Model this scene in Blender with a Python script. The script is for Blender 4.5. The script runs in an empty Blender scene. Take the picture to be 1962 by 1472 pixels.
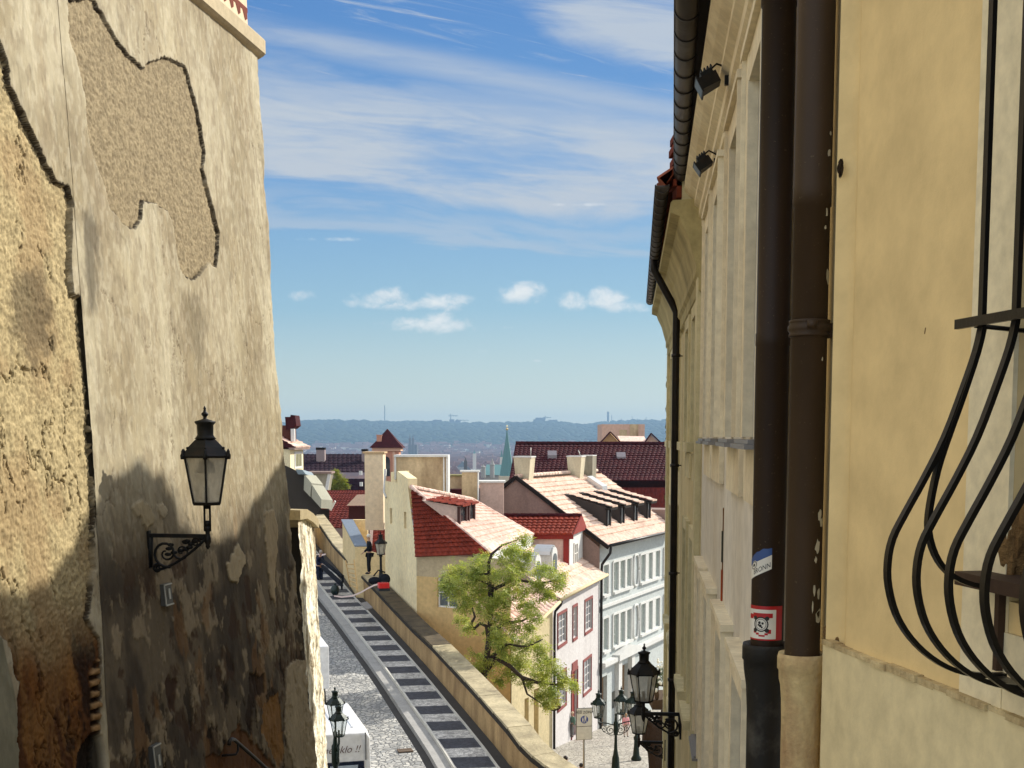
import bpy, math, random
import numpy as np
from mathutils import Vector
PI = math.pi
random.seed(7)
SC = bpy.context.scene
COL = SC.collection
# ------------------------------------------------------------------ camera
FP, CX, CYP, TH = 2400.0, 981.0, 1069.0, math.radians(5.5)
def ray(px, py):
    v = (CYP - py) / FP
    return ((px - CX) / FP, math.cos(TH) + v * math.sin(TH), -math.sin(TH) + v * math.cos(TH))
def at(px, py, Y):
    d = ray(px, py); t = Y / d[1]
    return (d[0] * t, Y, d[2] * t)
def at_z(px, py, z):
    d = ray(px, py); t = z / d[2]
    return (d[0] * t, d[1] * t, z)
cam = bpy.data.cameras.new('camera'); camo = bpy.data.objects.new('camera', cam); COL.objects.link(camo)
cam.sensor_width = 36.0; cam.lens = 36.0 * FP / 1962.0
cam.shift_x = 0.0; cam.shift_y = (CYP - 736.0) / 1962.0
cam.clip_start = 0.1; cam.clip_end = 30000
camo.rotation_euler = (PI / 2 - TH, 0, 0)
SC.camera = camo
# ------------------------------------------------------------------ objects
def tag(o, label=None, cat=None, group=None, kind=None):
    if label: o['label'] = label
    if cat: o['category'] = cat
    if group: o['group'] = group
    if kind: o['kind'] = kind
    return o
def thing(name, loc, label, cat, group=None, rz=0.0):
    o = bpy.data.objects.new(name, None); COL.objects.link(o)
    o.location = loc; o.rotation_euler = (0, 0, rz); o.empty_display_size = 0.1
    return tag(o, label, cat, group)
def copy_tree(o, parent=None):
    c = o.copy(); COL.objects.link(c); c.parent = parent
    for ch in list(o.children): copy_tree(ch, c)
    return c
def V(*a): return Vector(a)
class MB:
    def __init__(s): s.v = []; s.f = []; s.sm = []; s.attr = {}
    def add(s, vs, fs, smooth=False):
        b = len(s.v); s.v += [tuple(p) for p in vs]
        for f in fs: s.f.append(tuple(i + b for i in f)); s.sm.append(smooth)
    def quad(s, a, b, c, d): s.add([a, b, c, d], [(0, 1, 2, 3)])
    def poly(s, pts): s.add(pts, [tuple(range(len(pts)))])
    def hexa(s, p):   # 8 points bottom 0-3, top 4-7
        s.add(p, [(0, 3, 2, 1), (4, 5, 6, 7), (0, 1, 5, 4), (1, 2, 6, 5), (2, 3, 7, 6), (3, 0, 4, 7)])
    def box(s, c, size, rz=0.0):
        hx, hy, hz = size[0] / 2, size[1] / 2, size[2] / 2
        co, si = math.cos(rz), math.sin(rz)
        p = []
        for z in (-hz, hz):
            for x, y in ((-hx, -hy), (hx, -hy), (hx, hy), (-hx, hy)):
                p.append((c[0] + x * co - y * si, c[1] + x * si + y * co, c[2] + z))
        s.hexa(p)
    def prism(s, pts, ext):
        n = len(pts); e = Vector(ext)
        q = [tuple(Vector(p) + e) for p in pts]
        s.add(list(pts) + q, [tuple(range(n))[::-1], tuple(range(n, 2 * n))] + [(i, (i + 1) % n, n + (i + 1) % n, n + i) for i in range(n)])
    def tube(s, pts, r, n=8, smooth=True, cap=True):
        pts = [Vector(p) for p in pts]; m = len(pts)
        rs = r if isinstance(r, (list, tuple)) else [r] * m
        vs = []; up = None
        for i, p in enumerate(pts):
            t = (pts[min(i + 1, m - 1)] - pts[max(i - 1, 0)])
            if t.length < 1e-9: t = Vector((0, 0, 1))
            t.normalize()
            if up is None:
                up = Vector((0, 0, 1)) if abs(t.z) < .9 else Vector((1, 0, 0))
            a = t.cross(up)
            if a.length < 1e-6: a = t.cross(Vector((0.3, 1, 0.2)))
            a.normalize(); b = a.cross(t); b.normalize(); up = b
            for k in range(n):
                an = 2 * PI * (k + .5) / n
                vs.append(p + (a * math.cos(an) + b * math.sin(an)) * rs[i])
        fs = []
        for i in range(m - 1):
            for k in range(n):
                k2 = (k + 1) % n
                fs.append((i * n + k, i * n + k2, (i + 1) * n + k2, (i + 1) * n + k))
        if cap: fs += [tuple(range(n))[::-1], tuple(range((m - 1) * n, m * n))]
        s.add(vs, fs, smooth)
    def bar(s, pts, w, t, side=None):   # flat bar along points; side = unit vector of the width
        pts = [Vector(p) for p in pts]; m = len(pts); vs = []
        for i, p in enumerate(pts):
            d = pts[min(i + 1, m - 1)] - pts[max(i - 1, 0)]; d.normalize()
            sd = Vector(side) if side else Vector((0, 1, 0))
            nn = d.cross(sd); nn.normalize()
            for a, b in ((-1, -1), (1, -1), (1, 1), (-1, 1)): vs.append(p + sd * (a * w / 2) + nn * (b * t / 2))
        fs = [(3, 2, 1, 0), tuple((m - 1) * 4 + k for k in range(4))]
        for i in range(m - 1):
            for k in range(4):
                k2 = (k + 1) % 4; fs.append((i * 4 + k, i * 4 + k2, i * 4 + 4 + k2, i * 4 + 4 + k))
        s.add(vs, fs)
    def lathe(s, prof, c, n=24, smooth=True, a0=0.0, cap=True):
        vs = []; m = len(prof)
        for r, z in prof:
            for k in range(n):
                an = a0 + 2 * PI * k / n
                vs.append((c[0] + r * math.cos(an), c[1] + r * math.sin(an), c[2] + z))
        fs = []
        for i in range(m - 1):
            for k in range(n):
                k2 = (k + 1) % n; fs.append((i * n + k, i * n + k2, i * n + n + k2, i * n + n + k))
        if cap: fs += [tuple(range(n))[::-1], tuple(range((m - 1) * n, m * n))]
        s.add(vs, fs, smooth)
    def ball(s, c, r, n=8, m=6, sc=(1, 1, 1)):
        vs = []
        for i in range(m + 1):
            t = PI * i / m
            for k in range(n):
                a = 2 * PI * k / n
                vs.append((c[0] + r * sc[0] * math.sin(t) * math.cos(a), c[1] + r * sc[1] * math.sin(t) * math.sin(a), c[2] - r * sc[2] * math.cos(t)))
        fs = []
        for i in range(m):
            for k in range(n):
                k2 = (k + 1) % n; fs.append((i * n + k, i * n + k2, i * n + n + k2, i * n + n + k))
        s.add(vs, fs, True)
    def build(s, name, mat, parent=None, label=None, local=False):
        me = bpy.data.meshes.new(name); 
        o = bpy.data.objects.new(name, me); COL.objects.link(o)
        vs = s.v
        if parent is not None and not local:     # world coordinates given -> store relative to the parent chain
            off = Vector((0, 0, 0)); q = parent
            rz = 0.0
            while q is not None:
                off += Vector(q.location); rz += q.rotation_euler[2]; q = q.parent
            if abs(rz) < 1e-9: vs = [(p[0] - off[0], p[1] - off[1], p[2] - off[2]) for p in s.v]
        me.from_pydata(vs, [], s.f); me.validate(verbose=False)
        if len(me.polygons) == len(s.sm): me.polygons.foreach_set('use_smooth', s.sm)
        if mat: me.materials.append(mat)
        me.update()
        if parent is not None: o.parent = parent
        if label: o['label'] = label
        return o
def recalc(o):
    import bmesh
    bm = bmesh.new(); bm.from_mesh(o.data); bmesh.ops.recalc_face_normals(bm, faces=bm.faces[:]); bm.to_mesh(o.data); bm.free(); return o
def bevel(o, w, seg=2):
    m = o.modifiers.new('bevel', 'BEVEL'); m.width = w; m.segments = seg; m.limit_method = 'ANGLE'; return o
# ------------------------------------------------------------------ materials
def srgb(r, g, b):
    f = lambda c: (c / 12.92 if c <= .04045 else ((c + .055) / 1.055) ** 2.4)
    return (f(r / 255), f(g / 255), f(b / 255))
def newmat(name):
    m = bpy.data.materials.new(name); m.use_nodes = True
    nt = m.node_tree; nt.nodes.clear()
    out = nt.nodes.new('ShaderNodeOutputMaterial'); b = nt.nodes.new('ShaderNodeBsdfPrincipled')
    nt.links.new(b.outputs[0], out.inputs[0])
    return m, nt, b, out
def noise_node(nt, scale, det=5, rough=.55, vec=None, stretch=None):
    n = nt.nodes.new('ShaderNodeTexNoise'); n.inputs['Scale'].default_value = scale
    n.inputs['Detail'].default_value = det; n.inputs['Roughness'].default_value = rough
    tc = nt.nodes.new('ShaderNodeTexCoord')
    src = tc.outputs['Object'] if vec is None else vec
    if stretch:
        mp = nt.nodes.new('ShaderNodeMapping'); mp.inputs['Scale'].default_value = stretch
        nt.links.new(src, mp.inputs[0]); src = mp.outputs[0]
    nt.links.new(src, n.inputs['Vector'])
    return n
def ramp(nt, src, stops):
    r = nt.nodes.new('ShaderNodeValToRGB')
    e = r.color_ramp.elements
    while len(e) < len(stops): e.new(.5)
    for i, (p, c) in enumerate(stops):
        e[i].position = p; e[i].color = (c[0], c[1], c[2], 1) if isinstance(c, (tuple, list)) else (c, c, c, 1)
    nt.links.new(src, r.inputs[0]); return r
def mixc(nt, fac, a, b, mode='MIX'):
    m = nt.nodes.new('ShaderNodeMix'); m.data_type = 'RGBA'; m.blend_type = mode
    for k, s in ((0, fac), (6, a), (7, b)):
        if hasattr(s, 'is_linked') or hasattr(s, 'links'): nt.links.new(s, m.inputs[k])
        elif isinstance(s, (tuple, list)): m.inputs[k].default_value = (s[0], s[1], s[2], 1)
        else: m.inputs[k].default_value = s
    return m.outputs[2]
def bump(nt, b, h, strength=.4, dist=.02):
    bn = nt.nodes.new('ShaderNodeBump'); bn.inputs['Strength'].default_value = strength; bn.inputs['Distance'].default_value = dist
    nt.links.new(h, bn.inputs['Height']); nt.links.new(bn.outputs[0], b.inputs['Normal']); return bn
_mc = {}
def plaster(name, col, dirt=.35, scale=1.5, bmp=.35, fine=40, dcol=None, rough=.9, stretch=(1, 1, .35), dist=.012):
    if name in _mc: return _mc[name]
    m, nt, b, out = newmat(name)
    dc = dcol or tuple(c * .55 for c in col)
    n1 = noise_node(nt, scale, 7, .62, stretch=stretch)
    r1 = ramp(nt, n1.outputs[0], [(.38, 0.0), (.72, 1.0)])
    mm = nt.nodes.new('ShaderNodeMath'); mm.operation = 'MULTIPLY'; mm.inputs[1].default_value = dirt
    nt.links.new(r1.outputs[0], mm.inputs[0])
    c1 = mixc(nt, mm.outputs[0], col, dc)
    n2 = noise_node(nt, scale * 9, 4, .6)
    r2 = ramp(nt, n2.outputs[0], [(.3, .86), (.7, 1.1)])
    c2 = mixc(nt, 1.0, c1, r2.outputs[0], 'MULTIPLY')
    nt.links.new(c2, b.inputs['Base Color']); b.inputs['Roughness'].default_value = rough
    b.inputs['Specular IOR Level'].default_value = .25
    n3 = noise_node(nt, fine, 5, .7)
    ad = nt.nodes.new('ShaderNodeMath'); ad.operation = 'ADD'
    nt.links.new(n3.outputs[0], ad.inputs[0]); nt.links.new(n2.outputs[0], ad.inputs[1])
    bump(nt, b, ad.outputs[0], bmp, dist)
    _mc[name] = m; return m
def metal(name, col, rough=.45, met=.0, spots=.15, spotcol=(.12, .06, .03), bmp=.15):
    if name in _mc: return _mc[name]
    m, nt, b, out = newmat(name)
    n1 = noise_node(nt, 6, 6, .6)
    r1 = ramp(nt, n1.outputs[0], [(.52, 0.0), (.75, spots)])
    c = mixc(nt, r1.outputs[0], col, spotcol)
    nt.links.new(c, b.inputs['Base Color']); b.inputs['Roughness'].default_value = rough; b.inputs['Metallic'].default_value = met; b.inputs['Specular IOR Level'].default_value = .3
    n2 = noise_node(nt, 60, 4, .6); bump(nt, b, n2.outputs[0], bmp, .004)
    _mc[name] = m; return m
def tiles(name, col, col2=None, rough=.8):
    if name in _mc: return _mc[name]
    m, nt, b, out = newmat(name)
    c2 = col2 or tuple(c * .55 for c in col)
    n1 = noise_node(nt, 1.1, 5, .6); n2 = noise_node(nt, 5.5, 2, .5)
    r1 = ramp(nt, n1.outputs[0], [(.35, 0.0), (.7, .7)])
    c = mixc(nt, r1.outputs[0], col, c2)
    r2 = ramp(nt, n2.outputs[0], [(.3, .72), (.7, 1.2)])
    c = mixc(nt, 1.0, c, r2.outputs[0], 'MULTIPLY')
    nt.links.new(c, b.inputs['Base Color']); b.inputs['Roughness'].default_value = rough
    b.inputs['Specular IOR Level'].default_value = .1
    n3 = noise_node(nt, 14, 3, .6); bump(nt, b, n3.outputs[0], .3, .02)
    _mc[name] = m; return m
def flat(name, col, rough=.6, spec=.4, met=0.0, trans=0.0, alpha=1.0):
    if name in _mc: return _mc[name]
    m, nt, b, out = newmat(name)
    n1 = noise_node(nt, 8, 3, .5); r = ramp(nt, n1.outputs[0], [(.3, .88), (.7, 1.08)])
    nt.links.new(mixc(nt, 1.0, col, r.outputs[0], 'MULTIPLY'), b.inputs['Base Color'])
    b.inputs['Roughness'].default_value = rough; b.inputs['Specular IOR Level'].default_value = spec; b.inputs['Metallic'].default_value = met
    b.inputs['Transmission Weight'].default_value = trans; b.inputs['Alpha'].default_value = alpha
    _mc[name] = m; return m
def frosted(name, col):
    m, nt, b, out = newmat(name)
    n1 = noise_node(nt, 9, 4, .6, stretch=(1, 1, .4)); r = ramp(nt, n1.outputs[0], [(.35, .6), (.65, 1.05)])
    c = mixc(nt, 1.0, col, r.outputs[0], 'MULTIPLY')
    nt.links.new(c, b.inputs['Base Color']); b.inputs['Roughness'].default_value = .35
    tr = nt.nodes.new('ShaderNodeBsdfTranslucent'); nt.links.new(c, tr.inputs[0])
    ts = nt.nodes.new('ShaderNodeBsdfTransparent')
    m1 = nt.nodes.new('ShaderNodeMixShader'); m1.inputs[0].default_value = .65
    m2 = nt.nodes.new('ShaderNodeMixShader'); m2.inputs[0].default_value = .30
    nt.links.new(b.outputs[0], m1.inputs[1]); nt.links.new(tr.outputs[0], m1.inputs[2])
    nt.links.new(m1.outputs[0], m2.inputs[1]); nt.links.new(ts.outputs[0], m2.inputs[2])
    nt.links.new(m2.outputs[0], out.inputs[0]); return m
GLASS = flat('window_glass', (.10, .12, .13), .08, .8)
GLASSD = flat('window_glass_dark', (.03, .035, .04), .1, .8)
WHITEW = flat('white_joinery', (.75, .73, .68), .5)
IRON = metal('black_iron', (.004, .004, .0035), .6, .0)
GREENIRON = metal('dark_green_iron', (.006, .016, .010), .4, .2)
GUTTER = metal('weathered_gutter', (.06, .05, .042), .5, .3, .5, (.14, .13, .12))
ZINC = metal('zinc_sheet', (.55, .56, .56), .35, .6)
LAMPGLASS = frosted('lamp_glass', (.92, .88, .76))
# ------------------------------------------------------------------ frames for facades
class Fr:
    """s runs from A to B, d points out of the wall towards the viewer's side, z up"""
    def __init__(s, A, B, out):
        s.A = Vector((A[0], A[1], 0)); s.B = Vector((B[0], B[1], 0)); d = s.B - s.A; s.L = d.length; s.t = d / s.L
        n = Vector((s.t.y, -s.t.x, 0)); s.n = n if n.dot(Vector((out[0], out[1], 0))) > 0 else -n
    def P(s, a, d, z): p = s.A + s.t * a + s.n * d; return (p.x, p.y, z)
    def sY(s, Y): return (Y - s.A.y) / s.t.y
    def box(s, mb, s0, s1, d0, d1, z0, z1):
        P = s.P; mb.hexa([P(s0, d0, z0), P(s1, d0, z0), P(s1, d1, z0), P(s0, d1, z0), P(s0, d0, z1), P(s1, d0, z1), P(s1, d1, z1), P(s0, d1, z1)])
    def spx(s, px, py):     # s where the facade plane is seen at this pixel
        d = ray(px, py); k = d[0] / d[1]
        # A + t*a : (Ax+tx a) = k (Ay + ty a)
        return (k * s.A.y - s.A.x) / (s.t.x - k * s.t.y)
    def zpx(s, px, py):
        a = s.spx(px, py); Y = s.A.y + s.t.y * a; d = ray(px, py); return d[2] / d[1] * Y
def wall_open(mb, F, S0, S1, Z0, Z1, ops, depth=.2, back=None):
    """front skin of a wall with rectangular openings and their reveals; then the solid ends/top/back"""
    ss = sorted(set([S0, S1] + [o[0] for o in ops] + [o[1] for o in ops])); zs = sorted(set([Z0, Z1] + [o[2] for o in ops] + [o[3] for o in ops]))
    ss = [x for x in ss if S0 <= x <= S1]; zs = [x for x in zs if Z0 <= x <= Z1]
    for i in range(len(ss) - 1):
        for j in range(len(zs) - 1):
            cs, cz = (ss[i] + ss[i + 1]) / 2, (zs[j] + zs[j + 1]) / 2
            if any(o[0] < cs < o[1] and o[2] < cz < o[3] for o in ops): continue
            mb.quad(F.P(ss[i], 0, zs[j]), F.P(ss[i + 1], 0, zs[j]), F.P(ss[i + 1], 0, zs[j + 1]), F.P(ss[i], 0, zs[j + 1]))
    for o in ops:
        a, b, c, d = o[:4]; P = F.P; q = -depth
        mb.quad(P(a, 0, c), P(a, q, c), P(a, q, d), P(a, 0, d)); mb.quad(P(b, 0, c), P(b, 0, d), P(b, q, d), P(b, q, c))
        mb.quad(P(a, 0, d), P(a, q, d), P(b, q, d), P(b, 0, d)); mb.quad(P(a, 0, c), P(b, 0, c), P(b, q, c), P(a, q, c))
    if back:
        P = F.P; q = -back
        mb.quad(P(S0, 0, Z0), P(S0, 0, Z1), P(S0, q, Z1), P(S0, q, Z0)); mb.quad(P(S1, 0, Z0), P(S1, q, Z0), P(S1, q, Z1), P(S1, 0, Z1))
        mb.quad(P(S0, q, Z0), P(S0, q, Z1), P(S1, q, Z1), P(S1, q, Z0)); mb.quad(P(S0, 0, Z1), P(S1, 0, Z1), P(S1, q, Z1), P(S0, q, Z1))
def window(F, par, a, b, z0, z1, depth=.14, fr=.06, cols=2, rows=3, mat=None, glass=None, name='window', bars=.03):
    """casement window: frame with its bars, and the pane behind them"""
    mb = MB(); q0, q1 = -depth - .05, -depth
    F.box(mb, a, a + fr, q0, q1, z0, z1); F.box(mb, b - fr, b, q0, q1, z0, z1)
    F.box(mb, a + fr, b - fr, q0, q1, z0, z0 + fr); F.box(mb, a + fr, b - fr, q0, q1, z1 - fr, z1)
    for i in range(1, cols):
        x = a + (b - a) * i / cols; F.box(mb, x - bars, x + bars, q0, q1 - .003, z0 + fr, z1 - fr)
    for j in range(1, rows):
        z = z0 + (z1 - z0) * j / rows; F.box(mb, a + fr, b - fr, q0, q1 - .008, z - bars * .6, z + bars * .6)
    w = mb.build(name, mat or WHITEW, par)
    g = MB(); g.quad(F.P(a, q0 + .01, z0), F.P(b, q0 + .01, z0), F.P(b, q0 + .01, z1), F.P(a, q0 + .01, z1))
    g.build('pane', glass or GLASS, w); return w
def surround(mb, F, a, b, z0, z1, w=.12, d=.05, sill=True):
    F.box(mb, a - w, a, 0.001, d, z0, z1 + w); F.box(mb, b, b + w, 0.001, d, z0, z1 + w); F.box(mb, a, b, .001, d - .003, z1, z1 + w)
    if sill: F.box(mb, a - w - .03, b + w + .03, .001, d + .07, z0 - .09, z0)
def tiled(mb, P00, P10, P11, P01, tw=.24, rh=.33, lift=.05, amp=.035):
    """tile courses: P00-P10 along the eave, P01-P11 along the ridge"""
    P00, P10, P11, P01 = map(Vector, (P00, P10, P11, P01))
    L = max((P10 - P00).length, (P11 - P01).length); H = max((P01 - P00).length, (P11 - P10).length)
    nc = max(2, int(L / tw)) * 3; nr = max(2, int(H / rh))
    n = (P10 - P00).cross(P01 - P00)
    if n.length < 1e-6: n = (P10 - P00).cross(P11 - P10)
    n.normalize()
    if n.z < 0: n = -n
    rnd = random.Random(int(L * 100 + H * 10))
    def pt(u, v): return (P00 * (1 - u) + P10 * u) * (1 - v) + (P01 * (1 - u) + P11 * u) * v
    vs = []; fs = []
    for r in range(nr):
        wob = rnd.uniform(-.012, .012)
        for side in (0, 1):
            v = (r + side) / nr
            for c in range(nc + 1):
                u = c / nc
                w = abs(math.sin(PI * (c / 3.0))) * amp
                h = (lift if side == 0 else .004) + w + (rnd.uniform(-.008, .008) if side == 0 else 0) + wob * (1 - side)
                vs.append(pt(u, v) + n * h)
        b = r * 2 * (nc + 1)
        for c in range(nc): fs.append((b + c, b + c + 1, b + nc + 1 + c + 1, b + nc + 1 + c))
        if r > 0:
            pb = b - (nc + 1)
            for c in range(nc): fs.append((pb + c, pb + c + 1, b + c + 1, b + c))
        else:
            k = len(vs)
            for c in range(nc + 1): vs.append(pt(c / nc, 0) - n * .02)
            for c in range(nc): fs.append((k + c, k + c + 1, b + c + 1, b + c))
    mb.add([tuple(p) for p in vs], fs)
def ridge_tiles(mb, A, B, r=.1, step=.4):
    A, B = Vector(A), Vector(B); L = (B - A).length; n = max(1, int(L / step)); d = (B - A) / n
    for i in range(n):
        mb.tube([A + d * i, A + d * (i + 1.06)], [r * 1.08, r * .92], 8, False)
# ------------------------------------------------------------------ numpy noise
def vnoise(x, y, seed=0):
    xi = np.floor(x).astype(np.int64); yi = np.floor(y).astype(np.int64); xf = x - xi; yf = y - yi
    def h(a, b):
        n = (a * 374761393 + b * 668265263 + seed * 974634777) & 0x7fffffff
        n = ((n ^ (n >> 13)) * 1274126177) & 0x7fffffff
        return ((n ^ (n >> 16)) & 0xffff) / 65535.0
    u = xf * xf * (3 - 2 * xf); v = yf * yf * (3 - 2 * yf)
    return (h(xi, yi) * (1 - u) + h(xi + 1, yi) * u) * (1 - v) + (h(xi, yi + 1) * (1 - u) + h(xi + 1, yi + 1) * u) * v
def fbm(x, y, o=5, seed=0, g=.5):
    s = 0; a = 1; t = 0
    for i in range(o):
        s = s + a * vnoise(x * 2 ** i + 17.3 * i, y * 2 ** i + 5.1 * i, seed + i); t += a; a *= g
    return s / t
def sstep(a, b, x):
    t = np.clip((x - a) / (b - a), 0, 1); return t * t * (3 - 2 * t)
def poly_sd(x, y, poly):
    """signed distance, positive inside"""
    d = np.full(x.shape, 1e9); ins = np.zeros(x.shape, bool); n = len(poly)
    for i in range(n):
        ax, ay = poly[i]; bx, by = poly[(i + 1) % n]
        ex, ey = bx - ax, by - ay; wx, wy = x - ax, y - ay
        t = np.clip((wx * ex + wy * ey) / (ex * ex + ey * ey + 1e-12), 0, 1)
        d = np.minimum(d, (wx - ex * t) ** 2 + (wy - ey * t) ** 2)
        c = ((ay <= y) & (by > y)) | ((by <= y) & (ay > y))
        with np.errstate(divide='ignore', invalid='ignore'):
            xx = ax + (y - ay) / (by - ay if by != ay else 1e-9) * ex
        ins ^= c & (x < xx)
    d = np.sqrt(d); return np.where(ins, d, -d)
# ------------------------------------------------------------------ light and sky
SUN_AZ, SUN_EL = 40.0, 30.0        # degrees from +X towards +Y ; elevation
sv = Vector((math.cos(math.radians(SUN_AZ)) * math.cos(math.radians(SUN_EL)), math.sin(math.radians(SUN_AZ)) * math.cos(math.radians(SUN_EL)), math.sin(math.radians(SUN_EL))))
sl = bpy.data.lights.new('sun', 'SUN'); sl.energy = 4.2; sl.angle = math.radians(.5); sl.color = (1.0, .94, .83)
so = bpy.data.objects.new('sun', sl); COL.objects.link(so); so.location = (30, 30, 60)
so.rotation_euler = sv.to_track_quat('Z', 'Y').to_euler()
W = bpy.data.worlds.new('World'); SC.world = W; W.use_nodes = True
nt = W.node_tree; nt.nodes.clear()
wo = nt.nodes.new('ShaderNodeOutputWorld'); bg = nt.nodes.new('ShaderNodeBackground'); nt.links.new(bg.outputs[0], wo.inputs[0])
sky = nt.nodes.new('ShaderNodeTexSky'); sky.sky_type = 'NISHITA'; sky.sun_disc = False
sky.sun_elevation = math.radians(SUN_EL); sky.sun_rotation = math.radians(90 - SUN_AZ)
sky.altitude = 250; sky.air_density = 1.0; sky.dust_density = .6; sky.ozone_density = 2.5
bg.inputs[1].default_value = .15
def wm(op, a, b=None, c=None):
    n = nt.nodes.new('ShaderNodeMath'); n.operation = op
    for i, s in enumerate((a, b, c)):
        if s is None: continue
        if hasattr(s, 'links'): nt.links.new(s, n.inputs[i])
        else: n.inputs[i].default_value = s
    return n.outputs[0]
tc = nt.nodes.new('ShaderNodeTexCoord'); sp = nt.nodes.new('ShaderNodeSeparateXYZ'); nt.links.new(tc.outputs['Generated'], sp.inputs[0])
yy = wm('MAXIMUM', sp.outputs[1], .02)
U = wm('DIVIDE', sp.outputs[0], yy); Vv = wm('DIVIDE', sp.outputs[2], yy)      # direction as east and height over north
def comb(x, y, z=0.0):
    n = nt.nodes.new('ShaderNodeCombineXYZ')
    for i, s in enumerate((x, y, z)):
        if hasattr(s, 'links'): nt.links.new(s, n.inputs[i])
        else: n.inputs[i].default_value = s
    return n.outputs[0]
def wnoise(vec, scale, det, rough=.55, dist=0.0):
    n = nt.nodes.new('ShaderNodeTexNoise'); n.inputs['Scale'].default_value = scale; n.inputs['Detail'].default_value = det
    n.inputs['Roughness'].default_value = rough; n.inputs['Distortion'].default_value = dist; nt.links.new(vec, n.inputs['Vector']); return n.outputs[0]
def mapr(s, a, b, c=0.0, d=1.0):
    n = nt.nodes.new('ShaderNodeMapRange'); n.interpolation_type = 'SMOOTHSTEP'
    nt.links.new(s, n.inputs[0]); n.inputs[1].default_value = a; n.inputs[2].default_value = b; n.inputs[3].default_value = c; n.inputs[4].default_value = d
    return n.outputs[0]
# cirrus: veils along slightly sloping bands of the sky
Vt = wm('ADD', Vv, wm('MULTIPLY', U, .10))
cirr = wnoise(comb(wm('MULTIPLY', U, 3.0), wm('MULTIPLY', Vt, 16.0)), 1.6, 9, .6, .5)
fine = wnoise(comb(wm('MULTIPLY', U, 7.0), wm('MULTIPLY', Vt, 60.0), 3.0), 1.6, 7, .6, .8)
Vw = wm('ADD', Vt, wm('MULTIPLY', wm('SUBTRACT', cirr, .5), .10))
band1 = wm('MULTIPLY', mapr(Vw, .165, .195), mapr(Vw, .29, .235))           # wide veil
upl = wm('MULTIPLY', mapr(wm('SUBTRACT', Vw, wm('MULTIPLY', U, -.35)), .325, .36), 1.0)  # top right sheet
streak = wm('MULTIPLY', mapr(wm('ABSOLUTE', wm('SUBTRACT', wm('ADD', Vv, wm('MULTIPLY', U, .19)), .275)), .018, .0), .55)
low = wm('MULTIPLY', wm('MULTIPLY', mapr(Vw, .145, .155), mapr(Vw, .175, .16)), .45)
veil = wm('MAXIMUM', wm('MAXIMUM', wm('MULTIPLY', band1, .9), wm('MULTIPLY', upl, .8)), wm('MAXIMUM', streak, low))
tex = wm('ADD', wm('MULTIPLY', cirr, .9), wm('MULTIPLY', fine, .45))
veil = wm('MULTIPLY', veil, mapr(tex, .42, .80, .22, 1.15))
fine2 = wnoise(comb(wm('ADD', wm('MULTIPLY', U, 5.0), wm('MULTIPLY', Vv, 6.0)), wm('MULTIPLY', wm('ADD', Vv, wm('MULTIPLY', U, .22)), 46.0), 7.0), 1.3, 10, .68, 1.6)
wisps = wm('MULTIPLY', mapr(fine2, .50, .78), wm('MULTIPLY', mapr(Vv, .13, .24), .9))
veil = wm('MAXIMUM', veil, wisps)
# small cumulus
blobs = None
for (px, py, rx, ry) in [(742, 578, 68, 24), (715, 586, 50, 13), (770, 588, 66, 15), (850, 584, 76, 20), (825, 628, 98, 19), (838, 615, 40, 18), (1000, 566, 66, 25), (985, 572, 50, 14), (1088, 582, 48, 21), (1160, 578, 50, 27), (1190, 592, 56, 15), (1225, 598, 34, 9), (640, 468, 66, 5), (585, 572, 30, 11), (1095, 404, 60, 4), (975, 632, 22, 5), (925, 678, 16, 7), (1028, 694, 12, 3)]:
    u0 = (px - CX) / FP; v0 = (838 - py) / FP
    a = wm('DIVIDE', wm('SUBTRACT', U, u0), rx / FP); b = wm('DIVIDE', wm('SUBTRACT', Vv, v0), ry / FP)
    e = wm('SUBTRACT', 1.0, wm('ADD', wm('MULTIPLY', a, a), wm('MULTIPLY', b, b)))
    amp = .55 if ry < 12 and rx < 70 else 1.0
    e = wm('MULTIPLY', e, amp) if amp < 1 else e
    blobs = e if blobs is None else wm('MAXIMUM', blobs, e)
cn = wnoise(comb(wm('MULTIPLY', U, 48.0), wm('MULTIPLY', Vv, 70.0)), 1.0, 8, .62, .3)
cum = wm('ADD', wm('MAXIMUM', blobs, -1.2), wm('MULTIPLY', wm('SUBTRACT', cn, .5), 3.4))
cum = mapr(cum, .05, 1.6)
shade = mapr(wnoise(comb(wm('MULTIPLY', U, 40.0), wm('ADD', wm('MULTIPLY', Vv, 60.0), -.5)), 1.0, 4), .3, .7, .82, 1.0)
hsv = nt.nodes.new('ShaderNodeHueSaturation'); nt.links.new(sky.outputs[0], hsv.inputs['Color'])
hsv.inputs['Saturation'].default_value = 1.15; hsv.inputs['Value'].default_value = 1.0
EXPO = 0.68
KK = 1.0 / (.15 * 2 ** EXPO)
def L_(r, g, b_): c = srgb(r, g, b_); return tuple(x * KK for x in c)
gr_ = nt.nodes.new('ShaderNodeValToRGB'); el_ = gr_.color_ramp.elements
gst = [(0.0, (226, 230, 208)), (.09, (192, 208, 202)), (.22, (144, 182, 202)), (.45, (102, 152, 202)), (.72, (78, 130, 192)), (1.0, (68, 118, 184))]
while len(el_) < len(gst): el_.new(.5)
for i, (p_, c_) in enumerate(gst): cc_ = srgb(*c_); el_[i].position = p_; el_[i].color = (cc_[0], cc_[1], cc_[2], 1)
nt.links.new(wm('MULTIPLY', wm('MAXIMUM', Vv, 0.0), 2.2), gr_.inputs[0])
mulg = mixc(nt, 1.0, gr_.outputs[0], (KK, KK, KK), 'MULTIPLY')
front = mapr(sp.outputs[1], .45, .80)
skyf = mixc(nt, wm('MULTIPLY', front, .9), hsv.outputs[0], mulg)
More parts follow.
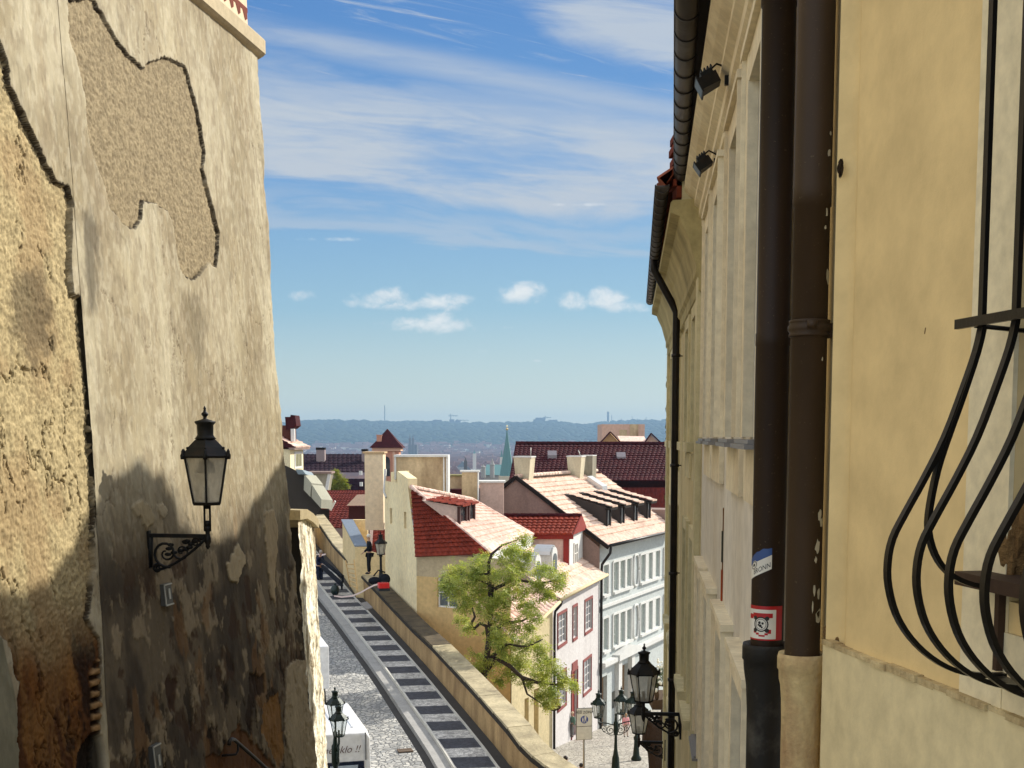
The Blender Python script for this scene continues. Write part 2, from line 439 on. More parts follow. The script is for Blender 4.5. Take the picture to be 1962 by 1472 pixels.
# bright broken cloud added to the unseen sky behind and above as fill light
bn = wnoise(tc.outputs['Generated'], 2.2, 6, .6)
back = wm('MULTIPLY', wm('SUBTRACT', 1.0, front), mapr(bn, .35, .6, .35, .9))
skyf = mixc(nt, back, skyf, (5.2, 5.2, 5.2))
c1 = mixc(nt, wm('MULTIPLY', veil, front), skyf, L_(192, 202, 214))
cumc = mixc(nt, shade, L_(190, 200, 210), L_(246, 248, 246))
c2 = mixc(nt, wm('MULTIPLY', cum, wm('MULTIPLY', front, .9)), c1, cumc)
nt.links.new(c2, bg.inputs[0])
HAZE_D = 1.9e-4
SC.view_settings.view_transform = 'Standard'; SC.view_settings.look = 'None'; SC.view_settings.gamma = 1.0
SC.view_settings.exposure = EXPO
SC.render.engine = 'CYCLES'
cy = SC.cycles; cy.use_denoising = True; cy.max_bounces = 7; cy.diffuse_bounces = 4; cy.glossy_bounces = 2; cy.transmission_bounces = 3
cy.transparent_max_bounces = 8; cy.volume_bounces = 0; cy.use_adaptive_sampling = True; cy.caustics_reflective = False; cy.caustics_refractive = False
# ------------------------------------------------------------------ left: the long weathered wall
KT, KB = .046, .085
def lwX(Y, z): return -5.9 + .157 * Y - (KT * z if z > 0 else KB * z)
def lw_hit(px, py):
    d = ray(px, py); ax, az = d[0] / d[1], d[2] / d[1]
    Y = 5.9 / (.157 - ax - (KT if az > 0 else KB) * az); return (Y, az * Y)
LN = Vector((.988, -.155, .06)).normalized()
C_patch = [(-60, -10), (-60, 60), (0, 75), (14, 122), (20, 160), (51, 231), (81, 292), (105, 346), (129, 353), (137, 380), (139, 424), (137, 505), (142, 560), (160, 570), (166, 660), (170, 760), (176, 860), (182, 960), (181, 1090), (174, 1125), (171, 1190), (190, 1222), (194, 1250), (190, 1480), (60, 1650), (37, 1480), (35, 1308), (22, 1268), (15, 1225), (0, 1215), (-60, 1200)]
B_patch = [(131, 0), (180, 0), (207, 44), (234, 90), (272, 129), (316, 110), (355, 126), (368, 170), (379, 210), (394, 295), (389, 326), (404, 380), (412, 414), (419, 448), (418, 480), (414, 511), (401, 504), (367, 539), (346, 515), (340, 484), (336, 450), (334, 436), (322, 404), (302, 390), (277, 384), (268, 425), (258, 438), (238, 428), (211, 397), (197, 340), (173, 278), (166, 217), (166, 190), (153, 126), (136, 81)]
D_patch = [(150, 1480), (158, 1440), (172, 1418), (182, 1405), (196, 1412), (205, 1480)]   # dark hole at the foot
def to_wall(poly): return [lw_hit(*p) for p in poly]
CW, BW, DW = to_wall(C_patch), to_wall(B_patch), to_wall(D_patch)
def bez(x, a, b): return a * (1 - x[..., None]) + b * x[..., None]
def wall_grid(name, y0f, y1f, ny, z0, z1, nz, which, mat, par):
    t = np.linspace(0, 1, ny); zz = np.linspace(z0, z1, nz); T, Z = np.meshgrid(t, zz)
    Y = y0f(Z) * (1 - T) + y1f(Z) * T
    wob = .045 * (fbm(Y * 4, Z * 4, 5, 11) - .5) * 2
    jag = .11 * (fbm(Y * 12, Z * 12, 5, 12, .65) - .5) * 2
    base_n = fbm(Y * 1.1, Z * .8, 5, 1); fine_n = fbm(Y * 9, Z * 4, 5, 2); streak_n = fbm(Y * 5, Z * .9, 5, 3); mott = fbm(Y * 22, Z * 11, 4, 4)
    rough_n = fbm(Y * 22, Z * 30, 5, 5, .75); micro = fbm(Y * 60, Z * 60, 3, 6, .7)
    A = lambda c: np.array(srgb(*c))
    h = .007 * (base_n - .5) * 2 + .003 * (fine_n - .5) + .002 * (mott - .5)
    # flaking paint scales on the smooth plaster
    fl = fbm(Y * 7 + 3, Z * 2.6, 5, 21); flm = sstep(.56, .575, fl)
    lowz = sstep(-.25, -1.5, Z + .5 * (base_n - .5) * 2)          # lower wall: damp and peeled, its colour darkened further to deepen the shadow
    col = bez(sstep(.3, .7, base_n), A((178, 168, 141)), A((147, 135, 108)))
    col = bez(sstep(.40, .75, streak_n) * .5, col, A((140, 125, 98)))
    col = bez(sstep(.56, .72, fbm(Y * 2.0, Z * 1.3, 5, 31)) * .35, col, A((166, 152, 120)))
    col = bez(sstep(.50, .66, mott) * .30, col, A((196, 187, 163)))
    col = bez(sstep(.60, .70, fbm(Y * 12, Z * 5.0, 5, 36)) * .4, col, A((122, 108, 86)))
    h = h + .004 * flm
    # fine cracks: ridges of noise
    cr = np.abs(fbm(Y * 1.9, Z * .9, 6, 41, .55) - .5); crk = 1 - sstep(.0, .006, cr)
    crk = crk * sstep(.5, .6, fbm(Y * 1.3, Z * 1.3, 3, 42))
    h = h - .010 * crk; col = bez(crk * .6, col, A((95, 78, 55)))
    if which == 'L1':
        st = poly_sd(Y, Z, to_wall([(345, 560), (385, 555), (400, 620), (392, 720), (372, 690), (352, 640)])) + .32 * (fbm(Y * 7, Z * 4, 6, 55, .65) - .5) * 2
        col = bez(sstep(-.12, .25, st) * .55, col, A((96, 84, 62)))
        st = poly_sd(Y, Z, to_wall([(158, 400), (182, 405), (196, 470), (190, 600), (162, 600)])) + .22 * (fbm(Y * 9, Z * 4, 6, 56, .65) - .5) * 2
        col = bez(sstep(-.10, .16, st) * .65, col, A((62, 54, 42)))
        # peeled lower wall: brown underlayer, pale islands, rust and damp
        pn = fbm(Y * 2.6, Z * 1.5, 6, 61); p2 = fbm(Y * 4.4, Z * 2.6, 7, 62, .62); p3 = fbm(Y * 3.4, Z * 2.2, 7, 63, .62)
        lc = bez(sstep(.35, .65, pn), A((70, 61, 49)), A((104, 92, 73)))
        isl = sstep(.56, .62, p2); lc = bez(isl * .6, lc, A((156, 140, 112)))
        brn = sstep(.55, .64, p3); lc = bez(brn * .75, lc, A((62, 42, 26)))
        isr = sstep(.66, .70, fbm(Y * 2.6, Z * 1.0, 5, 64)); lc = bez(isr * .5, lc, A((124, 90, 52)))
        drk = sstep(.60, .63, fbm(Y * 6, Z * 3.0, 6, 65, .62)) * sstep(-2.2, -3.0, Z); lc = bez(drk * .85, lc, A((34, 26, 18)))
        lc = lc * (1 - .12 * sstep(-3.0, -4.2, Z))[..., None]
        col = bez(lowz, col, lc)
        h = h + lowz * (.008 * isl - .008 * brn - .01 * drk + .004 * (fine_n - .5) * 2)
        # traced pale flakes and the brown strip near the corner
        for poly, c, dh in (([(1110, 470), (1150, 400), (1170, 360), (1205, 420), (1210, 470), (1185, 500), (1170, 560), (1130, 540), (1115, 500)], (176, 160, 128), .02),
                            ([(1300, 215), (1340, 200), (1362, 300), (1358, 450), (1350, 660), (1330, 600), (1305, 380)], (166, 148, 116), .02),
                            ([(770, 175), (800, 165), (822, 200), (805, 240), (780, 235)], (170, 156, 128), .015),
                            ([(650, 190), (700, 150), (745, 200), (755, 270), (720, 300), (690, 240)], (160, 146, 116), .015),
                            ([(1410, 980), (1450, 930), (1520, 940), (1545, 1100), (1560, 1480), (1440, 1480), (1400, 1300)], (160, 146, 120), .02),
                            ([(1230, 1010), (1300, 1020), (1310, 1100), (1270, 1130), (1250, 1180), (1240, 1290), (1205, 1240), (1225, 1100)], (44, 30, 20), -.02),
                            ([(820, 1010), (870, 1050), (868, 1210), (835, 1190), (815, 1100)], (52, 30, 18), -.015),
                            ([(1020, 1480), (1010, 1410), (1060, 1395), (1085, 1410), (1180, 1250), (1240, 1340), (1330, 1420), (1360, 1480)], (96, 62, 32), -.02),
                            ([(1300, 1150), (1370, 1100), (1400, 1380), (1370, 1480), (1330, 1380), (1290, 1300)], (128, 92, 48), -.01)):
            pw = to_wall([(x / 2.573, 900 + y / 2.573) for x, y in poly]); sd = poly_sd(Y, Z, pw) + wob * .9 + jag * .5
            m = sstep(-.006, .012, sd); col = bez(m * .85, col, A(c) * (.85 + .3 * fine_n)[..., None]); h = h + dh * m
        sd = poly_sd(Y, Z, BW) + jag * .35 + wob * .3
        m = sstep(-.008, .006, sd)
        bc = bez(sstep(.3, .7, rough_n), A((124, 110, 84)), A((156, 141, 110)))
        h = h * (1 - m) + m * (-.035 + .012 * (rough_n - .5) * 2 + .008 * (micro - .5) * 2)
        col = bez(m, col, bc)
        edge = sstep(.017, .004, np.abs(sd + .0)) * sstep(.30, .55, fbm(Y * 3, Z * 3, 3, 97) + .12); h = h - .012 * edge * m; col = bez(edge * .9, col, A((40, 30, 20)))  # broken edge coloured dark for crevice dirt and the shadow of its step
        # buckled corner edge
        cor = sstep(.5, 0, y1f(Z) - Y); h = h + cor * .03 * (fbm(Y * 3, Z * 3.2, 4, 71) - .5) * 2 * (1 + 1.5 * lowz)
        rnd = sstep(.07, 0, y1f(Z) - Y); h = h - .05 * rnd ** 2
    else:
        sd = poly_sd(Y, Z, CW) + jag * .45 + wob * .4
        m = sstep(-.008, .006, sd)
        up = bez(sstep(.3, .7, rough_n), A((146, 131, 96)), A((188, 170, 128)))
        up = bez(sstep(.5, .7, fbm(Y * 2.2, Z * 1.6, 5, 81)) * .5, up, A((150, 124, 88)))
        stn = poly_sd(Y, Z, to_wall([(20, 520), (90, 510), (120, 600), (110, 690), (60, 720), (20, 640)])) + .3 * (fbm(Y * 6, Z * 6, 5, 82, .6) - .5) * 2
        up = bez(sstep(-.05, .2, stn) * .7, up, A((84, 72, 52)))
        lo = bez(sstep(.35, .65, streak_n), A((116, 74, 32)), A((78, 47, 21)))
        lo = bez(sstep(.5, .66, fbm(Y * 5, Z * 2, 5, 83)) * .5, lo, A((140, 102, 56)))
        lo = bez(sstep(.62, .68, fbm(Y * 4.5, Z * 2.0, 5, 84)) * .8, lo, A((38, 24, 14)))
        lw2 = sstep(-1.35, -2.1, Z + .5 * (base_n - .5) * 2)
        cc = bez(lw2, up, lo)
        crk2 = 1 - sstep(0, .014, np.abs(fbm(Y * 2.6, Z * 1.1, 6, 85, .6) - .5))
        crk2 = crk2 * sstep(.48, .56, fbm(Y * 1.6, Z * 1.0, 3, 86))
        hh = -.045 + .014 * (rough_n - .5) * 2 + .010 * (micro - .5) * 2 + .02 * (fbm(Y * 3, Z * 2, 4, 87) - .5) * 2 - .05 * crk2
        hh = hh + lw2 * .012
        cc = bez(crk2 * .6, cc, A((70, 48, 26)))
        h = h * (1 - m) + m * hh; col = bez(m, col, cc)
        edge = sstep(.019, .005, np.abs(sd)) * (.35 + .65 * sstep(.35, .6, fbm(Y * 2.5, Z * 2.5, 4, 98))); h = h - .015 * edge * m; col = bez(edge * .92, col, A((36, 25, 15)))  # dark rim holds dirt and the step's shadow in its colour
        sdn = poly_sd(Y, Z, to_wall([(-60, 1190), (5, 1222), (14, 1268), (27, 1320), (37, 1400), (38, 1480), (-60, 1480)]))
        g = sstep(-.01, .01, sdn + wob * .4); col = bez(g, col, bez(sstep(.3, .7, base_n), A((112, 108, 88)), A((146, 140, 116))) * (.85 + .3 * fine_n)[..., None])
        # exposed bricks in the joint near the corner of the two houses
        brk = poly_sd(Y, Z, to_wall([(176, 1290), (192, 1262), (193, 1400), (180, 1412)]))
        bm = sstep(-.01, .01, brk); cell = np.mod(Z * 9.5 + .8 * Y, 1.0); bj = sstep(.30, .22, np.abs(cell - .5))
        h = h + bm * (.05 * bj - .02); col = bez(bm, col, bez(bj, A((46, 30, 18)), A((150, 118, 78))))
        dk = sstep(-.02, .03, poly_sd(Y, Z, DW) + wob); h = h - .08 * dk; col = bez(dk * .9, col, A((30, 26, 20)))
    X = -5.9 + .157 * Y - np.where(Z > 0, KT, KB) * Z
    P = np.stack([X + LN.x * h, Y + LN.y * h, Z + LN.z * h], -1).reshape(-1, 3) - np.array(par.location)
    idx = np.arange(ny * nz).reshape(nz, ny)
    q = np.stack([idx[:-1, :-1], idx[:-1, 1:], idx[1:, 1:], idx[1:, :-1]], -1).reshape(-1, 4)
    me = bpy.data.meshes.new(name)
    me.vertices.add(len(P)); me.vertices.foreach_set('co', P.astype(np.float32).ravel())
    me.loops.add(q.size); me.loops.foreach_set('vertex_index', q.ravel().astype(np.int32))
    me.polygons.add(len(q)); me.polygons.foreach_set('loop_start', (np.arange(len(q)) * 4).astype(np.int32))
    me.update(calc_edges=True)
    ca = me.color_attributes.new('paint', 'FLOAT_COLOR', 'POINT')
    cc4 = np.concatenate([np.clip(col, 0, 1).reshape(-1, 3), np.ones((len(P), 1))], 1); ca.data.foreach_set('color', cc4.astype(np.float32).ravel())
    me.materials.append(mat)
    o = bpy.data.objects.new(name, me); COL.objects.link(o); o.parent = par
    return o
def painted(name, fine=130):
    m, nt, b, out = newmat(name)
    a = nt.nodes.new('ShaderNodeVertexColor'); a.layer_name = 'paint'
    n2 = noise_node(nt, 14, 6, .65, stretch=(1, 1, .5)); r = ramp(nt, n2.outputs[0], [(.3, .82), (.7, 1.12)])
    c = mixc(nt, 1.0, a.outputs[0], r.outputs[0], 'MULTIPLY')
    nt.links.new(c, b.inputs['Base Color']); b.inputs['Roughness'].default_value = .92; b.inputs['Specular IOR Level'].default_value = .2
    n = noise_node(nt, fine, 5, .7); bump(nt, b, n.outputs[0], .5, .006)
    return m
PAINTW = painted('weathered_wall_paint')
yj = lambda Z: 12.02 + .13 * np.minimum(Z, 0.0)
HL = thing('weathered_house', (-3.9, 14.5, -9.5), 'tall weathered beige house wall with a bare grey patch high up, carrying the wall lantern', 'building')
HR = thing('rough_rendered_house', (-4.4, 10.5, -9.5), 'house wall at the left edge with coarse ochre render showing under broken plaster', 'building')
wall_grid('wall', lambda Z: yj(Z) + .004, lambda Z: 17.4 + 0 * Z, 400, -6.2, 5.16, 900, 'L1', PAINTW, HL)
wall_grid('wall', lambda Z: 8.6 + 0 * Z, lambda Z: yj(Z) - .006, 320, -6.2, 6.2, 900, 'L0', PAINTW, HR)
PL_OLD = plaster('old_beige_plaster', srgb(186, 170, 138), .5, 1.2)
mb = MB()      # body of the house behind the skin
def lp(Y, z, off=0.0): return (lwX(Y, z) - off, Y, z)
for z0, z1 in ((-6.2, 0.0), (0.0, 5.16)):
    mb.quad((lwX(17.4, z0) - .06, 17.395, z0), (lwX(17.4, z1) - .06, 17.395, z1), (-9.5, 17.395, z1), (-9.5, 17.395, z0))
    mb.quad(lp(12.0, z0, .16), lp(12.0, z1, .16), lp(17.39, z1, .16), lp(17.39, z0, .16))
mb.quad((-9.5, 12, 5.16), (lwX(12, 5.16) - .1, 12, 5.155), (lwX(17.4, 5.16) - .1, 17.395, 5.155), (-9.5, 17.395, 5.16))
mb.quad((-9.5, 12, -6.2), (-9.5, 12, 5.16), (-9.5, 17.395, 5.16), (-9.5, 17.395, -6.2))
mb.quad(lp(12, -6.2, .0), lp(17.39, -6.2, 0), (lwX(17.39, -6.2) + .3, 17.39, -12), (lwX(12, -6.2) + .3, 12, -12))
mb.build('wall_body', PL_OLD, HL)
mb = MB()
for z0, z1 in ((-6.2, 0.0), (0.0, 6.2)):
    mb.quad(lp(8.6, z0, .2), lp(8.6, z1, .2), lp(12.0, z1, .2), lp(12.0, z0, .2))
    mb.quad(lp(2.5, z0, .02), lp(2.5, z1, .02), lp(8.6, z1, .02), lp(8.6, z0, .02))
    mb.quad(lp(2.5, z0, .02), lp(2.5, z1, .02), (-9.5, 2.5, z1), (-9.5, 2.5, z0))
mb.quad(lp(8.6, -6.2, .0), lp(12.0, -6.2, 0), (lwX(12, -6.2) + .3, 12, -12), (lwX(8.6, -6.2) + .3, 8.6, -12))
mb.build('wall_body', PL_OLD, HR)
# ledge under the painted storey, with the painted storey above
mb = MB(); pr = [(-.03, 5.06), (.05, 5.10), (.085, 5.13), (.085, 5.30), (.06, 5.33), (-.16, 5.44)]
def lw2(Y, off, z): return (lwX(Y, 5.16) + off, Y - .155 * off, z)
a = [lw2(8.6, d, z) for d, z in pr]; b = [lw2(17.44, d, z) for d, z in pr]
for i in range(len(pr) - 1): mb.quad(a[i], b[i], b[i + 1], a[i + 1])
mb.poly(b + [lw2(17.44, -.4, 5.44), lw2(17.44, -.4, 5.06)])
c = [lw2(17.44, -.4, 5.44), lw2(8.6, -.4, 5.44)]; mb.quad(b[-1], a[-1], c[1], c[0])
mb.build('ledge', PL_OLD, HL)
YE = 17.36
SGC = flat('sgraffito_cream', srgb(214, 190, 160), .9, .2); SGR = flat('sgraffito_red', srgb(110, 50, 34), .9, .2)
def sg(Y, z, off=0.0): return (lwX(Y, 5.2) - .12 - .02 * (z - 5.4) + off, Y, z)
mb = MB(); mb.quad(sg(8.6, 5.3), sg(YE, 5.3), sg(YE, 9.5), sg(8.6, 9.5)); mb.quad(sg(YE, 5.3), (-9.5, YE, 5.3), (-9.5, YE, 9.5), sg(YE, 9.5))
mb.quad(sg(8.6, 9.5), sg(YE, 9.5), (-9.5, YE, 9.5), (-9.5, 8.6, 9.5)); mb.build('painted_storey', SGC, HL)
mb = MB(); o = .006
mb.quad(sg(8.6, 5.44, o), sg(YE, 5.44, o), sg(YE, 5.47, o), sg(8.6, 5.47, o))
y = YE - .02
while y > 14.2:
    mb.poly([sg(y - .16, 5.64, o), sg(y, 5.64, o), sg(y, 5.56, o), sg(y - .07, 5.52, o)])
    y -= .24
mb.quad(sg(8.6, 5.64, o), sg(YE, 5.64, o), sg(YE, 5.70, o), sg(8.6, 5.70, o))
y = YE - .06
k = 0
while y > 14.0:
    w = .62
    mb.poly([sg(y - w + .06, 5.78, o), sg(y - .06, 5.78, o), sg(y - w / 2, 5.78 + .36, o)])
    mb.poly([sg(y - w - .02, 5.76, o), sg(y - w + .02, 5.76, o), sg(y - w + .02, 7.1, o), sg(y - w - .02, 7.1, o)])
    y -= w + .06
mb.build('painted_pattern', SGR, HL)
# small metal box with a keyhole and a second one near the foot of the wall
def wall_frame(Y, z):
    o = Vector((lwX(Y, z), Y, z)); t = Vector((.157, 1, 0)).normalized(); n = Vector((.988, -.155, .0)); u = Vector((-KB, 0, 1)).normalized(); return o, t, n, u
DKM = metal('dull_grey_metal', (.10, .10, .09), .5, .3); LTM = metal('worn_light_metal', (.42, .42, .38), .45, .3)
for (px, py, w, hh, lab) in ((314, 1139, .095, .115, 'small dark metal box with a keyhole on the wall below the big lantern'), (294, 1458, .09, .17, 'small grey metal box at the foot of the stained wall')):
    Y, z = lw_hit(px, py); o, t, n, u = wall_frame(Y, z)
    T = thing('meter_box', tuple(o + n * .02), lab, 'meter box')
    def bx(mb, a0, a1, d0, d1, b0, b1):
        mb.hexa([tuple(o + t * a + n * d + u * b) for b in (b0, b1) for a, d in ((a0, d0), (a1, d0), (a1, d1), (a0, d1))])
    mb = MB(); bx(mb, -w, w, -.02, .05, -hh, hh); mb.build('housing', DKM, T)
    mb = MB(); bx(mb, -w, w, .052, .062, hh - .014, hh); bx(mb, -w, w, .052, .062, -hh, -hh + .014); bx(mb, -w, -w + .016, .052, .06, -hh, hh); mb.build('rim', LTM, T)
    mb = MB(); bx(mb, .0, .04, .052, .060, -.05, .06); mb.build('lock_plate', LTM, T)
# handrail
RAIL = metal('dark_handrail', (.02, .017, .014), .35, .5)
Yh = 14.6
T = thing('handrail', at(440, 1472, Yh), 'dark iron handrail with a hooked end at the foot of the weathered wall', 'handrail')
def hp(px, py, k=0.0):
    Y, z = lw_hit(px, py); return (lwX(Y, z) + .12, Y, z)
mb = MB(); mb.tube([hp(419, 1428), hp(420, 1420), hp(424, 1416), hp(430, 1418), hp(440, 1427), hp(470, 1453), hp(500, 1480), hp(540, 1516)], .022, 8); mb.build('rail', RAIL, T)
Y, z = lw_hit(428, 1448)
mb = MB(); mb.tube([hp(436, 1424), hp(437, 1438), hp(432, 1446), (lwX(Y, z) - .02, Y, z)], .014, 6); mb.build('bracket', RAIL, T)
# the sunlit wall further down, beyond the corner
def strip_wall():
    T = thing('sunlit_wall_end', (-3.4, 19.5, -9.5), 'narrow pale wall end, bright in the sun, just past the corner of the weathered house', 'wall')
    ny, nz = 60, 420
    tl, tr, bl, br = (570, 985), (600, 1000), (598, 1472), (628, 1472)
    t = np.linspace(0, 1, ny); s = np.linspace(-.12, 1.25, nz); TT, S = np.meshgrid(t, s)
    A = np.array(at(*tl, 18.3)); B = np.array(at(*tr, 20.6)); Cc = np.array(at(*bl, 18.3)); D = np.array(at(*br, 20.6))
    S2 = np.clip(S, 0, 2)
    P = (A[None, None] * (1 - TT)[..., None] + B[None, None] * TT[..., None]) * (1 - S2)[..., None] + (Cc[None, None] * (1 - TT)[..., None] + D[None, None] * TT[..., None]) * S2[..., None]
    Yc, Zc = P[..., 1], P[..., 2]
    f = fbm(Yc * 3, Zc * 1.6, 6, 91, .6); g = fbm(Yc * 14, Zc * 4, 5, 92, .6)
    h = .05 * (f - .5) * 2 + .035 * (g - .5) * 2
    P[..., 0] += h
    P[..., 1] += .10 * (fbm(Yc * 2 + 9, Zc * 2.3, 5, 93) - .5)
    A_ = lambda c: np.array(srgb(*c))
    col = bez(sstep(.40, .66, g), A_((250, 246, 228)), A_((222, 210, 180)))
    col = bez(sstep(.56, .62, fbm(Yc * 9, Zc * 1.2, 5, 94)) * .7, col, A_((120, 98, 62)))
    idx = np.arange(ny * nz).reshape(nz, ny); q = np.stack([idx[:-1, :-1], idx[1:, :-1], idx[1:, 1:], idx[:-1, 1:]], -1).reshape(-1, 4)
    me = bpy.data.meshes.new('wall_face'); P2 = P.reshape(-1, 3) - np.array(T.location)
    me.from_pydata(P2.tolist(), [], q.tolist())
    ca = me.color_attributes.new('paint', 'FLOAT_COLOR', 'POINT'); ca.data.foreach_set('color', np.concatenate([col.reshape(-1, 3), np.ones((len(P2), 1))], 1).astype(np.float32).ravel())
    me.materials.append(PAINTW); o = bpy.data.objects.new('wall_face', me); COL.objects.link(o); o.parent = T
    mb = MB()
    a, b, c, d = P[0, 0], P[0, -1], P[-1, -1], P[-1, 0]; e = np.array([-1.2, .1, 0]); k = np.array([-.35, .0, 0])
    mb.quad(tuple(a + k), tuple(b + k * .3), tuple(b + e), tuple(a + e)); mb.quad(tuple(b + k * .2), tuple(c + k * .2), tuple(c + e), tuple(b + e)); mb.quad(tuple(a + k), tuple(a + e), tuple(d + e), tuple(d + k)); 
    mb.build('wall_core', plaster('shade_dark_core', (.03, .026, .02), .5, 3), T)  # core coloured near black to stand in for shade
    # rough coping
    mb = MB(); top = [Vector(at(566, 978, 18.2)), Vector(at(580, 976, 18.9)), Vector(at(592, 984, 19.7)), Vector(at(603, 996, 20.7))]
    for i in range(3):
        a, b = top[i], top[i + 1]
        mb.hexa([tuple(p) for p in (a + V(-.8, 0, -.14), a + V(.07, 0, -.14), b + V(.07, 0, -.14), b + V(-.8, 0, -.14), a + V(-.8, 0, .03), a + V(.07, 0, .0), b + V(.07, 0, .0), b + V(-.8, 0, .03))])
    mb.build('coping', plaster('rough_coping', srgb(170, 154, 118), .6, 3), T)
strip_wall()
# ------------------------------------------------------------------ lanterns
def lantern_parts(par, c, h, metalm=IRON, rot=0.0, glass=LAMPGLASS, finials=True):
    """six-sided street lantern standing on c, total height h (local mesh coordinates are world)"""
    k = h; a0 = rot
    def hexpt(r, z, i): an = a0 + 2 * PI * i / 6; return (c[0] + r * math.cos(an), c[1] + r * math.sin(an), c[2] + z)
    rb, rt, zg = .150 * k, .238 * k, .485 * k
    mb = MB()
    for i in range(6): mb.tube([hexpt(rb, .01 * k, i), hexpt(rt, zg, i)], .013 * k, 4, False)
    for z, r in ((.012 * k, rb), (zg, rt)):
        mb.tube([hexpt(r, z, i) for i in range(7)], .014 * k, 4, False)
    mb.lathe([(.0, -.01 * k), (rb * 1.02, -.01 * k), (rb * 1.05, .012 * k), (0, .016 * k)], c, 6, False, a0)
    mb.tube([(c[0], c[1], c[2]), (c[0], c[1], c[2] + .17 * k)], .03 * k, 8)
    mb.build('lantern_frame', metalm, par)
    mb = MB()
    for i in range(6):
        mb.quad(hexpt(rb * .97, .016 * k, i), hexpt(rb * .97, .016 * k, i + 1), hexpt(rt * .97, zg - .01, i + 1), hexpt(rt * .97, zg - .01, i))
    mb.build('lantern_glass', glass, par)
    mb = MB(); z = zg
    mb.lathe([(.262 * k, z - .012 * k), (.268 * k, z + .01 * k), (.25 * k, z + .03 * k), (.20 * k, z + .095 * k), (.125 * k, z + .165 * k), (.10 * k, z + .185 * k)], c, 6, False, a0)
    mb.build('lantern_roof', metalm, par)
    mb = MB(); z = .665 * k
    mb.lathe([(.115 * k, z), (.095 * k, z + .02 * k), (.082 * k, z + .04 * k), (.085 * k, z + .14 * k), (.108 * k, z + .165 * k), (.108 * k, z + .178 * k), (.05 * k, z + .195 * k), (.02 * k, z + .205 * k),
              (.018 * k, z + .225 * k), (.036 * k, z + .245 * k), (.036 * k, z + .26 * k), (.018 * k, z + .275 * k), (.012 * k, z + .30 * k), (.016 * k, z + .31 * k), (.002 * k, z + .335 * k)], c, 12)
    mb.build('lantern_chimney', metalm, par)
    if finials:
        for i in range(6):
            mb = MB()
            p = hexpt(.258 * k, zg - .005 * k, i); mb.lathe([(.022 * k, -.02 * k), (.026 * k, .02 * k), (.016 * k, .04 * k), (.016 * k, .06 * k), (.003 * k, .085 * k)], p, 6)
            q = hexpt(.205 * k, zg + .07 * k, i); mb.ball((q[0], q[1], q[2] + .018 * k), .014 * k, 6, 4)
            mb.build('crest_finial', metalm, par)
def spiral(c, ax, up, r0, r1, a0, turns, n=22):
    out = []
    for i in range(n + 1):
        t = i / n; a = a0 + turns * 2 * PI * t; r = r0 + (r1 - r0) * t
        out.append(Vector(c) + Vector(ax) * (r * math.cos(a)) + Vector(up) * (r * math.sin(a)))
    return out
def bracket(par, mount, out, L, hgt, metalm=IRON, r=.016, leaf=True):
    """wall bracket with scrollwork: mount = top point on the wall, out = unit vector away from it"""
    o = Vector(mount); n = Vector(out); u = Vector((0, 0, 1)); sd = n.cross(u)
    mb = MB(); mb.bar([o - u * (hgt + .04) + n * .012, o + u * .05 + n * .012], .05, .024, sd); mb.build('wall_plate', metalm, par)
    mb = MB(); mb.bar([o, o + n * (L + .02)], .035, .04, sd); mb.build('bracket_arm', metalm, par)
    mb = MB(); q = .55
    e = o + n * (L * .98) - u * .03
    curve = [o - u * hgt * .92 + n * (L * .08)]
    for i in range(13):
        t = i / 12; a = -PI / 2 + t * PI * .5
        curve.append(o + n * (L * (.10 + .88 * t)) - u * (hgt * (.98 - .93 * t ** 1.6)))
    mb.tube(curve, r * .9, 6)
    mb.tube(spiral(o + n * (L * .30) - u * (hgt * .50), n, u, hgt * .40, hgt * .06, -PI * .4, -1.55), [r * (1.0 - .5 * i / 22) for i in range(23)], 6)
    mb.tube(spiral(o + n * (L * .56) - u * (hgt * .44), n, u, hgt * .26, hgt * .04, PI * .9, 1.4), [r * (.8 - .4 * i / 22) for i in range(23)], 6)
    mb.tube(spiral(o + n * (L * .80) - u * (hgt * .18), n, u, hgt * .15, hgt * .03, -PI * .2, 1.4), [r * (.8 - .4 * i / 22) for i in range(23)], 6)
    mb.tube(spiral(o + n * (L * .15) - u * (hgt * .93), n, u, hgt * .12, hgt * .03, PI * .5, 1.3), [r * (.9 - .4 * i / 22) for i in range(23)], 6)
    mb.tube([o - u * .02 + n * (L * .07), o - u * hgt * .9 + n * (L * .05)], r * .8, 6)
    if leaf:
        rr = random.Random(3)
        for i in range(16):
            t = rr.random(); p = o + n * (L * (.15 + .75 * t)) - u * (hgt * (.95 - .85 * t) * rr.uniform(.35, 1.0))
            mb.ball(tuple(p), r * 1.5, 5, 4, (1.6, .5, .8))
    mb.build('scrollwork', metalm, par)
# big lantern on the left wall
Y, z = lw_hit(283, 1026); mnt = Vector((lwX(Y, z), Y, z)); nv = Vector((.988, -.155, 0))
T = thing('wall_lantern', tuple(mnt), 'large black wall lantern on a scrolled bracket fixed to the weathered wall at the left', 'street lamp')
Lb = .655; bracket(T, mnt, nv, Lb, .37, r=.017)
ax = mnt + nv * Lb; top = at(398, 778, ax.y)[2]; bot = at(398, 966, ax.y)[2]
mb = MB(); mb.lathe([(.002, -.14), (.025, -.11), (.02, -.09), (.035, -.06), (.035, -.02), (.028, .0), (.022, .03), (.028, .06), (.032, .08), (.03, .10)], (ax.x, ax.y, ax.z), 10)
for s in (-.028, .028): mb.tube([(ax.x + s, ax.y, ax.z + .05), (ax.x + s, ax.y, bot + .01)], .011, 6)
mb.tube([(ax.x, ax.y, ax.z + .1), (ax.x, ax.y, ax.z + .16)], .028, 8); mb.tube([(ax.x, ax.y, bot - .05), (ax.x, ax.y, bot + .01)], .03, 8)
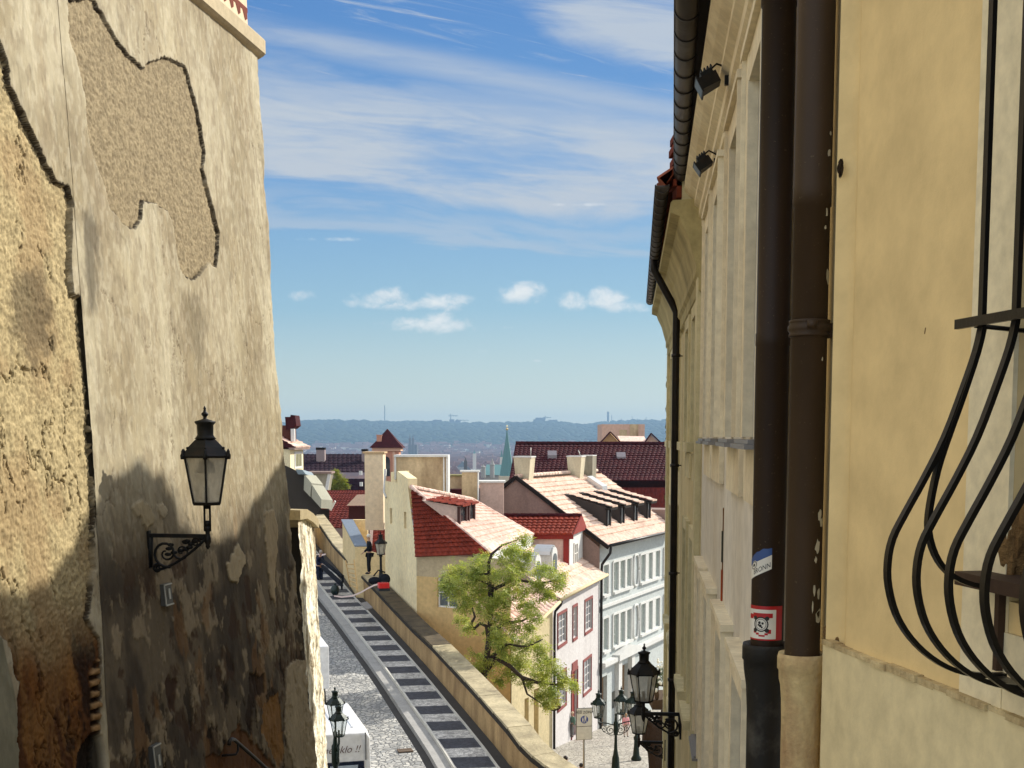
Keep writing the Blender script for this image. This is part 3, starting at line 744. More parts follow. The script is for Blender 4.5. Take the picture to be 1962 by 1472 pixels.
mb.build('support_post', IRON, T)
lantern_parts(T, (ax.x, ax.y, bot), top - bot, rot=math.radians(-78))
mb = MB(); mb.lathe([(.10, .0), (.075, .11), (.03, .13), (.03, .14)], (ax.x, ax.y, bot + .32), 14); mb.build('lamp_hood', flat('lamp_hood_grey', (.5, .48, .42), .4), T)
# ------------------------------------------------------------------ right: cream house with the window cage
def cwX(Y): return 1.788 - .16 * Y
FC = Fr((cwX(4.30), 4.30), (cwX(-1.5), -1.5), (-1, -.16))
CREAM = plaster('cream_plaster', srgb(226, 201, 146), .16, .5, .22, 70, dcol=srgb(182, 160, 112), dist=.006)
CREAM2 = plaster('pale_cream_plinth', srgb(226, 212, 168), .2, 1.2, .22, 70, dcol=srgb(180, 160, 116), dist=.006)
CREAM3 = plaster('pale_cream_surround', srgb(230, 218, 182), .2, 2.0, .22, 70, dcol=srgb(180, 160, 116), dist=.006)
HC = thing('cream_house', (1.3, 3, -2.6), 'cream plastered house at the right edge with a bulging black window cage', 'building')
w0, w1 = FC.sY(3.19), FC.sY(1.9); zs = -.42
mb = MB(); vs = []
for i in range(13):
    s_ = .14 * i / 12; d_ = -.030 * math.sin(PI * i / 12) ** 2 + (.012 * (1 - i / 3.0) if i < 3 else 0)
    vs += [FC.P(s_, d_, -.72), FC.P(s_, d_, 5.0)]
mb.add(vs, [(2 * i, 2 * i + 2, 2 * i + 3, 2 * i + 1) for i in range(12)], True); mb.build('rounded_edge', CREAM, HC)
mb = MB(); wall_open(mb, FC, .14, FC.L, -.70, 5.0, [(w0, w1, zs, 2.4)], .28); mb.quad(FC.P(0, 0, -.7), FC.P(0, 0, 5), FC.P(0, -2.2, 5), FC.P(0, -2.2, -.7)); mb.build('wall', CREAM, HC)
mb = MB(); mb.quad(FC.P(0, -.002, -3.4), (1.150, 4.80, -3.4), (1.150, 4.80, 5.0), FC.P(0, -.002, 5.0)); mb.build('return_wall', CREAM, HC)
mb = MB(); FC.box(mb, -.0, FC.L, -.4, .022, -3.4, -.705); mb.build('plinth', CREAM2, HC)
mb = MB()
for i in range(60):       # ragged render edge along the top of the plinth
    s0 = i * .098; d = .022 + random.uniform(.0, .016); FC.box(mb, s0, s0 + .0975, -.01, d, -.712 - random.uniform(0, .008), -.700 + random.uniform(0, .006))
mb.build('plinth_edge', plaster('crumbling_edge', srgb(214, 196, 150), .9, 9, .5, 60, dcol=srgb(120, 92, 54), dist=.01), HC)
mb = MB()
sw = FC.sY(3.40)
FC.box(mb, sw, w0 - .001, .001, .014, -1.0 + .3, 3.0); FC.box(mb, w0 - .001, w1, .001, .013, 2.4, 3.0)
FC.box(mb, w0, w1, .001, .012, -.699, zs - .08)
mb.build('window_surround', CREAM3, HC)
WBR = metal('brown_painted_wood', srgb(96, 80, 56), .6, 0, .5, (.2, .17, .12))
mb = MB(); FC.box(mb, w0 + .0, w0 + .07, -.25, -.12, zs, 2.4); FC.box(mb, w0 + .07, w1, -.25, -.12, zs, zs + .08); FC.box(mb, w0 + .6, w0 + .66, -.24, -.13, zs + .08, 2.4)
wf = mb.build('window', WBR, HC)
mb = MB(); mb.quad(FC.P(w0, -.2, zs), FC.P(w1, -.2, zs), FC.P(w1, -.2, 2.4), FC.P(w0, -.2, 2.4)); mb.build('pane', GLASSD, wf)
mb = MB(); FC.box(mb, w0 - .10, w1, -.10, .10, zs + .035, zs + .07); FC.box(mb, w0 - .02, w0 + .0, .01, .03, -.60, zs + .034); mb.build('sill_bracket', metal('rusty_flat_iron', (.055, .032, .02), .7, .2, .6, (.14, .08, .05)), HC)
RUB = plaster('broken_render', srgb(150, 118, 74), .8, 12, .9, 60, dcol=srgb(70, 46, 26), dist=.02)
def lump(mb, c, r, seed=1, sc=(1, 1, 1), n=14, m=10):
    rr = random.Random(seed); vs = []; ph = [rr.uniform(0, 6) for _ in range(6)]
    for i in range(m + 1):
        t = PI * i / m
        for k in range(n):
            a = 2 * PI * k / n; f = 1 + .25 * math.sin(3 * a + ph[0] + 2 * t) + .18 * math.sin(5 * a + ph[1] - 3 * t) + rr.uniform(-.12, .12)
            vs.append((c[0] + r * f * sc[0] * math.sin(t) * math.cos(a), c[1] + r * f * sc[1] * math.sin(t) * math.sin(a), c[2] - r * f * sc[2] * math.cos(t)))
    fs = [(i * n + k, i * n + (k + 1) % n, i * n + n + (k + 1) % n, i * n + n + k) for i in range(m) for k in range(n)]
    mb.add(vs, fs)
mb = MB(); p = FC.P(w0 - .005, -.015, zs + .13); lump(mb, p, .03, 3, (1, 1, 3.0)); mb.build('broken_render', RUB, HC)
mb = MB(); lump(mb, FC.P(w0 + .01, -.02, zs + .21), .022, 5, (1, 1, 2.6)); mb.build('broken_render', RUB, HC); mb = MB()
p = at(1597, 1228, 4.30); lump(mb, (p[0] + .01, p[1] + .02, p[2]), .05, 8, (.7, .6, 1.2)); mb.build('broken_render', RUB, HC); mb = MB(); lump(mb, (p[0] + .03, p[1] - .03, p[2] + .015), .03, 9, (.8, .8, 1.2))
mb.build('broken_render', RUB, HC)
mb = MB(); p = at(1606, 322, 4.26); lump(mb, (p[0] + .008, p[1], p[2]), .012, 12, (.8, .7, 2.0)); mb.build('plaster_hole', flat('dark_hole', (.03, .02, .012), .95, .1), HC); mb = MB(); p = at(1888, 621, 3.3); q = FC.P(FC.sY(3.33), .0, p[2]); lump(mb, q, .012, 13)
mb.build('plaster_hole', flat('dark_hole', (.03, .02, .012), .95, .1), HC)
for cpts in (((1774, 628), (1772, 640)), ((1760, 930), (1764, 946)),):
    mb = MB(); qq = []
    for x_, y_ in cpts: s_ = FC.spx(x_, y_); qq.append(FC.P(s_, .001, FC.zpx(x_, y_)))
    mb.bar(qq, .0028, .002, FC.t); mb.build('hairline_crack', flat('crack_umber', (.22, .15, .08), .9, .1), HC)
# window cage of flat bars
GR = thing('window_cage', FC.P(FC.sY(2.8), .13, -.55), 'bulging black wrought iron window cage on the cream wall', 'window grille')
CAGE = metal('cage_black_iron', (.012, .011, .009), .38, .5, .12, (.10, .05, .03))
prof = [(.127, 2.3), (.127, .9), (.127, .27), (.140, .21), (.170, .12), (.215, .0), (.265, -.10), (.315, -.19), (.345, -.25), (.356, -.31), (.352, -.37), (.330, -.44), (.290, -.50), (.235, -.55), (.170, -.585), (.10, -.60), (.03, -.603)]
def smooth_prof(pf, n=4):
    out = []
    for i in range(len(pf) - 1):
        p0, p1, p2, p3 = pf[max(i - 1, 0)], pf[i], pf[i + 1], pf[min(i + 2, len(pf) - 1)]
        for k in range(n):
            t = k / n; out.append(tuple(.5 * ((2 * p1[j]) + (-p0[j] + p2[j]) * t + (2 * p0[j] - 5 * p1[j] + 4 * p2[j] - p3[j]) * t * t + (-p0[j] + 3 * p1[j] - 3 * p2[j] + p3[j]) * t ** 3) for j in range(2)))
    out.append(pf[-1]); return out
pf = prof[:2] + smooth_prof(prof[2:], 3)
side = FC.t
for i, Yb in enumerate([3.15, 3.0, 2.85, 2.70, 2.55, 2.40, 2.25, 2.10]):
    s = FC.sY(Yb); mb = MB(); mb.bar([FC.P(s, d, z) for d, z in pf], .021, .012, side)
    mb.build('bar', CAGE, GR)
s = FC.sY(3.15) - .006
side_prof = [(.127, .27), (.140, .21), (.175, .10), (.21, .0), (.235, -.08), (.252, -.17), (.254, -.23), (.235, -.29), (.20, -.335), (.15, -.362), (.09, -.374), (.0, -.377)]
mb = MB(); mb.bar([FC.P(s + .012, d, z) for d, z in smooth_prof(side_prof, 3)], .02, .012, side); mb.build('side_bar', CAGE, GR)
mb = MB(); s0, s1 = FC.sY(3.23), FC.sY(2.0); mb.bar([FC.P(s0, .15, .283), FC.P(s1, .15, .283)], .024, .012, (0, 0, 1)); mb.build('cross_bar', CAGE, GR)
mb = MB(); mb.bar([FC.P(s0, .105, 1.5), FC.P(s1, .105, 1.5)], .024, .012, (0, 0, 1)); mb.build('cross_bar', CAGE, GR); mb = MB()
mb.tube([FC.P(s0 + .07, .14, .275), FC.P(s0 + .07, -.02, .262)], .006, 6); mb.build('wall_tie', CAGE, GR); mb = MB()
mb.bar([FC.P(FC.sY(3.14), .06, -.608), FC.P(s1, .06, -.608)], .04, .012, FC.n)
mb.build('cross_bar', CAGE, GR)
# ------------------------------------------------------------------ downpipes between the houses
def pipe_mat(name, col, chips):
    m, nt, b, out = newmat(name)
    n1 = noise_node(nt, 16, 6, .65, stretch=(1, 1, .3)); n2 = noise_node(nt, 90, 3, .6)
    r = ramp(nt, n1.outputs[0], [(chips, 0.0), (chips + .008, 1.0)])
    r2 = ramp(nt, n2.outputs[0], [(.66, 0.0), (.72, .35)])
    n3 = noise_node(nt, 3, 5, .6, stretch=(1, 1, .4)); r3 = ramp(nt, n3.outputs[0], [(.3, .7), (.7, 1.35)])
    c = mixc(nt, 1.0, col, r3.outputs[0], 'MULTIPLY'); c = mixc(nt, r2.outputs[0], c, (.16, .12, .07)); c = mixc(nt, r.outputs[0], c, (.52, .46, .32))
    nt.links.new(c, b.inputs['Base Color']); b.inputs['Roughness'].default_value = .55; b.inputs['Specular IOR Level'].default_value = .25
    bump(nt, b, n1.outputs[0], .15, .004); return m
PBR = pipe_mat('brown_pipe_paint', (.038, .022, .010), .72); PBK = pipe_mat('black_brown_pipe_paint', (.020, .010, .0045), .80)
def px_x(px, py, Y): return at(px, py, Y)[0]
P1Y, P2Y = 4.42, 4.93
x1 = px_x(1546, 838, P1Y); x2 = px_x(1477, 838, P2Y)
T = thing('brown_downpipe', (x1, P1Y, -3.3), 'near brown painted downpipe with paint chips and a round clamp, left of the cream wall', 'downpipe')
r1 = .0665
zc = lambda py: at(1550, py, P1Y)[2]
mb = MB(); mb.lathe([(r1 * .93, zc(1268)), (r1 * .93, zc(398)), (r1 * .985, zc(397)), (r1 * .985, zc(360)), (r1 * .97, zc(358)), (r1 * .97, 4.9)], (x1, P1Y, 0), 40, cap=False)
mb.build('pipe', PBR, T)
mb = MB(); 
for zz, rr_, h in ((zc(630), r1 * 1.08, .018),): mb.lathe([(r1 * .93, zz - .03), (rr_ * .98, zz - .028), (rr_ * .98, zz - .02), (r1 * 1.0, zz - .016), (rr_ * 1.03, zz - .006), (rr_ * 1.03, zz + .008), (r1 * 1.0, zz + .016), (rr_ * .98, zz + .02), (rr_ * .98, zz + .028), (r1 * .93, zz + .03)], (x1, P1Y, 0), 40)
q = at(1560, 632, P1Y - .1); mb.lathe([(.018, -.014), (.018, .014)], (q[0], P1Y - r1 * 1.05, zc(625)), 10); mb.box((x1 + r1 * .9, P1Y + .0, zc(634)), (.03, .05, .05))
mb.tube([(x1 + r1, P1Y, zc(640)), (x1 + r1 + .05, P1Y + .04, zc(645))], .008, 6)
mb.build('clamp', PBR, T)
CIR = pipe_mat('cream_cast_iron', srgb(200, 178, 128), .9)
CIR = plaster('cream_painted_iron', srgb(202, 182, 134), .75, 5, .5, 40, dcol=srgb(120, 62, 36), dist=.01)
zz = zc(1254); mb = MB(); mb.lathe([(r1 * .95, zz - .002), (r1 * 1.24, zz + .006), (r1 * 1.30, zz - .01), (r1 * 1.30, zz - .05), (r1 * 1.22, zz - .058), (r1 * 1.20, zz - .09), (r1 * 1.12, zz - .11), (r1 * 1.06, zz - .16), (r1 * 1.03, zz - .25), (r1 * 1.03, -3.2)], (x1, P1Y, 0), 40, cap=False); mb.build('cast_iron_foot', CIR, T)
for i, (cx_, cy_, cw, ch) in enumerate([(1584, 262, 4, 9), (1581, 300, 6, 16), (1583, 532, 11, 34), (1578, 412, 5, 18), (1575, 440, 4, 9), (1571, 622, 3, 10), (1565, 985, 8, 26), (1570, 1000, 12, 22), (1560, 1045, 9, 30), (1556, 1070, 5, 14), (1553, 1128, 4, 26), (1563, 1135, 7, 22), (1564, 1176, 17, 30), (1549, 1160, 3, 24), (1569, 690, 3, 8)]):
    p = at(cx_, cy_, P1Y); z_ = p[2]; dx = max(-.97, min(.97, (p[0] - x1) / r1)); a_ = -PI / 2 + math.asin(dx) + .02; rr_ = r1 * (.9325 if cy_ > 398 else .985) + .0012; mb = MB(); ring = []
    rq = random.Random(i); wa = cw / FP * P1Y / 2 / r1 * 1.5; hz_ = ch / FP * P1Y / 2
    for k in range(11): t = 2 * PI * k / 11; f = rq.uniform(.65, 1.15); an = a_ + wa * f * math.cos(t); ring.append((x1 + rr_ * math.cos(an), P1Y + rr_ * math.sin(an), z_ + hz_ * f * math.sin(t)))
    mb.poly(ring); mb.build('paint_chip', flat('old_cream_paint', (.50, .46, .33), .7), T)
T = thing('dark_downpipe', (x2, P2Y, -4.2), 'far dark downpipe carrying two stickers, left of the brown one', 'downpipe'); r2 = .0645
zd = lambda py: at(1475, py, P2Y)[2]
mb = MB(); mb.lathe([(r2, zd(1240)), (r2, zd(664)), (r2 * 1.03, zd(662)), (r2 * 1.03, zd(640)), (r2 * .99, zd(638)), (r2 * .99, zd(14)), (r2 * 1.06, zd(12)), (r2 * 1.06, 4.9)], (x2, P2Y, 0), 40, cap=False); mb.build('pipe', PBK, T)
zz = zd(1236); mb = MB(); mb.lathe([(r2 * .98, zz), (r2 * 1.42, zz + .008), (r2 * 1.46, zz - .008), (r2 * 1.46, zz - .055), (r2 * 1.38, zz - .062), (r2 * 1.34, zz - .10), (r2 * 1.2, zz - .16), (r2 * 1.12, zz - .26), (r2 * 1.10, -4.2)], (x2 - .002, P2Y, 0), 40, cap=False); mb.build('cast_iron_foot', metal('black_cast_iron', (.015, .014, .012), .6, .1, .8, (.10, .095, .08), .6), T)
def on_pipe(par, name, mat, cx, cy, r, a0, a1, z0, z1, shear=0.0, n=14, dz=0.0, label=None):
    mb = MB(); vs = []
    for i in range(n + 1):
        a = a0 + (a1 - a0) * i / n; s = shear * (i / n)
        for z in (z0 + s, z1 + s): vs.append((cx + r * math.cos(a), cy + r * math.sin(a), z))
    mb.add(vs, [(2 * i, 2 * i + 2, 2 * i + 3, 2 * i + 1) for i in range(n)], True); return mb.build(name, mat, par, label)
def text_mesh(par, txt, size, mat, fn, name='lettering', italic=0.0, font=None, align='LEFT', thick=0.0):
    cu = bpy.data.curves.new(name, 'FONT'); cu.body = txt; cu.size = size; cu.align_x = align; cu.shear = italic; cu.offset = thick; cu.resolution_u = 3
    o = bpy.data.objects.new(name, cu); COL.objects.link(o)
    dg = bpy.context.evaluated_depsgraph_get(); me = bpy.data.meshes.new_from_object(o.evaluated_get(dg))
    COL.objects.unlink(o); bpy.data.objects.remove(o)
    for v in me.vertices: v.co = Vector(fn(v.co.x, v.co.y))
    me.materials.clear(); me.materials.append(mat); oo = bpy.data.objects.new(name, me); COL.objects.link(oo); 
    if par is not None:
        oo.parent = par
        off = Vector((0, 0, 0)); q = par
        while q is not None: off += Vector(q.location); q = q.parent
        for v in me.vertices: v.co -= off
    return oo
SW = flat('sticker_white', (.72, .70, .62), .4); SR = flat('sticker_red', (.42, .01, .015), .4); SB = flat('sticker_blue', (.03, .08, .25), .4); SK = flat('sticker_black', (.015, .015, .015), .4)
# sticker with BRONN : wraps round the left side of the dark pipe
S1 = thing('white_blue_sticker', (x2, P2Y - r2, zd(1088)), 'torn white and blue sticker reading BRONN on the dark downpipe', 'sticker')
rr = r2 + .0012
def cyl(a, z, k=0.0): return (x2 + (rr + k) * math.cos(a), P2Y + (rr + k) * math.sin(a), z)
A0, A1 = math.radians(-186), math.radians(-90)
def s1pt(u, v, k=0.0):   # u 0..1 left to right, v metres up, rising to the right
    return cyl(A0 + (A1 - A0) * u, zd(1112) + .052 * u + v, k)
mb = MB(); n = 16; top = [.050, .052, .049, .055, .060, .063, .066, .070, .066, .066, .070, .072, .066, .060, .055, .052, .048]; vs = []
for i in range(n + 1): vs += [s1pt(i / n, 0), s1pt(i / n, .055)]
mb.add(vs, [(2 * i, 2 * i + 2, 2 * i + 3, 2 * i + 1) for i in range(n)], True); mb.build('white_paper', SW, S1)
mb = MB(); vs = []
for i in range(n + 1): vs += [s1pt(i / n, .0551), s1pt(i / n, .0551 + top[i] * .55)]
mb.add(vs, [(2 * i, 2 * i + 2, 2 * i + 3, 2 * i + 1) for i in range(n)], True); mb.build('blue_band', SB, S1)
text_mesh(S1, 'BRONN', .028, SK, lambda x, y: s1pt(.28 + x / .145, .010 + y, .0008))
def disc(fn, cu, cv, r, n=20, r0=0.0):
    vs = []; 
    for k in range(n):
        a = 2 * PI * k / n; vs.append(fn(cu + r * math.cos(a), cv + r * math.sin(a)))
        vs.append(fn(cu + r0 * math.cos(a), cv + r0 * math.sin(a)))
    return vs, [(2 * k, (2 * k + 2) % (2 * n), (2 * k + 3) % (2 * n), 2 * k + 1) for k in range(n)]
m_ = lambda k: (lambda x, y: cyl(A0 + (A1 - A0) * (x / .11), zd(1112) + .052 * (x / .11) + y, k))
mb = MB(); mb.add(*disc(m_(.0010), .034, .046, .017)); mb.build('round_badge', SW, S1)
mb = MB(); mb.add(*disc(m_(.0014), .034, .046, .015, 20, .012)); mb.add(*disc(m_(.0014), .034, .046, .006, 12, .0)); mb.build('badge_ring', SK, S1)
S2 = thing('red_white_sticker', (x2, P2Y - r2, zd(1190)), 'square red and white sticker with a round black emblem, low on the dark downpipe', 'sticker')
zt, zb = zd(1158), zd(1223); HH = zt - zb
def s2(x, y, k=0.0): return cyl(math.radians(-186) + x / rr, zb + y, k)    # metres round the pipe, metres up
def rect(mb, x0, x1, y0, y1, k, n=8):
    vs = []
    for i in range(n + 1):
        x = x0 + (x1 - x0) * i / n; vs += [s2(x, y0, k), s2(x, y1, k)]
    mb.add(vs, [(2 * i, 2 * i + 2, 2 * i + 3, 2 * i + 1) for i in range(n)], True)
mb = MB(); rect(mb, 0, .165, 0, HH, 0, 16); mb.build('red_paper', SR, S2)
mb = MB(); rect(mb, 0, .132, .006, HH - .014, .0006, 14); mb.build('white_field', SW, S2)
mb = MB(); rect(mb, .035, .118, HH - .046, HH - .028, .0012); rect(mb, .010, .036, HH - .053, HH - .034, .0012, 3)
mb.build('red_letter_shape', SR, S2); mb = MB()
for i in range(6):
    t = i / 5; x = .045 + .06 * t; rect(mb, x - .006, x + .007, .012 + .016 * abs(t - .5) * 2, .024 + .020 * abs(t - .5) * 2 - (.006 if 0 < i < 5 else 0), .0012, 2)
mb.build('red_shape', SR, S2)
mb = MB(); f = lambda x, y: s2(x, y, .0014); cu, cv = .072, HH * .47
mb.add(*disc(f, cu, cv, .030, 24, .025)); mb.add(*disc(f, cu, cv, .0215, 24, .0195))
for k in range(4):
    a = PI / 4 + k * PI / 2; mb.add(*disc(f, cu + .034 * math.cos(a), cv + .034 * math.sin(a), .009, 8))
mb.add(*disc(f, cu - .006, cv + .006, .006, 8)); mb.add(*disc(f, cu + .007, cv + .004, .005, 8)); mb.add(*disc(f, cu - .002, cv - .006, .006, 8)); mb.add(*disc(f, cu + .004, cv - .012, .004, 8)); mb.add(*disc(f, cu - .010, cv - .003, .004, 8))
mb.build('round_emblem', SK, S2)
# ------------------------------------------------------------------ second house: white facade with moulded windows
A2, B2 = (.492 + .108 * 5.06, 5.06), (.492 + .108 * 11.4, 11.4)
F2 = Fr(A2, B2, (-1, 0))
WH = plaster('off_white_facade', srgb(220, 216, 206), .45, .8, .25, 60, dcol=srgb(176, 160, 128), stretch=(1, 1, .15), dist=.008)
WH2 = plaster('cream_mouldings', srgb(230, 220, 192), .45, 1.6, .2, 60, dcol=srgb(176, 150, 108), dist=.006)
H2 = thing('white_facade_house', F2.P(2, -1, -10), 'off white house with moulded window frames between the downpipes and the yellow-beige facade', 'building')
ups = [(5.16, 5.9), (6.50, 7.24), (8.22, 8.96), (9.45, 10.2)]; los = [(5.55, 6.35), (7.15, 7.9), (8.85, 9.6), (10.2, 10.9)]
ops = [(F2.sY(a), F2.sY(b), .0, 1.62) for a, b in ups] + [(F2.sY(a), F2.sY(b), -2.62, -1.22) for a, b in los]
ops = [(max(a, .01), b, c, d) for a, b, c, d in ops]
mb = MB(); wall_open(mb, F2, 0, F2.L, -8.5, 2.25, ops, .22, 6.0); mb.build('wall', WH, H2)
for a, b, c, d in ops: window(F2, H2, a, b, c, d, .18, .05, 2, 3, WHITEW, GLASS)
for k, (a, b, c, d) in enumerate(ops):
    mb = MB(); surround(mb, F2, a, b, c, d, .13, .05, False); F2.box(mb, a - .19, b + .19, .0, .075, d + .131, d + .17); 
    F2.box(mb, a - .16, a - .132, .001, .07, c, d + .13); F2.box(mb, b + .132, b + .16, .001, .07, c, d + .13)
    if k < 4: F2.box(mb, a - .14, b + .14, .001, .03, -.30, -.05)
    mb.build('window_surround', WH2, H2)
for k, (a, b, c, d) in enumerate(ops): mb = MB(); F2.box(mb, a - .04, b + .04, .001, .085, c - .028, c - .01); F2.box(mb, a - .05, b + .05, .05, .10, c - .05, c - .029); mb.build('window_sill', metal('dull_sill_sheet', (.22, .21, .20), .5, .3), H2)
mb = MB(); pr = [(.0, 1.86), (.035, 1.87), (.035, 1.93), (.06, 1.95), (.06, 2.02), (.10, 2.05), (.10, 2.10), (.15, 2.14), (.19, 2.19), (.19, 2.24), (.0, 2.245)]
mb.prism([F2.P(-.02, d, z) for d, z in pr], tuple(F2.t * (F2.L + .02))); mb.build('cornice', WH2, H2)
mb = MB(); CRK = flat('crack_brown', srgb(120, 84, 48), .95, .1)
s = F2.sY(8.02); z = -.45; x = s
pts = []
while z > -8: pts.append(F2.P(x + random.uniform(-.012, .012), .004, z)); z -= .13
for i in range(len(pts) - 1): mb.bar([pts[i], pts[i + 1]], .018, .006, F2.t)
mb.build('wall_crack', CRK, H2)
mb = MB(); F2.box(mb, s - .02, s + .02, .001, .012, -1.25, -.85); mb.build('rust_patch', flat('red_rust_patch', srgb(150, 70, 40), .9, .1), H2)
mb = MB(); F2.box(mb, s - .015, s + .02, .001, .012, -.80, -.60); mb.build('dark_patch', flat('grey_repair', srgb(70, 70, 62), .9, .1), H2)
# gutter of the second house
def gutter(par, A, B, r, mat=GUTTER, step=.36):
    A, B = Vector(A), Vector(B); d = (B - A); L = d.length; t = d / L; s = Vector((t.y, -t.x, 0)).normalized(); n = 12
    mb = MB(); vs = []
    for p in (A, B):
        for k in range(n + 1):
            a = PI + PI * k / n; vs.append(p + s * (r * math.cos(a)) + Vector((0, 0, 1)) * (r * math.sin(a)))
        for k in range(n + 1):
            a = 2 * PI - PI * k / n; vs.append(p + s * (r * .88 * math.cos(a)) + Vector((0, 0, 1)) * (r * .88 * math.sin(a)))
    N = 2 * n + 2; mb.add([tuple(v) for v in vs], [(k, (k + 1) % N, N + (k + 1) % N, N + k) for k in range(N)] + [tuple(range(n + 1))[::-1], tuple(range(N, N + n + 1))], True)
    for e in (-1, 1): mb.tube([A + s * (e * r), B + s * (e * r)], r * .14, 6)
    g = mb.build('gutter', mat, par)
    m = int(L / step)
    for i in range(m + 1):
        p = A + t * (L * i / m + (.0 if i else .01)); ring = []
        for k in range(n + 1):
            a = PI + PI * k / n; ring.append(p + s * (r * 1.06 * math.cos(a)) + Vector((0, 0, 1)) * (r * 1.06 * math.sin(a)))
        mb = MB(); mb.bar(ring, .02, .008, tuple(t)); mb.build('strap', metal('dark_strap', (.02, .016, .013), .5, .3), g)
g0 = at(1318, 0, 6.84); g1 = at(1306, 352, 11.5)
gz = 2.33; d0 = Vector((g0[0] - (g1[0] - g0[0]) * .5, g0[1] - (g1[1] - g0[1]) * .5, gz)); gutter(H2, d0, (g1[0], g1[1], gz), .066)
DARK = flat('dark_eaves_wood', (.018, .014, .011), .9, .1)
mb = MB(); mb.hexa([F2.P(-.02, .05, 2.26), F2.P(F2.L, .05, 2.26), F2.P(F2.L, .26, 2.30), F2.P(-.02, .26, 2.30), F2.P(-.02, .05, 2.33), F2.P(F2.L, .05, 2.33), F2.P(F2.L, .26, 2.36), F2.P(-.02, .26, 2.36)]); mb.build('eaves_board', DARK, H2)
ROOFR = tiles('old_red_tile', srgb(150, 84, 58))
mb = MB(); tiled(mb, F2.P(0, .24, 2.40), F2.P(F2.L, .24, 2.40), F2.P(F2.L, -3.0, 4.4), F2.P(0, -3.0, 4.4)); mb.quad(F2.P(0, -3.0, 4.4), F2.P(F2.L, -3, 4.4), F2.P(F2.L, -6, 2.3), F2.P(0, -6, 2.3))
mb.poly([F2.P(0, .2, 2.25), F2.P(0, -3, 4.38), F2.P(0, -6, 2.25)]); mb.poly([F2.P(F2.L, .2, 2.25), F2.P(F2.L, -6, 2.25), F2.P(F2.L, -3, 4.38)])
mb.build('roof', ROOFR, H2)
# floodlights
for (px, py, Yf, ln, pitch) in ((1366, 150, 7.25, .155, 0), (1354, 308, 8.8, .145, 1)):
    s = F2.sY(Yf); c = Vector(at(px, py, Yf)); w = Vector(F2.P(s, 0, c.z - .01)); dist = (c - w).length
    T = thing('floodlight', tuple(c), ['upper black floodlight on a short arm under the gutter', 'lower black floodlight with a looped cable, under the gutter'][pitch], 'floodlight', 'floodlights under the gutter')
    n = Vector(F2.n); mb = MB(); mb.bar([w, w + n * (dist * .55)], .05, .03, (0, 0, 1)); mb.box(tuple(w + n * .01), (.03, .09, .09)); mb.build('arm', IRON, T)
    t = F2.t; a = math.radians(28 if pitch == 0 else 35); up = Vector((0, 0, 1)); f = (n * math.cos(a) - up * math.sin(a)); g = (n * math.sin(a) + up * math.cos(a)); k = ln * .75
    def bx(mb, l0, l1, a0_, h0, h1, a1_=None):
        a1_ = a1_ if a1_ else a0_
        mb.hexa([tuple(c + f * l + t * (q * (a0_ if l == l0 else a1_)) + g * h) for h in (h0, h1) for l, q in ((l0, -1), (l1, -1), (l1, 1), (l0, 1))])
    mb = MB(); bx(mb, -k * .2, k * .75, k * .55, -k * .38, k * .18, k * .75); bx(mb, -k * .1, k * .5, k * .4, k * .18, k * .42); bx(mb, k * .75, k * .82, k * .8, -k * .5, k * .3)
    for i in range(4): bx(mb, -k * .15 + i * k * .17, -k * .09 + i * k * .17, k * .45, k * .42, k * .55)
    mb.build('lamp_housing', IRON, T)
    mb = MB(); bx(mb, k * .821, k * .83, k * .7, -k * .42, k * .22); mb.build('front_glass', flat('dull_lens', (.05, .05, .045), .4, .3), T)
    mb = MB(); mb.tube([c + g * k * .4, c + g * (k * .75) - n * .06, c + g * (k * .5) - n * (dist * .8), w + up * .03], .006, 6); mb.build('cable', IRON, T)
# ------------------------------------------------------------------ third house: yellow-beige facade, deep cornice
A3 = (.654 + .093 * 11.42, 11.42); B3 = (.654 + .093 * 20.6, 20.6); F3 = Fr(A3, B3, (-1, 0))
YB = plaster('yellow_beige_facade', srgb(212, 196, 150), .5, .9, .25, 50, dcol=srgb(150, 132, 88), stretch=(1, 1, .2), dist=.01)
YB2 = plaster('yellow_beige_trim', srgb(212, 202, 162), .6, 1.5, .25, 50, dcol=srgb(130, 120, 82), dist=.01)
H3 = thing('yellow_beige_house', F3.P(4, -1, -12), 'yellow-beige house with a deep cornice and a black downpipe, end of the right-hand row', 'building')
ups = [(11.9, 12.55), (13.3, 14.0), (16.4, 17.1), (18.2, 18.9)]
ops = [(F3.sY(a), F3.sY(b), -.05 + .0, 1.15) for a, b in ups] + [(F3.sY(a), F3.sY(b), -.9 - 1.8, -1.0) for a, b in ups] + [(F3.sY(a), F3.sY(b), -5.6, -4.1) for a, b in ups]
ops = [(max(a, .1), b, c - .0, d) for a, b, c, d in ops]
mb = MB(); wall_open(mb, F3, 0, F3.L, -13, 2.2, ops, .2, 7.0); mb.build('wall', YB, H3)
for a, b, c, d in ops: window(F3, H3, a, b, c, d, .16, .05, 2, 3)
for a, b, c, d in ops:
    mb = MB(); surround(mb, F3, a, b, c, d, .12, .045, True); F3.box(mb, a - .16, b + .16, .001, .02, c - .38, c - .12); mb.build('window_surround', YB2, H3)
mb = MB()
F3.box(mb, .001, .30, .001, .05, -13, 1.6)           # pilaster strips at both ends
mb.build('pilaster_strip', YB2, H3); mb = MB(); F3.box(mb, F3.L - .35, F3.L - .02, .001, .05, -13, 1.6)
mb.build('pilaster_strip', YB2, H3)
mb = MB(); pr = [(0, 1.28), (.04, 1.31), (.04, 1.42), (.07, 1.46), (.07, 1.54), (.10, 1.64), (.14, 1.78), (.20, 1.90), (.22, 1.96), (.30, 1.99), (.30, 2.08), (.28, 2.10), (0, 2.11)]
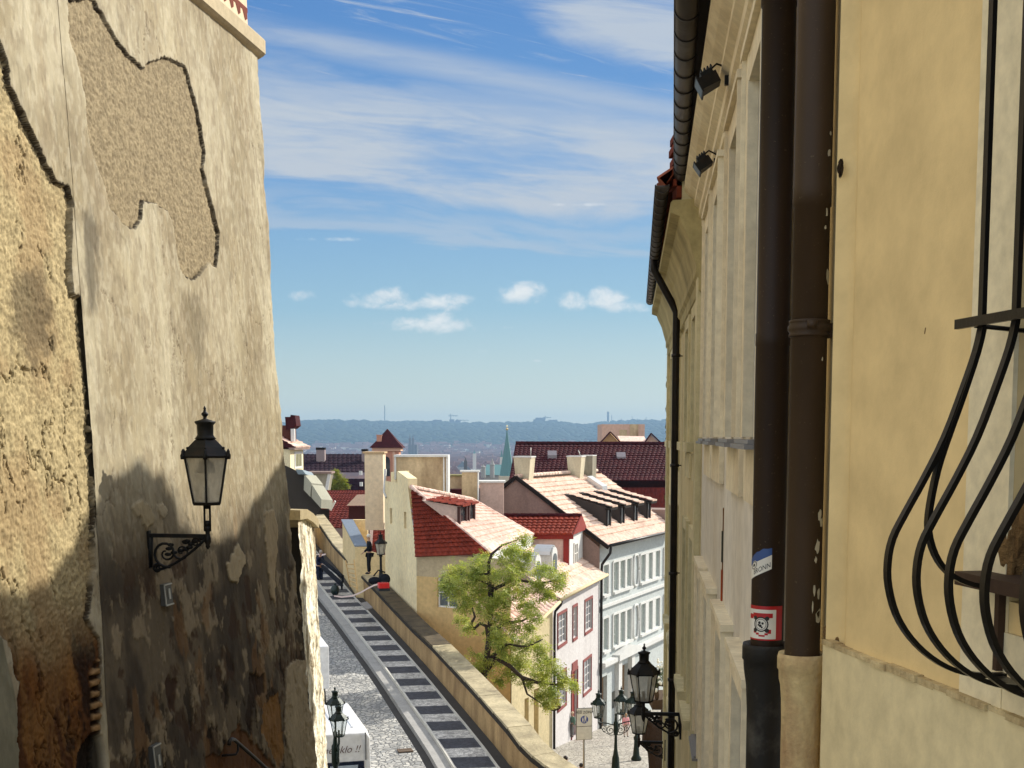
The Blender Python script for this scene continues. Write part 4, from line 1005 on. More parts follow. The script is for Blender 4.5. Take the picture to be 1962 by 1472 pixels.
mb.prism([F3.P(-.05, d, z) for d, z in pr], tuple(F3.t * (F3.L + .1))); mb.build('cornice', plaster('mossy_cornice_plaster', srgb(186, 172, 124), .75, 1.6, .3, 50, dcol=srgb(104, 98, 60)), H3)
mb = MB(); 
for i in range(26):
    z = 1.3 - i * .11; lump(mb, F3.P(F3.L + .0, .0, z), .055 + random.uniform(0, .03), i, (.7, .6, 1.0), 8, 6)
mb.build('corner_ornament', plaster('mossy_stone', srgb(110, 106, 66), .6, 5), H3)
ga = at(1264, 350, 11.2); gb = at(1249, 578, 20.6)
gz3 = 2.20; pa = F3.P(-.2, .38, gz3); pb = F3.P(F3.L + .0, .33, gz3); gutter(H3, pa, pb, .058)
mb = MB(); tiled(mb, F3.P(0, .36, 2.26), F3.P(F3.L, .31, 2.26), F3.P(F3.L, -3.2, 5.5), F3.P(0, -3.2, 5.5)); mb.quad(F3.P(0, -3.2, 5.5), F3.P(F3.L, -3.2, 5.5), F3.P(F3.L, -7, 2.2), F3.P(0, -7, 2.2))
mb.build('roof', ROOFR, H3)
mb = MB(); mb.poly([F3.P(0, .0, 2.2), F3.P(0, -3.2, 5.45), F3.P(0, -7, 2.2)]); mb.poly([F3.P(F3.L, 0.0, 2.2), F3.P(F3.L, -3.2, 5.45), F3.P(F3.L, -7, 2.2)]); mb.build('gable', YB, H3)
# little stepped firewall above the joint of the two houses
mb = MB(); mb.prism([F3.P(-.03, .20, 1.9), F3.P(-.03, .20, 2.55), F3.P(-.03, -.05, 2.75), F3.P(-.03, -.6, 3.2), F3.P(-.03, -.6, 1.9)], tuple(F3.t * .22)); mb.build('fire_wall', YB2, H3)
mb = MB(); p = at(1292, 258, 11.6); mb.box((p[0] + .09, p[1], p[2] - .28), (.16, .3, .6)); 
for i in range(5): mb.box((p[0] + .02, p[1], p[2] - .05 - i * .10), (.08 + .02 * (i % 2), .3, .06))
mb.build('roof_brick_edge', tiles('old_brick', srgb(120, 58, 40)), H3)
PIPEB = metal('black_pipe_paint', (.012, .010, .009), .45, .2)
s = F3.sY(15.6); T = thing('black_downpipe', F3.P(s, .1, -12), 'thin black downpipe running down the yellow-beige house from its gutter', 'downpipe')
mb = MB(); mb.tube([F3.P(s - .1, .37, 2.16), F3.P(s - .1, .37, 2.04), F3.P(s - .01, .13, 1.62), F3.P(s, .085, 1.52), F3.P(s, .085, -12)], .045, 12); mb.build('pipe', PIPEB, T)
mb = MB()
for i in range(8): mb.lathe([(.046, -.02), (.056, -.018), (.056, .018), (.046, .02)], F3.P(s, .085, 1.0 - i * 1.35), 12); mb.tube([F3.P(s, .08, 1.0 - i * 1.35), F3.P(s + .07, 0, 1.0 - i * 1.35)], .008, 5)
mb.build('clamps', PIPEB, T)
# unseen house and jagged wall, added to cast the shadow on the weathered wall
HN = thing('added_shadow_house', (6.5, 23, -13), 'unseen house added behind the right-hand row to shade the weathered wall', 'building')
mb = MB(); mb.hexa([(3.05, 20.75, -13), (3.75, 24.6, -13), (12, 23.5, -13), (11, 19.5, -13), (3.05, 20.75, 3.0), (3.75, 24.6, 3.0), (12, 23.5, 3.0), (11, 19.5, 3.0)]); mb.build('wall', YB, HN)
shp = [(-40, 1060), (0, 1060), (20, 1120), (60, 1122), (100, 1112), (150, 1040), (182, 985), (192, 948), (212, 918), (236, 902), (258, 884), (278, 888), (290, 902), (318, 914), (328, 948), (338, 958), (344, 1008), (352, 1012), (400, 1030), (430, 1034), (458, 1018), (500, 940), (530, 895), (548, 868), (552, 860)]
prof_ = []; rj = random.Random(4); dense = []
for (xa, ya), (xb, yb) in zip(shp[:-1], shp[1:]):
    k = max(1, int(math.hypot(xb - xa, yb - ya) / 9))
    for i in range(k): dense.append((xa + (xb - xa) * i / k + rj.uniform(-3, 3), ya + (yb - ya) * i / k + rj.choice((-7, 6, 1, 3, -2))))
shp = sorted(dense) + [shp[-1]]
for px, py in shp:
    Yw, zw = lw_hit(px, py); Xw = lwX(Yw, zw)
    t = (3.85 + .093 * Yw - Xw) / (sv.x - .093 * sv.y); prof_.append((Xw + sv.x * t, Yw + sv.y * t, zw + sv.z * t))
mb = MB(); n = len(prof_); bz = 1.5
for i in range(n - 1):
    a, b = prof_[i], prof_[i + 1]
    mb.hexa([(a[0], a[1], bz), (b[0], b[1], bz), (b[0] + .5, b[1], bz), (a[0] + .5, a[1], bz), a, b, (b[0] + .5, b[1], b[2]), (a[0] + .5, a[1], a[2])])
mb.build('shadow_casting_wall', YB2, HN)  # top outline shaped to give the shadow edge on the weathered wall
# lanterns on the third house
def wall_lantern2(px_m, py_m, label):
    s = F3.spx(px_m, py_m); z = F3.zpx(px_m, py_m); m = Vector(F3.P(s, 0, z)); n = Vector(F3.n)
    return s, z, m, n
for (pxm, pym, pxl, ytop, ybot, lab) in ((1306, 1369, 1233, 1235, 1344, 'nearer and larger black wall lantern on the yellow-beige house'), (1276, 1423, 1224, 1330, 1405, 'farther and lower black wall lantern on the yellow-beige house, behind the nearer one')):
    s = min(F3.spx(pxm, pym), F3.L - .12); z = at(pxm, pym, F3.P(s, 0, 0)[1])[2]; m = Vector(F3.P(s, 0, z)); n = Vector(F3.n)
    d = ray(pxl, pym); k = d[0] / d[1]; L = (k * m.y - m.x) / (n.x - k * n.y)
    T = thing('wall_lantern', tuple(m), lab, 'street lamp', 'wall lanterns on the yellow-beige house'); bracket(T, m, n, L, .26, r=.014)
    ax = m + n * L; b = at(pxl, ybot, ax.y)[2]; h = .70
    mb = MB(); mb.lathe([(.004, -.10), (.02, -.07), (.03, -.02), (.02, .02), (.03, .05), (.018, .08), (.018, b - ax.z + .01)], tuple(ax), 8); mb.build('support_post', IRON, T)
    lantern_parts(T, (ax.x, ax.y, b), h, rot=math.radians(0))
# ------------------------------------------------------------------ ground, street, plaza
def zplaza(Y):
    if Y < 35: return -10.6
    if Y < 60: return -10.6 - (Y - 35) * .144
    return -14.2 - (Y - 60) * .10
GROUNDM = plaster('earth_and_paving', (.16, .14, .11), .5, .05, .3, 2)
mb = MB()
def zterr(X, Y):
    z = -17.0 if Y < 90 else -17 - 48 * float(sstep(90, 900, np.array(Y)))
    return z
xs = [-6000, -3000, -1500, -800, -400, -200, -100, -40, 0, 40, 100, 200, 400, 800, 1500, 3000, 6000]; ys = [-60, 0, 40, 90, 200, 400, 600, 900, 1500, 2200, 3000, 4000, 5200, 7500]
vs = [(x, y, zterr(x, y)) for y in ys for x in xs]; nx = len(xs)
mb.add(vs, [(j * nx + i, j * nx + i + 1, (j + 1) * nx + i + 1, (j + 1) * nx + i) for j in range(len(ys) - 1) for i in range(nx - 1)])
tag(mb.build('ground', GROUNDM), kind='structure')
# hillside steps below the viewer (runs down between the houses)
mb = MB(); STEP = plaster('stair_stone', (.22, .2, .17), .4, 2)
for i in range(44):
    y0 = -1.5 + i * .5; z = -1.75 - i * .172; mb.hexa([(-6.2, y0, z - 1.5), (2.0, y0, z - 1.5), (2.0, y0 + .5, z - 1.5), (-6.2, y0 + .5, z - 1.5), (-6.2, y0, z), (2.0, y0, z), (2.0, y0 + .5, z), (-6.2, y0 + .5, z)])
tag(mb.build('stairs', STEP), kind='structure')
def road_pt(px, py):
    d = ray(px, py); r = d[2] / d[1]; Y = 10.81 / (.058 - r); return (d[0] / d[1] * Y, Y, r * Y)
TRK = [road_pt(*q) for q in [(983, 1471), (958, 1438), (922, 1395), (885.7, 1353), (849.5, 1310), (813, 1269), (776, 1229), (739, 1189), (697, 1146), (665, 1110), (623, 1061)]]
e0_ = Vector(TRK[0]) - Vector(TRK[1]); e0_ = e0_ / e0_.length
for k in (1.5, 3.0, 5.0): TRK.insert(0, tuple(Vector(road_pt(983, 1471)) + e0_ * k + Vector((.05 * k, 0, 0))))
e = Vector(TRK[-1]) + (Vector(TRK[-1]) - Vector(TRK[-3])) * 1.6; TRK.append(tuple(e))
TRK = [Vector(p) for p in TRK]
def resample(P, step):
    out = []
    for a, b in zip(P[:-1], P[1:]):
        n = max(1, int((b - a).length / step))
        for i in range(n): out.append(a + (b - a) * (i / n))
    out.append(P[-1]); return out
TR = resample(TRK, .8)
def ribbon(mb, o0, o1, z0, z1, pts=None, jag=0.0):
    pts = pts or TR; vs = []
    for p in pts: vs += [(p.x + o0 + random.uniform(-jag, jag), p.y, p.z + z0), (p.x + o1 + random.uniform(-jag, jag), p.y, p.z + z1)]
    mb.add(vs, [(2 * i, 2 * i + 2, 2 * i + 3, 2 * i + 1) for i in range(len(pts) - 1)])
def cobble(name, c1, c2, scale=7.0, gap=.5, sx=1.0):
    m, nt, b, out = newmat(name)
    tcn = nt.nodes.new('ShaderNodeTexCoord'); mp = nt.nodes.new('ShaderNodeMapping'); mp.inputs['Scale'].default_value = (sx, 1, 1); nt.links.new(tcn.outputs['Object'], mp.inputs[0])
    dn = noise_node(nt, 2.5, 2, .5); ad = nt.nodes.new('ShaderNodeVectorMath'); ad.operation = 'MULTIPLY_ADD'; nt.links.new(dn.outputs['Color'], ad.inputs[0]); ad.inputs[1].default_value = (.3, .3, 0); nt.links.new(mp.outputs[0], ad.inputs[2])
    vo = nt.nodes.new('ShaderNodeTexVoronoi'); vo.feature = 'DISTANCE_TO_EDGE'; vo.inputs['Scale'].default_value = scale; nt.links.new(ad.outputs[0], vo.inputs['Vector'])
    v2 = nt.nodes.new('ShaderNodeTexVoronoi'); v2.inputs['Scale'].default_value = scale; nt.links.new(ad.outputs[0], v2.inputs['Vector'])
    r = ramp(nt, vo.outputs['Distance'], [(.02, 0.0), (.14, 1.0)])
    sp_ = nt.nodes.new('ShaderNodeSeparateColor'); nt.links.new(v2.outputs['Color'], sp_.inputs[0])
    st = mixc(nt, sp_.outputs[0], c1, c2); n1 = noise_node(nt, .8, 5, .6); rr_ = ramp(nt, n1.outputs[0], [(.3, .75), (.7, 1.2)])
    st = mixc(nt, 1.0, st, rr_.outputs[0], 'MULTIPLY'); c = mixc(nt, r.outputs[0], tuple(q * gap for q in c2), st)
    nt.links.new(c, b.inputs['Base Color']); b.inputs['Roughness'].default_value = .75; bump(nt, b, r.outputs[0], .8, .03); return m
COB = cobble('grey_cobbles', (.52, .50, .45), (.28, .28, .27), 6.5)
COBP = cobble('plaza_setts', (.48, .45, .38), (.34, .31, .26), 5.0, .6)
def bandmat():
    m, nt, b, out = newmat('mosaic_bands')
    tcn = nt.nodes.new('ShaderNodeTexCoord'); s_ = nt.nodes.new('ShaderNodeSeparateXYZ'); nt.links.new(tcn.outputs['Object'], s_.inputs[0])
    def mm(op, a, bb):
        n = nt.nodes.new('ShaderNodeMath'); n.operation = op
        for i, q in enumerate((a, bb)):
            if hasattr(q, 'links'): nt.links.new(q, n.inputs[i])
            else: n.inputs[i].default_value = q
        return n.outputs[0]
    f = mm('FRACT', mm('DIVIDE', mm('ADD', mm('ADD', s_.outputs[1], -34.2), mm('MULTIPLY', s_.outputs[0], -.12)), 1.8), 0.0)
    r = ramp(nt, f, [(.0, 0.0), (.03, 1.0), (.46, 1.0), (.49, 0.0)])
    n1 = noise_node(nt, 22, 3, .7); rr_ = ramp(nt, n1.outputs[0], [(.35, .6), (.65, 1.25)])
    vo = nt.nodes.new('ShaderNodeTexVoronoi'); vo.inputs['Scale'].default_value = 11.0; nt.links.new(tcn.outputs['Object'], vo.inputs['Vector']); sc_ = nt.nodes.new('ShaderNodeSeparateColor'); nt.links.new(vo.outputs['Color'], sc_.inputs[0]); rv = ramp(nt, sc_.outputs[0], [(0, .6), (1, 1.35)])
    c = mixc(nt, r.outputs[0], (.045, .045, .055), (.50, .48, .44)); c = mixc(nt, 1.0, c, rv.outputs[0], 'MULTIPLY'); c = mixc(nt, 1.0, c, rr_.outputs[0], 'MULTIPLY')
    n2 = noise_node(nt, 1.3, 5, .6); r4 = ramp(nt, n2.outputs[0], [(.3, .8), (.7, 1.15)]); c = mixc(nt, 1.0, c, r4.outputs[0], 'MULTIPLY')
    nt.links.new(c, b.inputs['Base Color']); b.inputs['Roughness'].default_value = .7; bump(nt, b, n1.outputs[0], .5, .01); return m
mb = MB(); ribbon(mb, -1.58, -.40, .0, .0); tag(mb.build('footpath', bandmat()), kind='structure')
KERB = plaster('kerb_granite', (.36, .35, .33), .4, 2, .4, 30)
mb = MB(); ribbon(mb, -.40, -.45, .06, .06); ribbon(mb, -.40, -.40, -.1, .06); ribbon(mb, -.45, -.45, .06, -.0); ribbon(mb, -1.64, -1.58, .07, .07); ribbon(mb, -1.58, -1.58, .07, -.02); ribbon(mb, -1.64, -1.64, -.06, .07)
tag(mb.build('kerb', plaster('pale_kerb_granite', (.58, .56, .50), .4, 3, .4, 30)), kind='structure'); mb = MB(); ribbon(mb, -2.02, -1.642, -.03, -.03); ribbon(mb, -2.02, -2.02, -.20, -.03); tag(mb.build('pavement', KERB), kind='structure')
mb = MB(); ribbon(mb, -.40, .02, -.06, -.06); ribbon(mb, -2.28, -2.02, -.19, -.19); tag(mb.build('gutter_channel', plaster('dirty_channel', (.07, .065, .06), .4, 2)), kind='structure')
mb = MB(); ribbon(mb, -11, -2.28, -.14, -.14); e0 = TR[0]; mb.quad((e0.x - 11, 19.0, -9.9), (e0.x + 3, 19.0, -9.9), (e0.x + 3, e0.y, e0.z - .2), (e0.x - 11, e0.y, e0.z - .2)); tag(mb.build('road', COB), kind='structure')
mb = MB()      # plaza sheet, right of the parapet
py_ = [19, 26, 30, 35, 40, 45, 50, 55, 60, 75, 90, 130]
def trx(Y):
    for a, b in zip(TRK[:-1], TRK[1:]):
        if a.y <= Y <= b.y: return a.x + (b.x - a.x) * (Y - a.y) / (b.y - a.y)
    return TRK[0].x if Y < TRK[0].y else TRK[-1].x
vs = []
for Y in py_:
    x0 = trx(Y) + .2
    for k in range(5): vs.append((x0 + (26 - x0) * k / 4, Y, zplaza(Y)))
mb.add(vs, [(j * 5 + i, j * 5 + i + 1, (j + 1) * 5 + i + 1, (j + 1) * 5 + i) for j in range(len(py_) - 1) for i in range(4)]); tag(mb.build('plaza', COBP), kind='structure')
# ------------------------------------------------------------------ parapet
WALLP = plaster('ochre_parapet_plaster', srgb(188, 158, 112), .8, 1.6, .5, 20, dcol=srgb(112, 88, 60), dist=.02)
STONE = plaster('parapet_coping_stone', srgb(190, 176, 142), .65, 1.6, .5, 18, dcol=srgb(84, 76, 62), dist=.02)
def y_at_px(px):
    pts = [road_pt(*q) + (q[0],) for q in [(983, 1471), (958, 1438), (922, 1395), (885.7, 1353), (849.5, 1310), (813, 1269), (776, 1229), (739, 1189), (697, 1146), (665, 1110), (623, 1061), (590, 1018)]]
    for p, q in zip(pts[:-1], pts[1:]):
        if q[3] <= px <= p[3]: t = (p[3] - px) / (p[3] - q[3]); return p[1] + (q[1] - p[1]) * t
    return pts[0][1] - (px - 983) * .024
MOSSY_SHADE = plaster('mossy_shade_dark_stone', srgb(96, 84, 64), .8, 2.2, .5, 18, dcol=srgb(48, 42, 32), dist=.02)  # moss, plus the house's cast shadow put into the stone colour
intop = [(x, y, y_at_px(x)) for x, y in ((1078, 1486), (1048, 1466), (1024, 1448), (1001, 1426), (976, 1393), (949, 1363), (922, 1333), (894.7, 1303.5), (867.6, 1275), (831, 1237), (795, 1204), (759, 1167), (727, 1133), (674, 1078), (641, 1043), (601, 986))]
IT = [Vector(at(*p)) for p in intop]; wof = []
for i, p in enumerate(IT):
    a = IT[max(i - 1, 0)]; b = IT[min(i + 1, len(IT) - 1)]; d = (b - a); d.z = 0; d.normalize(); wof.append(Vector((d.y, -d.x, 0)))
def ptx(Y):
    for a, b in zip(TRK[:-1], TRK[1:]):
        if a.y <= Y <= b.y: t = (Y - a.y) / (b.y - a.y); return a + (b - a) * t
    return TRK[0] if Y < TRK[0].y else TRK[-1]
PT = thing('parapet_wall', tuple(IT[8] + V(0, 0, -1)), 'long ochre parapet wall with stone coping between the street and the houses, curving down to the square', 'wall')
mb = MB(); vs = []; n = len(IT); PW = .54
for i, p in enumerate(IT):
    w = wof[i]; zb = ptx(p.y).z - .25
    q = p + w * PW; vs += [(p.x, p.y, zb - .6), (p.x, p.y, p.z - .09), (q.x, q.y, p.z - .09), (q.x, q.y, -16)]
mb.add(vs, [(4 * i + k, 4 * i + k + 1, 4 * i + 5 + k, 4 * i + 4 + k) for i in range(n - 1) for k in range(3)] + [(0, 1, 2, 3), tuple(4 * (n - 1) + k for k in (3, 2, 1, 0))]); mb.build('wall_body', WALLP, PT)
mb = MB(); DKB = plaster('shade_dark_ledge_stone', (.035, .028, .02), .4, 3, .5, 20)  # dark strip stands in for the shade under the coping
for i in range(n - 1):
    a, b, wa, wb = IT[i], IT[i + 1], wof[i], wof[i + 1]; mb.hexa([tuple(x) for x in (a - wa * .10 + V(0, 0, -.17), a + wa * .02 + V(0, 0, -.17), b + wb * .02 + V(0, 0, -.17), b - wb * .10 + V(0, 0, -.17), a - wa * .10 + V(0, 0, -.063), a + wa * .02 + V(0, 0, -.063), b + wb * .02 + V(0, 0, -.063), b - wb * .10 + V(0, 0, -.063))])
mb.build('coping_shade_strip', DKB, PT)
# cope stones, one mesh each
for i in range(n - 1):
    a, b = IT[i], IT[i + 1]; m_s = max(1, int((b - a).length / 2.0))
    for k in range(m_s):
        p = a + (b - a) * (k / m_s); q = a + (b - a) * ((k + 1) / m_s) - (b - a).normalized() * .02
        w0_, w1_ = wof[i].lerp(wof[i + 1], k / m_s), wof[i].lerp(wof[i + 1], (k + 1) / m_s); h0, h1 = -.060, .0 + random.uniform(-.01, .01)
        mb = MB(); mb.hexa([tuple(x) for x in (p - w0_ * .07 + V(0, 0, h0), p + w0_ * .62 + V(0, 0, h0), q + w1_ * .62 + V(0, 0, h0), q - w1_ * .05 + V(0, 0, h0), p - w0_ * .05 + V(0, 0, h1), p + w0_ * .62 + V(0, 0, h1 + .02), q + w1_ * .62 + V(0, 0, h1 + .02), q - w1_ * .05 + V(0, 0, h1))]); mb.build('coping_stone', MOSSY_SHADE if 43.0 < p.y < 54.5 else STONE, PT)
# upper parapet (steeper, light slabs)
UP = thing('upper_parapet', at(600, 960, 72), 'pair of pale sloping slabs on the upper part of the parapet, rising towards the left', 'wall')
SLAB = plaster('pale_slab', srgb(170, 168, 150), .3, 2, .3, 20)
for a in (((583, 909), (597, 926), (594, 952), (582, 939)), ((598, 929), (616, 957), (615, 974), (597, 954))):
    mb = MB(); q = [at(x, y, 71.5) for x, y in a]; mb.prism([q[0], q[3], q[2], q[1]], (.5, 1.0, -.1)); mb.build('slab', SLAB, UP)
mb = MB(); q = [at(x, y, 72) for x, y in ((546, 892), (558, 897), (572, 904), (583, 912), (590, 945), (615, 974), (603, 992), (560, 1060), (540, 1060))]; mb.prism(q, (-.6, 1.2, -.3)); mb.build('shadow_dark_wall', plaster('shaded_brown_wall', (.05, .04, .03), .4, 2), UP)  # near-black sheet: the deep shadow here is put into its colour
mb = MB(); q = [at(x, y, 71.4) for x, y in ((566, 899), (579, 900), (586, 909), (571, 909))]; mb.prism(q, (.3, 1.5, -.2)); mb.build('metal_cap', flat('blue_grey_sheet', srgb(120, 134, 140), .4), UP)
for (px, py, w, lab) in ((776, 1430, .42, 'rectangular brownish drain cover in the sunlit cobbles beside the kerb'),):
    q = road_pt(px, py); z_ = q[2] + .0; mb = MB(); mb.box((q[0], q[1], q[2] - .12), (w, w * .8, .03), .28); mb.box((q[0], q[1], q[2] - .118), (w * .8, w * .1, .035), .28); mb.box((q[0], q[1] + .1, q[2] - .118), (w * .8, w * .1, .035), .28); tag(mb.build('drain_cover', metal('rusty_cover', (.14, .10, .07), .7, .3)), lab, 'drain cover')
# ------------------------------------------------------------------ houses
Yel = plaster('yellow_house_plaster', srgb(214, 184, 130), .5, .7, .3, 20, dcol=srgb(150, 116, 68), dist=.02)
YelL = plaster('pale_yellow_plaster', srgb(244, 228, 184), .3, .6, .3, 20, dcol=srgb(196, 164, 110), dist=.02)
GreyB = plaster('grey_plaster_band', srgb(186, 168, 136), .3, 1, .3, 20)
RED = tiles('red_roof_tiles', srgb(134, 56, 40), srgb(96, 38, 28)); PALE = tiles('pale_roof_tiles', srgb(234, 204, 188), srgb(206, 166, 148)); MAR = tiles('maroon_roof_tiles', srgb(72, 26, 29), srgb(46, 17, 21)); ORG = tiles('orange_pale_tiles', srgb(230, 204, 184), srgb(202, 166, 146))
BEI = plaster('beige_facade', srgb(206, 190, 150), .3, .8, .2, 20); PNK = plaster('pinkish_white_facade', srgb(196, 192, 190), .4, .9, .2, 20, dcol=srgb(160, 152, 148)); WHF = plaster('blue_white_facade', srgb(182, 188, 186), .25, .8, .2, 20, dcol=srgb(154, 160, 162)); TRIMW = plaster('white_trim', srgb(208, 208, 204), .2, 2, .2, 20)
GRG = plaster('grey_mauve_gable', srgb(150, 128, 118), .5, 1.2, .4, 15, dcol=srgb(96, 78, 74)); REDP = plaster('red_painted_plaster', srgb(136, 48, 40), .35, 2); STA = plaster('stained_chimney_plaster', srgb(206, 184, 148), .8, 1.0, .3, 15, dcol=srgb(110, 84, 58)); MUL = plaster('mauve_wall', srgb(198, 172, 160), .3, 1)
STO = plaster('stone_frames', srgb(210, 206, 190), .3, 3)
def chimney(name, px0, px1, py0, py1, Y, depth, mat, label, flare=0.0, cap=None, group=None, parent=None, rot=0.0, capm=None):
    a = Vector(at(px0, py1, Y)); b = Vector(at(px1, py1, Y)); t = Vector(at((px0 + px1) / 2, py0, Y)); w = (b.x - a.x) / 2; cx = (a.x + b.x) / 2; z0, z1 = a.z, t.z
    T = parent or thing(name, (cx, Y, z0), label, 'chimney', group); mb = MB()
    def rg(z, k): 
        co, si = math.cos(rot), math.sin(rot); return [(cx + x * co - y * si, Y + depth / 2 + x * si + y * co, z) for x, y in ((-w * k, -depth / 2 * k), (w * k, -depth / 2 * k), (w * k, depth / 2 * k), (-w * k, depth / 2 * k))]
    f0 = 1 - flare
    mb.hexa(rg(z0 - .6, f0) + rg(z1, 1.0)); mb.build('stack' if parent is None else name, mat, T)
    mb = MB(); mb.hexa(rg(z1 + .003, 1.06) + rg(z1 + (cap or .08), 1.06)); mb.build('cap', capm or TRIMW, T); return T
# --- yellow house
c0 = (-3.85, 50.2); e1 = (-.05, 47.9)
HY = thing('yellow_house', (-2, 49, -13), 'ochre house with pale slit-windowed side wall and red hipped roof beside the parapet', 'house')
A = (11.11 - .298 * 56.6, 56.6); FL = Fr(A, c0, (-1, -.3)); zt_ = at(800, 1066, 50.2)[2]
slit = []
for x0, x1, y0, y1 in ((747, 751, 974, 1004), (774, 778, 981, 1013)): slit.append((FL.spx(x0, (y0 + y1) / 2), FL.spx(x1 + .5, (y0 + y1) / 2), FL.zpx((x0 + x1) / 2, y1), FL.zpx((x0 + x1) / 2, y0)))
apx = at(788, 932, 51.7); sA = FL.sY(51.7); zA = FL.zpx(788, 930)
mb = MB(); wall_open(mb, FL, 0, sA, -16, zA, slit, .25)
mb.poly([FL.P(sA, 0, -16), FL.P(FL.L, 0, -16), FL.P(FL.L, 0, zt_), FL.P(sA, 0, zA)])
s_ = FL.spx(762, 915); s0_ = 0; mb.hexa([FL.P(0, -.5, -16), FL.P(FL.spx(762, 915), -.5, -16), FL.P(s_, -.3, -16), FL.P(0, -.3, -16), FL.P(0, -.5, FL.zpx(745, 905)), FL.P(s_, -.5, FL.zpx(760, 902)), FL.P(s_, -.3, FL.zpx(760, 902)), FL.P(0, -.3, FL.zpx(745, 906))])
mb.hexa([FL.P(s_, -.4, zA - 1), FL.P(sA, -.4, zA - 1), FL.P(sA, -.001, zA - 1), FL.P(s_, -.001, zA - 1), FL.P(s_, -.4, zA + .5), FL.P(sA, -.4, zA + .25), FL.P(sA, -.001, zA + .25), FL.P(s_, -.001, zA + .5)])
mb.build('side_wall', YelL, HY)
mb = MB(); 
for a, b, c, d in slit: mb.quad(FL.P(a, -.2, c), FL.P(b, -.2, c), FL.P(b, -.2, d), FL.P(a, -.2, d))
mb.build('slit_panes', flat('ochre_shutter', srgb(120, 92, 30), .8), HY)
FY = Fr(c0, e1, (0, -1)); zb_ = FY.zpx(860, 1108)
wY = (FY.spx(838, 1137), FY.spx(876, 1137), FY.zpx(856, 1165), FY.zpx(856, 1108))
mb = MB(); wall_open(mb, FY, 0, FY.L, -16, zb_, [wY], .18); mb.build('front_wall', Yel, HY)
mb = MB(); P = FY.P; mb.quad(P(0, 0, zb_), P(FY.L, 0, zb_), P(FY.L, 0, zt_ + .1), P(0, 0, zt_ + .1)); mb.build('front_band', GreyB, HY)
window(FY, HY, wY[0], wY[1], wY[2], wY[3], .08, .06, 2, 2)
B_ = at(941, 1061, 48.4); R0 = at(788, 933, 51.5); R1 = at(905, 957, 55.8); E1 = at(1021, 1024, 57.2); A_ = (c0[0] - .02, c0[1] - .12, zt_ - .02)
mb = MB(); tiled(mb, A_, (B_[0], B_[1] - .12, B_[2]), R0, R0, .26, .30, .06); mb.build('front_roof', RED, HY)
mb = MB(); tiled(mb, B_, E1, R1, R0, .24, .36, .05); mb.build('side_roof', PALE, HY)  # sunlit slope of the same red roof; its brightness is in the paler tiles
mb = MB(); ridge_tiles(mb, R0, B_, .08); ridge_tiles(mb, R0, R1, .09); ridge_tiles(mb, R1, E1, .08); mb.build('ridge_tiles', PALE, HY)
mb = MB(); mb.quad(B_, (B_[0], B_[1], -16), (E1[0], E1[1], -16), E1); mb.poly([R1, (R1[0], R1[1], -16), (E1[0], E1[1], -16), E1]); mb.quad((R0[0], R0[1] + .1, R0[2] - .1), (FL.A.x, FL.A.y, R0[2] - .2), (R1[0] - .5, R1[1] + 1, R1[2] - .3), (R1[0], R1[1], R1[2] - .05)); mb.build('back_wall', TRIMW, HY)
mb = MB(); pp = [at(742, 905, 53.6), at(742, 930, 53.4)]
mb.tube([FL.P(.15, -.02, FL.zpx(745, 904) + .1), FL.P(.15, .04, FL.zpx(745, 904) - .95), FL.P(.6, .04, FL.zpx(745, 904) - 1.15)], .06, 8); mb.build('white_pipe', TRIMW, HY)
# dormers on the yellow house roof
def plane_hit(px, py, p, q, r):
    p, q, r = Vector(p), Vector(q), Vector(r); n = (q - p).cross(r - p); d = Vector(ray(px, py)); return d * (p.dot(n) / d.dot(n))
ev = Vector(E1) - Vector(B_); ev.z = 0; ev.normalize(); uv = Vector((-ev.y, ev.x, 0)); slope = (R0[2] - B_[2]) / max(.1, (Vector(R0) - Vector(B_)).dot(uv))
for px, py, w_d in ((878, 1005, 1.15), (896, 1000, 1.0)):
    p0 = plane_hit(px, py, R0, B_, E1); h_d = .72; k_ = math.tan(math.radians(9)); Ld = h_d / (slope - k_)
    T0 = bpy.data.objects.new('dormer', None); COL.objects.link(T0); T0.parent = HY; T0.location = p0 - Vector(HY.location)
    up = V(0, 0, 1); f_ = p0 - up * .15; ft = p0 + up * h_d; bk = p0 + uv * Ld + up * (h_d + k_ * Ld)
    D = MB(); D.prism([tuple(f_), tuple(ft), tuple(bk)], tuple(ev * w_d)); D.build('dormer_wall', MUL, T0)
    D = MB(); o_ = up * .04; s0_ = ft - uv * .22 - up * .035 + o_ - ev * .12; s1_ = s0_ + ev * (w_d + .24); b0_ = bk + uv * .1 + o_ - ev * .12; b1_ = b0_ + ev * (w_d + .24)
    tiled(D, tuple(s0_), tuple(s1_), tuple(b1_), tuple(b0_), .24, .3, .05, .03); D.build('dormer_roof', RED, T0)
    dkr = flat('dark_red_wood', srgb(60, 26, 20), .7)
    for e_ in (0.0, w_d): D = MB(); c_ = p0 - uv * .03 + ev * e_; D.hexa([tuple(c_ + ev * x + uv * y + up * z) for z in (-.15, h_d - .02) for x, y in ((-.07, -.06), (.07, -.06), (.07, .05), (-.07, .05))]); D.build('dormer_post', dkr, T0)
    D = MB(); c_ = p0 - uv * .01; D.quad(tuple(c_ + ev * .07), tuple(c_ + ev * (w_d - .07)), tuple(c_ + ev * (w_d - .07) + up * (h_d - .05)), tuple(c_ + ev * .07 + up * (h_d - .05))); D.build('dormer_window', GLASSD, T0)
